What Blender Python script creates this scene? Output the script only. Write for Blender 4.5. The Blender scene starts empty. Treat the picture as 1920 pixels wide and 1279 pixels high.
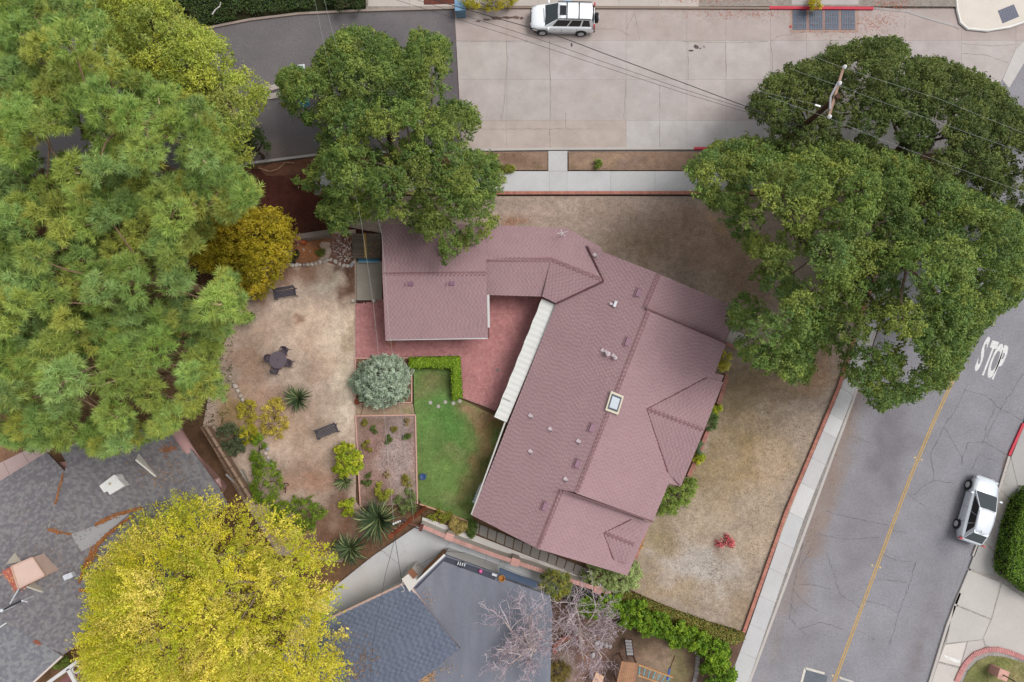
import bpy, bmesh, math, random
import numpy as np
from mathutils import Vector, Matrix, geometry as mgeo
random.seed(7); np.random.seed(7)
R = math.radians
SC = bpy.context.scene
COL = SC.collection

# ------------------------------------------------------------------ camera, sky, sun, exposure
CAM_H, TILT, FPX = 45.0, R(4.5), 1280.0
cam_data = bpy.data.cameras.new('camera'); cam = bpy.data.objects.new('camera', cam_data); COL.objects.link(cam)
cam_data.sensor_width = 36; cam_data.lens = 24; cam_data.clip_start = 0.5; cam_data.clip_end = 400
cam.location = (0, 0, CAM_H); cam.rotation_euler = (TILT, 0, 0)
SC.camera = cam
W = bpy.data.worlds.new('World'); SC.world = W; W.use_nodes = True
SUN_EL, SUN_AZ = 62.0, 72.0          # degrees; azimuth clockwise from +Y (up in the picture): from the right, high
nt = W.node_tree
sky = nt.nodes.new('ShaderNodeTexSky'); sky.sky_type = 'NISHITA'; sky.sun_disc = False
sky.sun_elevation = R(SUN_EL); sky.sun_rotation = R(SUN_AZ); sky.dust_density = 1.5; sky.air_density = 1.0; sky.ozone_density = 1.0
hs = nt.nodes.new('ShaderNodeHueSaturation'); hs.inputs['Saturation'].default_value = 0.16   # even cloud cover
bg = nt.nodes['Background']; bg.inputs['Strength'].default_value = 0.13
nt.links.new(sky.outputs['Color'], hs.inputs['Color']); nt.links.new(hs.outputs['Color'], bg.inputs['Color'])
sl = bpy.data.lights.new('sun', 'SUN'); sl.energy = 1.35; sl.angle = R(26); sl.color = (1.0, 0.975, 0.94)
so = bpy.data.objects.new('sun', sl); COL.objects.link(so); so.location = (20, -20, 60)
sd = Vector((math.sin(R(SUN_AZ)) * math.cos(R(SUN_EL)), math.cos(R(SUN_AZ)) * math.cos(R(SUN_EL)), math.sin(R(SUN_EL))))
so.rotation_euler = sd.to_track_quat('Z', 'Y').to_euler()
vs = SC.view_settings
vs.view_transform = 'Standard'; vs.look = 'None'; vs.exposure = 0.75; vs.gamma = 1.0; vs.use_curve_mapping = False
SC.cycles.max_bounces = 6; SC.cycles.transparent_max_bounces = 6
SC.cycles.use_denoising = True

# ------------------------------------------------------------------ helpers
CT, ST = math.cos(TILT), math.sin(TILT)
def ray(px, py):
    x = (px - 960) / FPX; y = -(py - 639.5) / FPX
    return (x, y * CT + ST, y * ST - CT)
def P(px, py, z=0.0):                   # the point of the place at height z that stands at this spot of the photograph
    r = ray(px, py); k = (z - CAM_H) / r[2]
    return Vector((r[0] * k, r[1] * k, z))
def P2(px, py, z=0.0):
    p = P(px, py, z); return (p.x, p.y)
def on_plane(px, py, pl):
    n, d = pl; r = Vector(ray(px, py)); o = Vector((0, 0, CAM_H))
    return o + r * ((d - n.dot(o)) / n.dot(r))
def plane3(a, b, c):
    n = (b - a).cross(c - a).normalized()
    if n.z < 0: n = -n
    return (n, n.dot(a))
ALB = 0.70
def lin(r, g, b, k=1.0):                # a colour read off the photograph -> base colour
    f = lambda c: (c / 255 / 12.92) if c <= 10 else ((c / 255 + 0.055) / 1.055) ** 2.4
    k *= ALB
    return (f(r) * k, f(g) * k, f(b) * k)

def tag(o, label=None, cat=None, group=None, kind=None):
    if label: o['label'] = label
    if cat: o['category'] = cat
    if group: o['group'] = group
    if kind: o['kind'] = kind
    return o
def root(name, loc, label=None, cat=None, group=None, rz=0.0):
    o = bpy.data.objects.new(name, None); COL.objects.link(o); o.empty_display_size = 0.2
    o.location = loc; o.rotation_euler = (0, 0, rz)
    return tag(o, label, cat, group)
def link(name, me, parent=None, local=False):
    o = bpy.data.objects.new(name, me); COL.objects.link(o)
    if parent is not None: set_parent(o, parent, local)
    return o
WM = {}
def wmat(o):
    m = Matrix.LocRotScale(o.location, o.rotation_euler, o.scale)
    if o.parent is None: return m
    return wmat(o.parent) @ o.matrix_parent_inverse @ m
def set_parent(o, parent, local=False):
    o.parent = parent
    if not local: o.matrix_parent_inverse = wmat(parent).inverted()
def copy_tree(o, parent=None):
    c = o.copy(); COL.objects.link(c)
    if parent is not None:
        inv = o.matrix_parent_inverse.copy(); c.parent = parent; c.matrix_parent_inverse = inv
    for ch in list(KIDS(o)): copy_tree(ch, c)
    return c
def KIDS(o): return [x for x in COL.objects if x.parent == o]

class MB:
    def __init__(s): s.v = []; s.f = []; s.c = []; s.smooth = False
    def add(s, vs_, fs_, col=None):
        n = len(s.v); s.v.extend([tuple(p) for p in vs_]); s.f.extend([tuple(i + n for i in f) for f in fs_])
        s.c.extend([col or (1, 1, 1)] * len(vs_)); return s
    def box(s, c, size, rz=0.0, col=None, taper=1.0):
        hx, hy, hz = size[0] / 2, size[1] / 2, size[2] / 2; ca, sa = math.cos(rz), math.sin(rz); vv = []
        for z in (-1, 1):
            t = taper if z > 0 else 1.0
            for x, y in ((-1, -1), (1, -1), (1, 1), (-1, 1)):
                a, b = x * hx * t, y * hy * t
                vv.append((c[0] + a * ca - b * sa, c[1] + a * sa + b * ca, c[2] + z * hz))
        return s.add(vv, [(3, 2, 1, 0), (4, 5, 6, 7), (0, 1, 5, 4), (1, 2, 6, 5), (2, 3, 7, 6), (3, 0, 4, 7)], col)
    def bar(s, a, b, w, h, col=None, up=(0, 0, 1)):   # a straight beam of section w x h
        a, b = Vector(a), Vector(b); d = (b - a).normalized(); u = Vector(up)
        if abs(d.dot(u)) > 0.98: u = Vector((1, 0, 0))
        r_ = d.cross(u).normalized(); u = r_.cross(d)
        vv = [p + r_ * (x * w / 2) + u * (y * h / 2) for p in (a, b) for x, y in ((-1, -1), (1, -1), (1, 1), (-1, 1))]
        return s.add(vv, [(0, 1, 2, 3), (7, 6, 5, 4), (4, 5, 1, 0), (5, 6, 2, 1), (6, 7, 3, 2), (7, 4, 0, 3)], col)
    def prism(s, poly, z0, z1, col=None):
        a = sum(poly[i][0] * poly[(i + 1) % len(poly)][1] - poly[(i + 1) % len(poly)][0] * poly[i][1] for i in range(len(poly)))
        if a < 0: poly = poly[::-1]
        n = len(poly); vv = [(p[0], p[1], z0) for p in poly] + [(p[0], p[1], z1) for p in poly]
        ff = [tuple(range(n))[::-1], tuple(range(n, 2 * n))] + [(i, (i + 1) % n, n + (i + 1) % n, n + i) for i in range(n)]
        return s.add(vv, ff, col)
    def tube(s, pts, rad, n=8, col=None, caps=True):
        pts = [Vector(p) for p in pts]; m = len(pts)
        rad = rad if isinstance(rad, (list, tuple)) else [rad] * m; vv = []
        for i, p in enumerate(pts):
            d = (pts[min(i + 1, m - 1)] - pts[max(i - 1, 0)]).normalized()
            u = Vector((0, 0, 1)) if abs(d.z) < 0.9 else Vector((1, 0, 0))
            a = d.cross(u).normalized(); b = a.cross(d)
            for k in range(n):
                t = 2 * math.pi * k / n; vv.append(p + (a * math.cos(t) + b * math.sin(t)) * rad[i])
        ff = [(i * n + k, i * n + (k + 1) % n, (i + 1) * n + (k + 1) % n, (i + 1) * n + k) for i in range(m - 1) for k in range(n)]
        ff = [f[::-1] for f in ff]
        if caps: ff += [tuple(range(n)), tuple(range((m - 1) * n, m * n))[::-1]]
        return s.add(vv, ff, col)
    def lathe(s, prof, c=(0, 0, 0), n=20, col=None, axis='z'):
        vv = []; m = len(prof)
        for r_, z in prof:
            for k in range(n):
                t = 2 * math.pi * k / n; p = (r_ * math.cos(t), r_ * math.sin(t), z)
                if axis == 'y': p = (p[0], -p[2], p[1])
                if axis == 'x': p = (p[2], p[0], p[1])
                vv.append((p[0] + c[0], p[1] + c[1], p[2] + c[2]))
        ff = [(i * n + k, i * n + (k + 1) % n, (i + 1) * n + (k + 1) % n, (i + 1) * n + k) for i in range(m - 1) for k in range(n)]
        ff += [tuple(range(n))[::-1], tuple(range((m - 1) * n, m * n))]
        return s.add(vv, ff, col)
    def ball(s, c, r_, n=10, m=7, sq=(1, 1, 1), jit=0.0, col=None):
        vv = [(c[0], c[1], c[2] - r_ * sq[2])]
        for i in range(1, m):
            a = math.pi * i / m
            for k in range(n):
                t = 2 * math.pi * k / n; q = r_ * (1 + random.uniform(-jit, jit))
                vv.append((c[0] + q * math.sin(a) * math.cos(t) * sq[0], c[1] + q * math.sin(a) * math.sin(t) * sq[1], c[2] - q * math.cos(a) * sq[2]))
        vv.append((c[0], c[1], c[2] + r_ * sq[2])); e = len(vv) - 1
        ff = [(0, 1 + (k + 1) % n, 1 + k) for k in range(n)]
        for i in range(m - 2):
            for k in range(n):
                ff.append((1 + i * n + k, 1 + i * n + (k + 1) % n, 1 + (i + 1) * n + (k + 1) % n, 1 + (i + 1) * n + k))
        ff += [(1 + (m - 2) * n + k, 1 + (m - 2) * n + (k + 1) % n, e) for k in range(n)]
        return s.add(vv, ff, col)
    def mesh(s, name, mat=None):
        me = bpy.data.meshes.new(name); me.from_pydata(s.v, [], s.f); me.update()
        at = me.attributes.new('Col', 'FLOAT_COLOR', 'POINT')
        at.data.foreach_set('color', np.array([(c[0], c[1], c[2], 1.0) for c in s.c], dtype=np.float32).ravel())
        if mat: me.materials.append(mat)
        if s.smooth: me.polygons.foreach_set('use_smooth', [True] * len(me.polygons))
        return me
    def build(s, name, mat, parent=None, local=False, kind=None):
        o = link(name, s.mesh(name, mat), parent, local)
        if kind: o['kind'] = kind
        return o
def soft(o, w=0.02, seg=2):              # rounded edges
    m = o.modifiers.new('bevel', 'BEVEL'); m.width = w; m.segments = seg; m.limit_method = 'ANGLE'; return o
def np_mesh(name, verts, quads, cols, mat, tris=False):
    me = bpy.data.meshes.new(name); n = len(verts); k = 3 if tris else 4; q = len(quads)
    me.vertices.add(n); me.vertices.foreach_set('co', np.ascontiguousarray(verts, dtype=np.float32).ravel())
    me.loops.add(q * k); me.loops.foreach_set('vertex_index', np.ascontiguousarray(quads, dtype=np.int32).ravel())
    me.polygons.add(q); me.polygons.foreach_set('loop_start', np.arange(0, q * k, k, dtype=np.int32))
    me.polygons.foreach_set('loop_total', np.full(q, k, dtype=np.int32))
    me.update(calc_edges=True)
    at = me.attributes.new('Col', 'FLOAT_COLOR', 'POINT')
    c4 = np.ones((n, 4), dtype=np.float32); c4[:, :3] = cols
    at.data.foreach_set('color', c4.ravel()); me.materials.append(mat)
    return me

# ------------------------------------------------------------------ materials
def new_mat(name):
    m = bpy.data.materials.new(name); m.use_nodes = True
    return m, m.node_tree, m.node_tree.nodes['Principled BSDF']
def N(t, kind, **kw):
    n = t.nodes.new(kind)
    for k, v in kw.items():
        if k in n.inputs: n.inputs[k].default_value = v
        else: setattr(n, k, v)
    return n
def surf(name, color=None, rough=0.85, var=0.18, scale=3.0, fine=0.12, fscale=30.0, bump=0.3, attr=False, spec=0.25, metal=0.0,
         tint=None, tscale=0.35, tamount=0.0, stretch=None, bdist=0.01):
    """base colour (or the Col attribute) with broad blotches, fine grain and relief; all in the object's own space"""
    m, t, b = new_mat(name); L = t.links
    tc = N(t, 'ShaderNodeTexCoord'); vec = tc.outputs['Object']
    if stretch:
        mp = N(t, 'ShaderNodeMapping'); mp.inputs['Scale'].default_value = stretch[:3]
        if len(stretch) > 3: mp.inputs['Rotation'].default_value = (0, 0, stretch[3])
        L.new(vec, mp.inputs['Vector']); vec = mp.outputs['Vector']
    if attr:
        a = N(t, 'ShaderNodeAttribute', attribute_name='Col'); cur = a.outputs['Color']
        if color is not None:
            mx = N(t, 'ShaderNodeMix', data_type='RGBA', blend_type='MULTIPLY'); mx.inputs['Factor'].default_value = 1
            L.new(cur, mx.inputs[6]); mx.inputs[7].default_value = (*color, 1); cur = mx.outputs[2]
    else:
        rgb = N(t, 'ShaderNodeRGB'); rgb.outputs[0].default_value = (*color, 1); cur = rgb.outputs[0]
    if tint is not None and tamount > 0:
        n0 = N(t, 'ShaderNodeTexNoise'); n0.inputs['Scale'].default_value = tscale; n0.inputs['Detail'].default_value = 7; n0.inputs['Roughness'].default_value = 0.62
        L.new(vec, n0.inputs['Vector'])
        mr = N(t, 'ShaderNodeMapRange'); mr.inputs['From Min'].default_value = 0.42; mr.inputs['From Max'].default_value = 0.66
        mr.inputs['To Max'].default_value = tamount; L.new(n0.outputs['Fac'], mr.inputs['Value'])
        mx = N(t, 'ShaderNodeMix', data_type='RGBA'); L.new(mr.outputs[0], mx.inputs['Factor']); L.new(cur, mx.inputs[6]); mx.inputs[7].default_value = (*tint, 1); cur = mx.outputs[2]
    hsrc = None
    for sc_, am, det in ((scale, var, 6), (fscale, fine, 3)):
        if am <= 0: continue
        n1 = N(t, 'ShaderNodeTexNoise'); n1.inputs['Scale'].default_value = sc_; n1.inputs['Detail'].default_value = det; n1.inputs['Roughness'].default_value = 0.65
        L.new(vec, n1.inputs['Vector'])
        mr = N(t, 'ShaderNodeMapRange'); mr.inputs['From Min'].default_value = 0.3; mr.inputs['From Max'].default_value = 0.7
        mr.inputs['To Min'].default_value = 1 - am; mr.inputs['To Max'].default_value = 1 + am; L.new(n1.outputs['Fac'], mr.inputs['Value'])
        mx = N(t, 'ShaderNodeMix', data_type='RGBA', blend_type='MULTIPLY'); mx.inputs['Factor'].default_value = 1
        L.new(cur, mx.inputs[6]); L.new(mr.outputs[0], mx.inputs[7]); cur = mx.outputs[2]; hsrc = n1
    L.new(cur, b.inputs['Base Color'])
    b.inputs['Roughness'].default_value = rough; b.inputs['Specular IOR Level'].default_value = spec; b.inputs['Metallic'].default_value = metal
    if bump > 0 and hsrc:
        bp = N(t, 'ShaderNodeBump'); bp.inputs['Strength'].default_value = bump; bp.inputs['Distance'].default_value = bdist
        L.new(hsrc.outputs['Fac'], bp.inputs['Height']); L.new(bp.outputs['Normal'], b.inputs['Normal'])
    return m
def plain(name, color, rough=0.5, metal=0.0, spec=0.5, coat=0.0):
    m, t, b = new_mat(name); b.inputs['Base Color'].default_value = (*color, 1); b.inputs['Roughness'].default_value = rough
    b.inputs['Metallic'].default_value = metal; b.inputs['Specular IOR Level'].default_value = spec; b.inputs['Coat Weight'].default_value = coat
    b.inputs['Coat Roughness'].default_value = 0.05
    return m
def leafmat(name, trans=0.3, rough=0.6):
    m, t, b = new_mat(name); L = t.links
    a = N(t, 'ShaderNodeAttribute', attribute_name='Col')
    d = N(t, 'ShaderNodeBsdfDiffuse'); tr = N(t, 'ShaderNodeBsdfTranslucent'); g = N(t, 'ShaderNodeBsdfGlossy'); g.inputs['Roughness'].default_value = rough
    g.inputs['Color'].default_value = (0.5, 0.5, 0.5, 1)
    L.new(a.outputs['Color'], d.inputs['Color']); L.new(a.outputs['Color'], tr.inputs['Color'])
    mx = N(t, 'ShaderNodeMixShader'); mx.inputs[0].default_value = trans; L.new(d.outputs[0], mx.inputs[1]); L.new(tr.outputs[0], mx.inputs[2])
    m2 = N(t, 'ShaderNodeMixShader'); m2.inputs[0].default_value = 0.04; L.new(mx.outputs[0], m2.inputs[1]); L.new(g.outputs[0], m2.inputs[2])
    t.nodes.remove(b); L.new(m2.outputs[0], t.nodes['Material Output'].inputs['Surface'])
    return m

M = {}
M['soil'] = surf('soil', attr=True, rough=0.95, var=0.2, scale=2.6, fine=0.2, fscale=9.0, bump=0.6, spec=0.1, bdist=0.03)
M['base_ground'] = surf('base_ground', lin(120, 92, 72), rough=0.95, var=0.3, scale=0.8, fine=0.2, fscale=8, bump=0.4, spec=0.1)
M['asphalt'] = surf('asphalt', attr=True, rough=0.9, var=0.10, scale=0.6, fine=0.14, fscale=8, bump=0.25, spec=0.2)
M['concrete'] = surf('concrete', attr=True, rough=0.9, var=0.09, scale=0.9, fine=0.06, fscale=12, bump=0.15, spec=0.2, tint=lin(160, 143, 134), tscale=0.5, tamount=0.3)
M['concrete_new'] = surf('concrete_new', attr=True, rough=0.9, var=0.05, scale=0.9, fine=0.05, fscale=12, bump=0.12, spec=0.2)
M['brick'] = surf('brick', attr=True, rough=0.9, var=0.14, scale=2.0, fine=0.12, fscale=25, bump=0.25, spec=0.15)
M['mortar'] = surf('mortar', lin(150, 118, 108), rough=0.95, var=0.1, scale=4, bump=0.2)
M['shingle'] = surf('shingle', attr=True, rough=0.92, var=0.05, scale=0.5, fine=0.10, fscale=26, bump=0.3, spec=0.15)
M['deck_under'] = surf('deck_under', lin(60, 48, 46), rough=0.95, var=0.1, bump=0.0)
M['wood'] = surf('wood', attr=True, rough=0.8, var=0.2, scale=2.0, fine=0.25, fscale=14, bump=0.3, stretch=(1, 6, 1))
M['paint'] = surf('paint', attr=True, rough=0.6, var=0.06, scale=1.5, fine=0.04, fscale=20, bump=0.05, spec=0.4)
M['road_paint'] = surf('road_paint', attr=True, rough=0.8, var=0.14, scale=3.0, fine=0.22, fscale=18, bump=0.1, spec=0.3)
M['stucco'] = surf('stucco', attr=True, rough=0.95, var=0.06, scale=1.0, fine=0.08, fscale=30, bump=0.3, spec=0.15)
M['stone'] = surf('stone', attr=True, rough=0.9, var=0.22, scale=5, fine=0.15, fscale=25, bump=0.5, spec=0.2)
M['metal'] = plain('metal', (0.55, 0.56, 0.58), 0.4, 0.8)
M['dark_metal'] = surf('dark_metal', attr=True, rough=0.5, var=0.12, scale=4, fine=0.1, fscale=30, bump=0.1, spec=0.5)
M['bark'] = surf('bark', attr=True, rough=0.95, var=0.3, scale=3, fine=0.3, fscale=16, bump=0.8, spec=0.1, stretch=(1, 1, 0.3))
M['leaf'] = leafmat('leaf', 0.22)
M['needle'] = leafmat('needle', 0.08)
M['glass'] = plain('glass', (0.012, 0.02, 0.024), 0.06, 0.0, 0.6)
M['tinted'] = plain('tinted', (0.006, 0.007, 0.009), 0.08, 0.0, 0.5)
M['rubber'] = plain('rubber', (0.012, 0.012, 0.013), 0.75, 0.0, 0.3)
M['chrome'] = plain('chrome', (0.62, 0.62, 0.64), 0.22, 1.0)
M['rim'] = plain('rim', (0.42, 0.42, 0.44), 0.4, 0.15)
M['white_car'] = plain('white_car', (0.74, 0.76, 0.78), 0.35, 0.0, 0.5, 0.6)
M['silver_car'] = plain('silver_car', (0.55, 0.58, 0.62), 0.30, 0.2, 0.5, 0.6)
M['black_trim'] = plain('black_trim', (0.02, 0.021, 0.024), 0.5)
M['red_lamp'] = plain('red_lamp', (0.45, 0.02, 0.02), 0.2, 0, 0.5, 0.5)
M['clear_lamp'] = plain('clear_lamp', (0.4, 0.42, 0.45), 0.15, 0.3, 0.5, 0.5)
M['wire'] = plain('wire', (0.02, 0.02, 0.022), 0.6)
M['pale_wire'] = plain('pale_wire', (0.3, 0.33, 0.31), 0.5)
M['ceramic'] = plain('ceramic', (0.65, 0.65, 0.65), 0.25)
WHITE = lin(225, 224, 222)
# ------------------------------------------------------------------ the ground, roads, pavements and yards
_ng = {}
SOIL_SAT = 0.86
def vnoise(x, y, s, seed=0):
    if seed not in _ng: _ng[seed] = np.random.RandomState(seed + 11).rand(256, 256)
    g = _ng[seed]; X = x * s; Y = y * s; xi = np.floor(X).astype(int); yi = np.floor(Y).astype(int); fx = X - xi; fy = Y - yi
    fx = fx * fx * (3 - 2 * fx); fy = fy * fy * (3 - 2 * fy); h = lambda a, b: g[a % 256, b % 256]
    return (h(xi, yi) * (1 - fx) + h(xi + 1, yi) * fx) * (1 - fy) + (h(xi, yi + 1) * (1 - fx) + h(xi + 1, yi + 1) * fx) * fy
def fbm(x, y, s, seed=0, o=4):
    t = 0; a = 0.5; tot = 0
    for i in range(o): t = t + a * vnoise(x, y, s, seed + i); tot += a; s *= 2.1; a *= 0.55
    return t / tot
def inpoly(px, py, poly):
    px = np.asarray(px, float); py = np.asarray(py, float); c = np.zeros(px.shape, bool); n = len(poly)
    for i in range(n):
        x1, y1 = poly[i]; x2, y2 = poly[(i + 1) % n]
        if y1 == y2: continue
        c ^= ((y1 > py) != (y2 > py)) & (px < (x2 - x1) * (py - y1) / (y2 - y1) + x1)
    return c
def polydist(px, py, poly):
    px = np.asarray(px, float); py = np.asarray(py, float); d = np.full(px.shape, 1e9); n = len(poly)
    for i in range(n):
        x1, y1 = poly[i]; x2, y2 = poly[(i + 1) % n]; dx, dy = x2 - x1, y2 - y1; l = dx * dx + dy * dy + 1e-9
        t = np.clip(((px - x1) * dx + (py - y1) * dy) / l, 0, 1); d = np.minimum(d, np.hypot(px - x1 - t * dx, py - y1 - t * dy))
    return d
def sheet(name, poly, z, base, blobs=(), cell=0.35, mat='soil', amp=0.12, relief=0.0, parent=None, kind='structure', thick=0.0, warp=0.5, seed=3, gain=1.0):
    """a piece of ground inside an outline, with patches of differently coloured earth, grass or wear"""
    w = [P2(x, y, z) for x, y in poly]; a = np.array(w); x0, y0 = a.min(0); x1, y1 = a.max(0)
    gx, gy = np.meshgrid(np.arange(x0, x1, cell), np.arange(y0, y1, cell)); gx = gx.ravel() + np.random.uniform(-.3, .3, gx.size) * cell; gy = gy.ravel() + np.random.uniform(-.3, .3, gy.size) * cell
    ok = inpoly(gx, gy, w) & (polydist(gx, gy, w) > cell * 0.4)
    pts = [Vector(p) for p in w] + [Vector((x, y)) for x, y in zip(gx[ok], gy[ok])]; n = len(w)
    vs_, _, fs_, _, _, _ = mgeo.delaunay_2d_cdt(pts, [(i, (i + 1) % n) for i in range(n)], [], 1, 1e-5)
    v = np.array([(p[0], p[1]) for p in vs_]); c = np.tile(np.array(base, float), (len(v), 1)); X, Y = v[:, 0], v[:, 1]
    wx = X + (fbm(X, Y, 0.9, seed) - .5) * 4 * warp; wy = Y + (fbm(X, Y, 0.9, seed + 5) - .5) * 4 * warp
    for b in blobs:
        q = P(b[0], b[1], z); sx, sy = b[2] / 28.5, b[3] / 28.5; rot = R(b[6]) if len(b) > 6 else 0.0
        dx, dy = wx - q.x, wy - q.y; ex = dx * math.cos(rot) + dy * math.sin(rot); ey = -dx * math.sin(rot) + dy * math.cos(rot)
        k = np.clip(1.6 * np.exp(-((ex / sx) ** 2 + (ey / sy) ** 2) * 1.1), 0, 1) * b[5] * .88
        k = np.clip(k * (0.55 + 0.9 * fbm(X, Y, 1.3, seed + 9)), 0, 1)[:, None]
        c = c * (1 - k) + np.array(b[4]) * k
    c *= gain * (1 + amp * 2 * (fbm(X, Y, 0.6, seed + 20, 5) - .5) * 2)[:, None]
    if mat == 'soil':
        lm = c @ np.array([.3, .59, .11]); c = lm[:, None] + (c - lm[:, None]) * SOIL_SAT
    zz = np.full(len(v), z)
    if relief: zz = zz + relief * (fbm(X, Y, 1.2, seed + 30) - .5) * np.clip(polydist(X, Y, w) / 0.6, 0, 1)
    me = bpy.data.meshes.new(name); me.from_pydata(np.c_[v, zz].tolist(), [], [tuple(f) for f in fs_]); me.update()
    at = me.attributes.new('Col', 'FLOAT_COLOR', 'POINT'); at.data.foreach_set('color', np.c_[np.clip(c, 0, 1), np.ones(len(c))].astype(np.float32).ravel())
    me.materials.append(M[mat]); me.polygons.foreach_set('use_smooth', [True] * len(me.polygons))
    if me.polygons and me.polygons[0].normal.z < 0: me.flip_normals()
    o = link(name, me, parent)
    if kind and parent is None: o['kind'] = kind
    return o
def pxbox(mb, quad, z0, z1, col, gap=0.0):
    w = [Vector((*P2(x, y, z1), 0)) for x, y in quad]
    if gap:
        c = sum(w, Vector()) / len(w); w = [p + (c - p).normalized() * gap * 1.4 for p in w]
    mb.prism([(p.x, p.y) for p in w], z0, z1, col)
def lerp(a, b, t): return (a[0] + (b[0] - a[0]) * t, a[1] + (b[1] - a[1]) * t)
def vary(c, k=0.06):
    t = random.uniform(-k, k); return tuple(x * (1 + t + random.uniform(-k, k) * .25) for x in c)
def ribbon(mb, pts, w, z, col, jit=0.0):
    q = [P(x, y, z) for x, y in pts]
    for i in range(len(q) - 1):
        d = (q[i + 1] - q[i]); s = Vector((-d.y, d.x, 0)).normalized() * w / 2 * random.uniform(1 - jit, 1 + jit)
        mb.add([q[i] - s, q[i + 1] - s, q[i + 1] + s, q[i] + s], [(0, 1, 2, 3)], col)
def wiggle(pts, step=7, amp=2.0):
    out = []
    for i in range(len(pts) - 1):
        a, b = pts[i], pts[i + 1]; n = max(1, int(math.hypot(b[0] - a[0], b[1] - a[1]) / step))
        for k in range(n): p = lerp(a, b, k / n); out.append((p[0] + random.uniform(-amp, amp), p[1] + random.uniform(-amp, amp)))
    return out + [pts[-1]]

g = MB(); g.box((0, 0, -0.32), (240, 240, 0.5)); tag(g.build('ground', M['base_ground']), kind='structure')

# the asphalt street at the top left
ASPH = lin(118, 112, 113); ASPH2 = lin(133, 130, 137)
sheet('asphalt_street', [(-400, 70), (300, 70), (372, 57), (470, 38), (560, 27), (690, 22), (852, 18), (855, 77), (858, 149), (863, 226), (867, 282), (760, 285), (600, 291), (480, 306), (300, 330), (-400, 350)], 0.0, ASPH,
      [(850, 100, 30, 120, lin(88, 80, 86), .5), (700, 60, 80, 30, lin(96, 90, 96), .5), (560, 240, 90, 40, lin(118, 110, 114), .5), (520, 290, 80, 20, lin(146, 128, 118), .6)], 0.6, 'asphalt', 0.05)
# the concrete street with its slabs
cs = sheet('concrete_street', [(852, 14), (2050, 14), (2050, 288), (867, 288)], -0.012, lin(150, 134, 126), (), 2.0, 'soil')
CONC = lin(190, 180, 176)
rows = [(17, 76), (76, 149), (149, 226), (226, 279)]; xs = [852, 950, 1031, 1174, 1288, 1361, 1445, 1512, 1604, 1697, 1803, 1905, 2010]
for j, (ya, yb) in enumerate(rows):
    for i in range(len(xs) - 1):
        xa, xb = xs[i], xs[i + 1]; off = 0
        xl = xa + (ya - 17) * (0.055 if i == 0 else 0.0) + off * (i > 0); xl2 = xa + (yb - 17) * (0.055 if i == 0 else 0.0) + off * (i > 0)
        col = vary(CONC, 0.05)
        if j == 3: col = vary(lin(196, 190, 187) if xa >= 1100 else lin(190, 175, 166), 0.03)
        if j == 0: col = vary(lin(186, 172, 166), 0.03)
        s = MB(); pxbox(s, [(xl, ya), (xb + off, ya), (xb + off, yb), (xl2, yb)], -0.1, 0.004, col, 0.0045)
        s.build('slab', M['concrete'], cs)
ck = MB()
for pts in ([(948, 76), (952, 110), (948, 150), (946, 190), (940, 226)], [(1030, 76), (1032, 150), (1033, 226)], [(1175, 55), (1190, 22)], [(1190, 28), (1199, 74)], [(1110, 54), (1160, 55), (1178, 66)],
            [(1445, 77), (1449, 110), (1447, 150)], [(1445, 78), (1460, 68), (1510, 60)], [(852, 77), (930, 78), (1010, 79), (1080, 78)], [(1280, 78), (1360, 80), (1440, 78)], [(1360, 80), (1362, 146)], [(1290, 80), (1291, 148)],
            [(1803, 82), (1860, 86), (1905, 84)], [(1803, 100), (1850, 104), (1890, 118)], [(890, 242), (1025, 242), (1110, 242)], [(1030, 242), (1033, 278)], [(1060, 212), (1061, 242)], [(1174, 150), (1170, 225)], [(1237, 160), (1237, 278)]):
    ribbon(ck, wiggle(pts, 6, 0.8), 0.02, 0.008, lin(140, 124, 117), 0.5)
for (x, y, w, h) in ((1305, 88, 10, 8), (1296, 95, 8, 3), (1318, 88, 4, 3), (915, 36, 14, 4), (935, 33, 18, 6), (960, 34, 16, 5), (975, 34, 7, 6), (900, 40, 12, 3)):
    pass
ck.build('crack', M['soil'], cs, kind='stuff')
st = MB()                                # oil and tar stains soaked into the slabs
for (x, y, w, h) in ((1305, 88, 5, 4.5), (1296, 95, 5, 1.8), (1320, 88, 2, 1.5), (1313, 91, 2, 1.5), (912, 37, 8, 2.5), (932, 34, 12, 4), (951, 33, 10, 3), (968, 33, 8, 3.5), (978, 34, 4, 3), (896, 40, 5, 1.8), (1004, 60, 3, 2), (1072, 84, 2, 5)):
    q = P(x, y, 0.0085); n = 12; vv = []
    for k in range(n):
        t = 2 * math.pi * k / n; r_ = random.uniform(.65, 1.25) / 28.5; vv.append((q.x + w * r_ * math.cos(t), q.y + h * r_ * math.sin(t), q.z))
    st.add(vv, [tuple(range(n))], vary(lin(96, 84, 84), 0.15) if y > 80 else vary(lin(112, 92, 84), 0.12))
st.build('stain', M['soil'], cs, kind='stuff')

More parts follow.
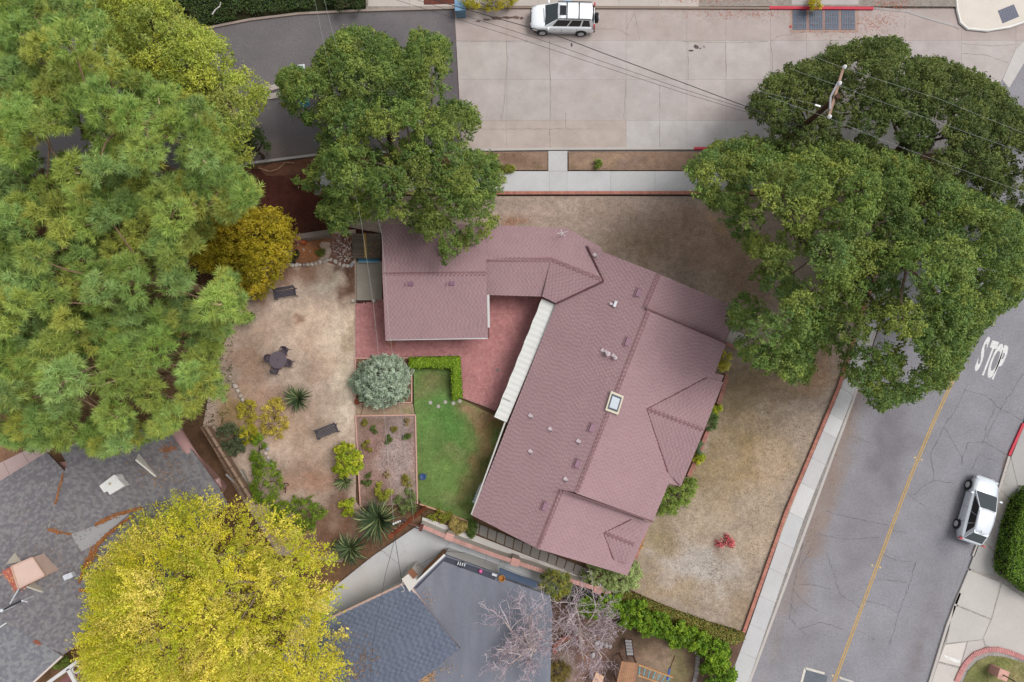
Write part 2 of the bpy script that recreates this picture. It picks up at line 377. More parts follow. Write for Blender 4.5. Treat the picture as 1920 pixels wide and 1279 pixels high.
# the road on the right
ROADW, ROADE = [(1601, 749), (1406, 1279)], [(1920, 790), (1744, 1279)]
ROAD = lin(146, 144, 149)
rd = sheet('asphalt_road', [(1601, 749), (1405, 1283), (1370, 1379), (1708, 1379), (1744, 1279), (1874, 918), (1921, 788), (2000, 560), (2050, 380), (2050, 60), (1925, 84), (1888, 132), (1850, 205), (1740, 370), (1700, 470)], 0.012, ROAD,
      [(1560, 900, 18, 190, lin(146, 128, 118), .85, -20), (1500, 1070, 16, 180, lin(146, 130, 122), .7, -20), (1640, 930, 40, 190, lin(134, 126, 132), .6, -20), (1665, 830, 26, 90, lin(118, 112, 118), .6, -8), (1770, 1010, 26, 24, lin(112, 110, 120), .8),
       (1725, 1230, 12, 90, lin(128, 118, 118), .6, -20), (1500, 1200, 40, 60, lin(138, 134, 138), .7), (1735, 1120, 22, 110, lin(136, 132, 138), .6, -20), (1870, 230, 40, 120, lin(156, 152, 154), .5), (1830, 890, 40, 24, lin(136, 134, 144), .5), (1560, 1170, 120, 20, lin(156, 152, 156), .4)], 0.45, 'asphalt', 0.05)
ck = MB()
for pts in ([(1548, 958), (1600, 972), (1664, 984)], [(1535, 1002), (1585, 1011), (1648, 1008)], [(1549, 1032), (1565, 1080), (1574, 1112), (1612, 1140)], [(1497, 1095), (1530, 1097), (1558, 1105)], [(1505, 1018), (1490, 1090), (1480, 1160), (1510, 1190)], [(1489, 1110), (1512, 1134), (1534, 1146)],
            [(1496, 1180), (1540, 1166), (1581, 1180)], [(1623, 1127), (1660, 1135), (1684, 1150)], [(1656, 1041), (1680, 1051), (1716, 1054)], [(1636, 1086), (1664, 1087), (1700, 1092)], [(1670, 994), (1700, 1000)], [(1718, 1055), (1700, 1110), (1685, 1150), (1668, 1210)],
            [(1714, 930), (1730, 912), (1752, 900), (1790, 906)], [(1700, 925), (1735, 950)], [(1752, 900), (1745, 850), (1760, 820), (1770, 800)], [(1770, 800), (1796, 760), (1815, 720)], [(1770, 800), (1800, 850), (1806, 870)], [(1806, 730), (1850, 742), (1866, 760), (1920, 790)], [(1800, 870), (1815, 830), (1845, 828)], [(1845, 828), (1890, 855)],
            [(1866, 765), (1850, 800), (1845, 830)], [(1822, 880), (1836, 852), (1870, 866)], [(1603, 818), (1636, 834)], [(1520, 1030), (1514, 1040), (1500, 1065)], [(1480, 1130), (1492, 1150)], [(1612, 1183), (1640, 1200)], [(1920, 700), (1880, 760), (1850, 820)]):
    ribbon(ck, wiggle(pts, 6, 1.3), 0.026, 0.017, lin(112, 108, 114), 0.6)
ck.build('crack', M['soil'], rd, kind='stuff')
# yellow double line and reflective studs, each its own marking
yl = root('centre_line', P(1660, 1020), 'worn yellow double line down the middle of the right-hand road', 'road marking')
YEL = lin(196, 160, 96)
for off in (-2.1, 2.1):
    m_ = MB(); ribbon(m_, [(1788 + off, 711), (1750 + off, 792), (1704 + off, 902), (1634 + off, 1090), (1564 + off, 1279), (1535 + off, 1360)], 0.075, 0.019, YEL); m_.build('stripe', M['road_paint'], yl)
for x, y in ((1715, 858), (1728, 862), (1635, 1060), (1650, 1064), (1561, 1267), (1575, 1270)):
    q = P(x, y, 0.012); m_ = MB(); m_.box((q.x, q.y, 0.026), (0.11, 0.11, 0.03), 0.35, lin(240, 205, 130), 0.6); m_.build('reflector', M['paint'], yl)
# patch plate at the bottom and the STOP legend
pt = root('road_patch', P(1535, 1270), 'dark square road patch with a pale painted edge at the bottom', 'road patch')
m_ = MB(); pxbox(m_, [(1511, 1256), (1552, 1268), (1545, 1300), (1500, 1295)], 0.0, 0.018, lin(112, 116, 124)); m_.build('plate', M['asphalt'], pt)
m_ = MB(); ribbon(m_, [(1500, 1290), (1510, 1253), (1546, 1263)], 0.14, 0.022, lin(215, 208, 196)); m_.build('painted_edge', M['road_paint'], pt)
m_ = MB(); ribbon(m_, [(1575, 1271), (1600, 1279)], 0.12, 0.022, lin(200, 196, 190)); m_.build('painted_edge', M['road_paint'], pt)
stp = root('stop_marking', P(1856, 672), 'white painted STOP legend on the road beside the oak', 'road marking')
u = (P(1893, 661) - P(1835, 640)); u = Vector((0.93, -0.30, 0)).normalized(); v = Vector((0.40, 0.92, 0)).normalized()
for ch, px, py in (('S', 1826.5, 691), ('T', 1837.5, 699), ('O', 1847.5, 703), ('P', 1860.5, 708)):
    cu = bpy.data.curves.new('t', 'FONT'); cu.body = ch; cu.offset = 0.035; cu.resolution_u = 4
    to = bpy.data.objects.new('t', cu); COL.objects.link(to); bpy.context.view_layer.update()
    me = bpy.data.meshes.new_from_object(to.evaluated_get(bpy.context.evaluated_depsgraph_get())); bpy.data.objects.remove(to)
    q = P(px, py, 0.019); X = np.array([w.co[:] for w in me.vertices]); X[:, 0] -= X[:, 0].min()
    hh = X[:, 1].max()
    for w, (a, b, _) in zip(me.vertices, X): w.co = q + u * (a * 0.72) + v * (b / hh * 2.35)
    at = me.attributes.new('Col', 'FLOAT_COLOR', 'POINT'); at.data.foreach_set('color', np.tile(np.array([*lin(226, 224, 222), 1], np.float32), len(me.vertices)))
    me.materials.clear(); me.materials.append(M['road_paint']); link('letter', me, stp)

# kerbs: real steps
def kerb(name, pts, col, parent=None, w=0.16, z1=0.13, label=None, step=60):
    k = MB(); q = [P(x, y, z1) for x, y in pts]
    for i in range(len(q) - 1):
        k.bar(q[i] + Vector((0, 0, -z1 / 2 - .04)), q[i + 1] + Vector((0, 0, -z1 / 2 - .04)), w, z1 + .08, vary(col, .03))
    o = k.build(name, M['concrete_new'] if col[1] > .15 else M['paint'], parent)
    if parent is None: o['kind'] = 'structure'
    return o
KC = lin(196, 188, 182)
kerb('kerb', [(-300, 62), (300, 64), (372, 55), (470, 36), (560, 25), (685, 19), (860, 14)], lin(166, 150, 140))
kerb('kerb', [(300, 333), (480, 304), (600, 289), (760, 283), (867, 281), (1030, 279), (1301, 278)], KC)
kerb('kerb', [(1345, 278), (1640, 279), (1700, 300), (1720, 340), (1700, 440), (1600, 750), (1404, 1283), (1370, 1379)], KC)
red = lin(200, 34, 62)
o = kerb('red_kerb', [(1301, 278), (1345, 278)], red); del o['kind']; tag(o, 'short red painted kerb at the edge of the oak crown', 'kerb')
kerb('kerb', [(860, 14), (1000, 13), (1290, 14), (1443, 15)], lin(150, 132, 120))
o = kerb('red_kerb', [(1443, 14), (1638, 15)], red, w=0.2); del o['kind']; tag(o, 'long red painted kerb behind the storm drain grates', 'kerb')
kerb('kerb', [(1638, 15), (1700, 21), (1740, 34), (1790, 48), (1800, 53)], lin(180, 172, 168), z1=0.03)
kerb('kerb', [(1920, 794), (1893, 854)], red); COL.objects[-1].name = 'red_kerb'; o = COL.objects[-1]; del o['kind']; tag(o, 'red painted kerb by the silver car, at the right edge', 'kerb')
kerb('kerb', [(1893, 856), (1874, 918), (1825, 1043)], KC)
kerb('kerb', [(1800, 1112), (1776, 1175), (1744, 1279), (1710, 1379)], KC)

# pavements: every slab a piece of its own
SW = lin(201, 199, 198)
sw = sheet('pavement', [(590, 322), (1700, 322), (1700, 366), (590, 366)], 0.119, lin(150, 142, 136), (), 2.0, 'soil')
xs = [600, 700, 780, 860, 945, 1030, 1063, 1145, 1228, 1310, 1390, 1470, 1550, 1640]
for i in range(len(xs) - 1):
    s = MB(); pxbox(s, [(xs[i], 321), (xs[i + 1], 321), (xs[i + 1], 359), (xs[i], 359)], 0.0, 0.13, vary(SW, .04), .006); s.build('slab', M['concrete_new'], sw)
s = MB(); pxbox(s, [(1028, 283), (1064, 283), (1064, 321), (1028, 321)], 0.0, 0.13, vary(SW, .03), .006); s.build('slab', M['concrete_new'], sw)
s = MB(); pxbox(s, [(846, 285), (893, 284), (900, 321), (842, 321)], 0.0, 0.128, vary(lin(196, 180, 168), .03), .006); s.build('slab', M['concrete_new'], sw)
def edge_line(t): return lerp((1576, 728), (1478, 960), t), lerp((1597, 749), (1510, 960), t)
sw2 = sheet('pavement', [(1575, 728), (1398, 1195), (1325, 1379), (1370, 1379), (1405, 1279), (1598, 749), (1700, 445), (1660, 440)], 0.119, lin(150, 142, 136), (), 2.0, 'soil')
Lp = [(1676, 445), (1577, 727), (1478, 962), (1400, 1188), (1330, 1379)]; Rp = [(1698, 447), (1597, 750), (1510, 965), (1404, 1276), (1368, 1379)]
def along(pts, y):
    for i in range(len(pts) - 1):
        if pts[i][1] <= y <= pts[i + 1][1]: t = (y - pts[i][1]) / (pts[i + 1][1] - pts[i][1]); return lerp(pts[i], pts[i + 1], t)
    return pts[-1]
ys = [450, 500, 550, 600, 650, 690, 727, 775, 808, 858, 905, 960, 1015, 1065, 1117, 1170, 1222, 1270, 1320]
for i in range(len(ys) - 1):
    a, b = along(Lp, ys[i]), along(Lp, ys[i + 1]); c, d = along(Rp, min(ys[i] + 14, 1378)), along(Rp, min(ys[i + 1] + 14, 1378))
    col = lin(210, 208, 207) if ys[i] in (775, 905) else SW
    s = MB(); pxbox(s, [a, c, d, b], 0.0, 0.13, vary(col, .035), .006); s.build('slab', M['concrete_new'], sw2)
# pavement and drive on the right-hand side
sw3 = sheet('pavement', [(1921, 792), (1874, 918), (1744, 1279), (1708, 1379), (2050, 1379), (2050, 560), (1990, 590)], 0.119, lin(168, 160, 152), (), 2.0, 'soil')
GR = lin(178, 174, 170)
for q, c in (([(1923, 795), (1960, 700), (2010, 715), (1965, 820)], GR), ([(1896, 857), (1922, 797), (1962, 822), (1925, 920), (1912, 925)], GR), ([(1876, 918), (1895, 860), (1911, 927), (1906, 945)], GR), ([(1858, 962), (1875, 921), (1905, 947), (1886, 992)], lin(180, 172, 164)), ([(1840, 1005), (1857, 965), (1885, 995), (1870, 1040)], GR),
             ([(1817, 1066), (1839, 1008), (1869, 1043), (1862, 1078)], GR), ([(1798, 1112), (1816, 1069), (1876, 1093), (1858, 1160), (1790, 1132)], lin(198, 192, 186)), ([(1774, 1206), (1789, 1135), (1857, 1162), (1842, 1199)], lin(198, 192, 186)), ([(1879, 1094), (1930, 1128), (1990, 1190), (1930, 1235), (1848, 1210), (1844, 1196), (1860, 1160)], lin(196, 190, 184)),
             ([(1772, 1209), (1812, 1204), (1800, 1250), (1760, 1240)], lin(214, 206, 198)), ([(1759, 1243), (1798, 1253), (1790, 1300), (1742, 1295)], lin(206, 198, 190)), ([(1815, 1203), (1843, 1200), (1846, 1212), (1815, 1235), (1800, 1262), (1801, 1250)], lin(196, 188, 182))):
    s = MB(); pxbox(s, q, 0.0, 0.13, vary(c, .02), .006); s.build('slab', M['concrete_new'], sw3)
s = MB(); pxbox(s, [(1811, 1047), (1819, 1050), (1795, 1124), (1785, 1120)], 0.0, 0.02, lin(150, 148, 152)); s.build('gutter_patch', M['concrete_new'], sw3)
s = MB(); pxbox(s, [(1770, 1228), (1800, 1238), (1799, 1245), (1774, 1235)], 0.12, 0.136, lin(232, 230, 224)); s.build('painted_patch', M['road_paint'], sw3)
# far pavement at the top, with the corner ramp
sw4 = sheet('pavement', [(685, -120), (2050, -120), (2050, 13), (1640, 12), (1000, 11), (860, 12), (685, 17)], 0.119, lin(160, 148, 138), (), 2.0, 'soil')
xs = [690, 768, 806, 850, 905, 960, 1010, 1060, 1110, 1160, 1235, 1310]
for i in range(len(xs) - 1):
    for ya, yb in ((-60, -3), (-2, 12)):
        s = MB(); pxbox(s, [(xs[i], ya), (xs[i + 1], ya), (xs[i + 1], yb), (xs[i], yb)], 0.0, 0.13, vary(lin(196, 184, 176), .04), .006); s.build('slab', M['concrete_new'], sw4)
s = MB(); pxbox(s, [(1484, -60), (1610, -60), (1610, 9), (1484, 9)], 0.0, 0.131, lin(186, 178, 174), .006); s.build('slab', M['concrete_new'], sw4)
cp = root('corner_ramp', P(1850, 20), 'pale concrete corner ramp with curved white kerb at the top right', 'ramp')
m_ = MB(); m_.prism([P2(x, y, .14) for x, y in ((1790, -60), (1797, 20), (1803, 42), (1815, 52), (1850, 55), (1890, 49), (1960, 25), (1960, -60))], 0.0, 0.14, lin(222, 212, 200)); m_.build('pad', M['concrete_new'], cp)
m_ = MB(); q = [P(x, y, .1) for x, y in ((1788, -60), (1795, 20), (1801, 43), (1814, 54), (1850, 57.5), (1891, 51), (1965, 26))]; m_.tube(q, .09, 6, lin(236, 232, 226)); m_.build('kerb_edge', M['paint'], cp)
m_ = MB(); pxbox(m_, [(1871, 20), (1901, 8), (1911, 31), (1880, 44)], 0.13, 0.15, lin(104, 106, 122)); m_.build('tactile_plate', M['paint'], cp)
m_ = MB()
for i in range(7):
    for j in range(6):
        a = lerp((1874, 21), (1901, 11), i / 6); b = lerp((1882, 41), (1908, 30), i / 6); c = lerp(a, b, j / 5); q = P(c[0], c[1], .15); m_.lathe([(.05, 0), (.03, .012)], (q.x, q.y, .15), 6, lin(92, 94, 112))
m_.build('tactile_dome', M['paint'], cp, kind='stuff')
# sunken corner gutter
s = MB(); pxbox(s, [(1905, 92), (1960, 40), (1990, 60), (1925, 110), (1892, 165), (1880, 150)], -0.05, 0.02, lin(200, 194, 190)); s.build('gutter', M['concrete_new'], cs)

# earth strips between kerb and pavement
DIRT = lin(160, 128, 106)
for nm, poly, bl in (('verge', [(900, 285), (1027, 285), (1027, 319), (905, 319)], [(960, 300, 40, 14, lin(140, 106, 84), .8), (1015, 310, 8, 8, lin(120, 110, 50), .8)]),
                     ('verge', [(1066, 285), (1640, 285), (1690, 320), (1066, 319)], [(1150, 300, 60, 10, lin(176, 144, 112), .8), (1180, 310, 20, 8, lin(150, 124, 110), .8), (1080, 312, 12, 6, lin(120, 100, 60), .6)])):
    sheet(nm, poly, 0.124, DIRT, bl, 0.22, 'soil', .2, .06)
sheet('verge', [(595, 293), (700, 290), (846, 287), (840, 320), (500, 330), (480, 312)], 0.115, lin(120, 78, 58), [(520, 310, 40, 10, lin(150, 104, 74), .8)], 0.3, 'soil', .2)
sheet('verge', [(1311, -40), (1482, -40), (1482, 9), (1311, 9)], 0.115, lin(140, 100, 76), [(1390, 4, 60, 6, lin(160, 104, 70), .7)], 0.25, 'soil', .2, .04)
sheet('verge', [(1612, -40), (1660, -40), (1640, 10), (1612, 10)], 0.115, lin(150, 96, 70), (), 0.25, 'soil', .2, .04)
sheet('verge', [(790, -60), (862, -60), (862, 7), (795, 9)], 0.14, lin(110, 60, 48), (), 0.3, 'soil', .2, .04)
# front yard of dry grass and bare earth
FR = lin(176, 156, 138)
front = [(640, 368), (1650, 368), (1676, 390), (1672, 440), (1570, 728), (1394, 1184), (1300, 1160), (1180, 1105), (1080, 1010), (1150, 700), (1080, 500), (730, 440), (650, 425)]
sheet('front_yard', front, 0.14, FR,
      [(1150, 405, 240, 34, lin(186, 160, 144), .95), (1300, 450, 110, 60, lin(172, 136, 112), .8), (1200, 450, 60, 40, lin(168, 142, 112), .7), (1385, 500, 50, 50, lin(164, 134, 108), .8), (1345, 415, 20, 20, lin(184, 146, 104), .6), (1400, 560, 60, 40, lin(160, 130, 104), .6),  # first patch: top strip lightened in colour to offset the oak's shade
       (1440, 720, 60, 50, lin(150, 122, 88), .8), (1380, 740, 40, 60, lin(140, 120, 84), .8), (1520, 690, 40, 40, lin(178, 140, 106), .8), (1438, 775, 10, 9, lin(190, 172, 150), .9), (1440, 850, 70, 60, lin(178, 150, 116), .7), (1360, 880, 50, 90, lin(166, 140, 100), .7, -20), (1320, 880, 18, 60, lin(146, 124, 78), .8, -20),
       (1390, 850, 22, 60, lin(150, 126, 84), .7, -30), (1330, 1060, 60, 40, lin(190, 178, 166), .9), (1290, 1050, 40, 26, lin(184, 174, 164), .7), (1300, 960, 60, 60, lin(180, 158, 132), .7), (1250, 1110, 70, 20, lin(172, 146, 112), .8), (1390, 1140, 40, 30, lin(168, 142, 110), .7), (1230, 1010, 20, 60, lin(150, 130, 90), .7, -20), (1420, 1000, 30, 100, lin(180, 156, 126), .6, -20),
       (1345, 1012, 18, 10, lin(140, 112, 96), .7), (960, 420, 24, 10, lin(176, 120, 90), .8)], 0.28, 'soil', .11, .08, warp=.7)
# back yard: bare sandy earth
SAND = lin(186, 162, 144)
back = [(400, 690), (440, 600), (478, 520), (545, 440), (667, 430), (668, 560), (667, 940), (700, 985), (640, 1055), (520, 1040), (430, 900), (380, 800)]
sheet('back_yard', back, 0.135, SAND,
      [(600, 620, 70, 60, lin(206, 178, 154), .9), (640, 640, 26, 60, lin(212, 190, 166), .8), (610, 520, 30, 16, lin(188, 172, 152), .95), (655, 530, 12, 34, lin(98, 58, 40), .95), (640, 500, 24, 10, lin(90, 52, 38), .8), (550, 505, 40, 20, lin(146, 108, 84), .8), (545, 500, 20, 10, lin(120, 80, 60), .6), (558, 600, 12, 7, lin(138, 88, 64), .9), (480, 560, 20, 20, lin(140, 98, 72), .8),
       (460, 680, 30, 60, lin(168, 132, 106), .8), (500, 760, 50, 40, lin(166, 130, 108), .8), (650, 720, 18, 60, lin(206, 190, 166), .8), (640, 790, 26, 14, lin(214, 194, 172), .9), (600, 840, 60, 40, lin(184, 156, 134), .7), (560, 800, 40, 40, lin(176, 146, 122), .8), (560, 890, 40, 30, lin(158, 122, 100), .8), (600, 910, 40, 16, lin(176, 124, 96), .6), (640, 980, 50, 50, lin(118, 84, 64), .95),
       (610, 1020, 40, 30, lin(110, 76, 58), .9), (580, 1000, 26, 40, lin(126, 92, 68), .8), (440, 780, 30, 40, lin(160, 128, 70), .8), (610, 680, 30, 30, lin(160, 128, 104), .5), (580, 640, 14, 20, lin(170, 138, 116), .5), (420, 860, 30, 60, lin(120, 90, 60), .8), (500, 620, 24, 24, lin(190, 156, 130), .6), (655, 650, 8, 40, lin(160, 134, 104), .6)], 0.22, 'soil', .15, .12, warp=.6, seed=41, gain=1.2)
sheet('planting_bed', [(400, 690), (330, 720), (300, 840), (420, 960), (520, 1060), (640, 1056), (640, 1120), (250, 1279), (-200, 1379), (-400, 800), (-100, 640), (300, 600), (440, 598)], 0.12, lin(126, 92, 62), [(440, 800, 30, 60, lin(150, 130, 60), .7), (0, 840, 60, 40, lin(150, 110, 84), .8), (430, 900, 40, 60, lin(120, 86, 70), .7)], 0.6, 'soil', .25, .1)
sheet('slope', [(470, 316), (600, 322), (700, 330), (716, 436), (560, 438), (520, 430), (430, 400), (300, 330), (-300, 330), (-300, 620), (440, 600), (500, 480)], 0.11, lin(82, 44, 34), [(560, 370, 60, 30, lin(88, 44, 34), .8), (520, 330, 50, 8, lin(120, 74, 54), .8), (300, 500, 200, 100, lin(90, 62, 40), .8)], 0.5, 'soil', .2, .1)
sheet('ivy_bed', [(-300, -120), (686, -120), (686, 18), (560, 23), (470, 34), (372, 53), (-300, 60)], 0.12, lin(42, 48, 22), [(360, 30, 14, 8, lin(110, 64, 36), .8), (440, 20, 20, 10, lin(80, 50, 30), .7), (500, 20, 14, 8, lin(60, 40, 26), .7)], 0.4, 'soil', .3, .15)
# flower bed of stones and fallen leaves behind the bench
sheet('stone_bed', [(548, 444), (600, 436), (660, 440), (664, 505), (640, 500), (600, 488), (548, 498)], 0.16, lin(140, 96, 66), [(580, 470, 26, 20, lin(168, 108, 62), .8), (650, 470, 20, 30, lin(150, 116, 106), .9)], 0.2, 'soil', .3, .1)
# lawn
GRN = lin(112, 140, 66)
sheet('lawn', [(776, 690), (846, 690), (846, 745), (866, 750), (930, 780), (950, 792), (888, 962), (886, 978), (838, 966), (790, 945), (784, 935), (780, 780), (776, 760)], 0.142, GRN,
      [(810, 720, 24, 16, lin(138, 118, 76), .8), (800, 740, 30, 14, lin(140, 120, 84), .7), (830, 725, 14, 20, lin(92, 96, 50), .7), (905, 775, 36, 18, lin(172, 136, 100), 1, -20), (904, 835, 18, 66, lin(166, 128, 88), 1, -15), (886, 900, 13, 46, lin(160, 130, 86), 1, -15), (930, 800, 20, 14, lin(140, 110, 64), .8), (820, 800, 40, 60, lin(96, 148, 62), .9), (870, 760, 14, 8, lin(110, 108, 60), .8), (840, 900, 50, 40, lin(116, 146, 66), .7), (800, 850, 16, 60, lin(120, 142, 70), .6), (920, 870, 14, 30, lin(86, 96, 34), .8, -20), (880, 950, 14, 14, lin(90, 110, 44), .8), (845, 850, 20, 14, lin(150, 146, 92), .5), (850, 930, 30, 10, lin(146, 146, 90), .5)], 0.2, 'soil', .15, .05, seed=60)
# gravel bed and olive bed with their pink edging
def bed(name, poly, base, blobs, edge_label):
    sheet(name, poly, 0.15, base, blobs, 0.2, 'soil', .22, .05, seed=80)
    r_ = root('bed_edging', P(poly[0][0], poly[0][1]), edge_label, 'edging')
    for i in range(len(poly)):
        a, b = P(*poly[i], .17), P(*poly[(i + 1) % len(poly)], .17)
        if name == 'gravel_bed' and i == 2: continue
        m_ = MB(); m_.bar(a, b, .075, .14, lin(218, 170, 156)); m_.build('edging_board', M['paint'], r_)
bed('gravel_bed', [(667, 780), (779, 778), (783, 945), (676, 950)], lin(164, 134, 122), [(740, 840, 24, 70, lin(176, 156, 152), .7), (690, 870, 20, 60, lin(160, 122, 112), .8), (700, 930, 30, 16, lin(140, 106, 84), .8), (700, 800, 24, 16, lin(150, 122, 100), .6), (760, 920, 16, 26, lin(150, 140, 120), .7)], 'pink timber edging round the gravel bed')
bed('olive_bed', [(667, 672), (772, 671), (772, 755), (667, 757)], lin(134, 100, 76), [(672, 740, 8, 14, lin(120, 100, 90), .8)], 'pink timber edging round the olive shrub bed')
sheet('garden_path', [(667, 758), (774, 757), (778, 777), (668, 779)], 0.148, lin(176, 148, 120), [(760, 768, 12, 8, lin(120, 128, 70), .7)], .2, 'soil', .15)
# concrete pad by the small gate
s = MB(); pxbox(s, [(668, 490), (716, 490), (716, 563), (669, 563)], 0.0, 0.15, lin(172, 164, 152)); tag(s.build('concrete_pad', M['concrete']), kind='structure')
s = MB(); pxbox(s, [(670, 564), (700, 564), (700, 569), (670, 569)], 0.0, 0.146, lin(84, 54, 50)); tag(s.build('threshold', M['brick']), kind='structure')

# brick patio: every paver built
def pavers(mb, poly, z, bw, bh, rot, cols, gap=.008, herring=False):
    w = [P2(x, y, z) for x, y in poly]; c0 = np.array(w).mean(0); ca, sa = math.cos(rot), math.sin(rot)
    loc = [((x - c0[0]) * ca + (y - c0[1]) * sa, -(x - c0[0]) * sa + (y - c0[1]) * ca) for x, y in w]; a = np.array(loc); cells = []
    if not herring:
        y = a[:, 1].min(); j = 0
        while y < a[:, 1].max():
            x = a[:, 0].min() - (bw / 2 if j % 2 else 0)
            while x < a[:, 0].max(): cells.append((x, y, bw, bh)); x += bw
            y += bh; j += 1
    else:
        k = bh; nx = int((a[:, 0].max() - a[:, 0].min()) / k) + 6; ny = int((a[:, 1].max() - a[:, 1].min()) / k) + 6
        for j in range(-3, ny):
            for i in range(-3, nx):
                m4 = (i - j) % 4
                if m4 == 0: cells.append((a[:, 0].min() + i * k, a[:, 1].min() + j * k, 2 * k, k))
                if m4 == 3: cells.append((a[:, 0].min() + i * k, a[:, 1].min() + j * k, k, 2 * k))
    cx = np.array([c[0] + c[2] / 2 for c in cells]); cy = np.array([c[1] + c[3] / 2 for c in cells]); ok = inpoly(cx, cy, loc) & (polydist(cx, cy, loc) > .05)
    for (x, y, w_, h_), k in zip(cells, ok):
        if not k: continue
        zt = z + random.uniform(-.002, .003); g2 = gap / 2
        vv = [(x + g2, y + g2), (x + w_ - g2, y + g2), (x + w_ - g2, y + h_ - g2), (x + g2, y + h_ - g2)]
        vv = [(c0[0] + p * ca - q * sa, c0[1] + p * sa + q * ca) for p, q in vv]
        mb.add([(*p, z - .02) for p in vv] + [(*p, zt) for p in vv], [(4, 5, 6, 7), (0, 1, 5, 4), (1, 2, 6, 5), (2, 3, 7, 6), (3, 0, 4, 7)], vary(random.choice(cols), .07))
PAT = [(666, 569), (724, 560), (726, 630), (905, 630), (905, 545), (1022, 548), (1040, 572), (929, 770), (868, 747), (861, 667), (666, 671)]
pa = sheet('brick_patio', PAT, 0.145, lin(182, 134, 130), (), .8, 'soil', .08)
m_ = MB(); pavers(m_, PAT, 0.165, .21, .105, R(0), [lin(197, 138, 136), lin(193, 134, 133), lin(201, 143, 141), lin(189, 129, 130)], herring=True)
m_.build('paver', M['brick'], pa, kind='stuff')
m_ = MB(); q = P(933, 694, .17); m_.lathe([(.13, 0), (.13, .006), (.1, .008)], (q.x, q.y, .166), 14, lin(140, 112, 104)); m_.build('drain_cover', M['dark_metal'], pa)
# neighbour's drive
dv = sheet('driveway', [(560, 1160), (640, 1090), (700, 1042), (784, 985), (830, 1000), (960, 1040), (1090, 1085), (1130, 1110), (1100, 1130), (830, 1070), (640, 1200), (500, 1279)], 0.13, lin(206, 206, 208),
      [(740, 1080, 50, 30, lin(212, 208, 206), .7), (680, 1110, 30, 40, lin(206, 198, 192), .7), (900, 1020, 60, 14, lin(192, 196, 202), .7), (1000, 1055, 60, 14, lin(186, 190, 196), .8)], .3, 'concrete_new', .06)
jt = MB()
for pts in ([(846, 1013), (832, 1030)], [(913, 1040), (909, 1058)], [(940, 1049), (934, 1062)], [(690, 1010), (746, 1057)]): ribbon(jt, pts, .02, .136, lin(120, 120, 124))
jt.build('joint', M['soil'], dv, kind='stuff')
sheet('courtyard', [(560, 1200), (1040, 1110), (1120, 1100), (1400, 1190), (1400, 1379), (560, 1379)], 0.11, lin(120, 92, 76), [(1230, 1225, 40, 30, lin(140, 116, 92), .9), (1230, 1260, 40, 30, lin(168, 140, 116), .9), (1280, 1250, 20, 40, lin(130, 120, 76), .8), (1090, 1220, 60, 60, lin(128, 96, 84), .8), (1200, 1190, 40, 20, lin(90, 74, 54), .8), (1060, 1250, 20, 20, lin(178, 158, 144), .7)], .3, 'soil', .2, .06)
# lawn island at the bottom right with its brick rim
sheet('lawn', [(1806, 1279), (1815, 1258), (1832, 1240), (1855, 1230), (1885, 1232), (1920, 1243), (2000, 1275), (2000, 1379), (1800, 1379)], 0.15, lin(132, 128, 76), [(1870, 1250, 30, 14, lin(120, 130, 60), .8), (1900, 1270, 30, 16, lin(150, 132, 90), .7), (1830, 1270, 14, 14, lin(110, 116, 60), .8)], .25, 'soil', .2, .05)
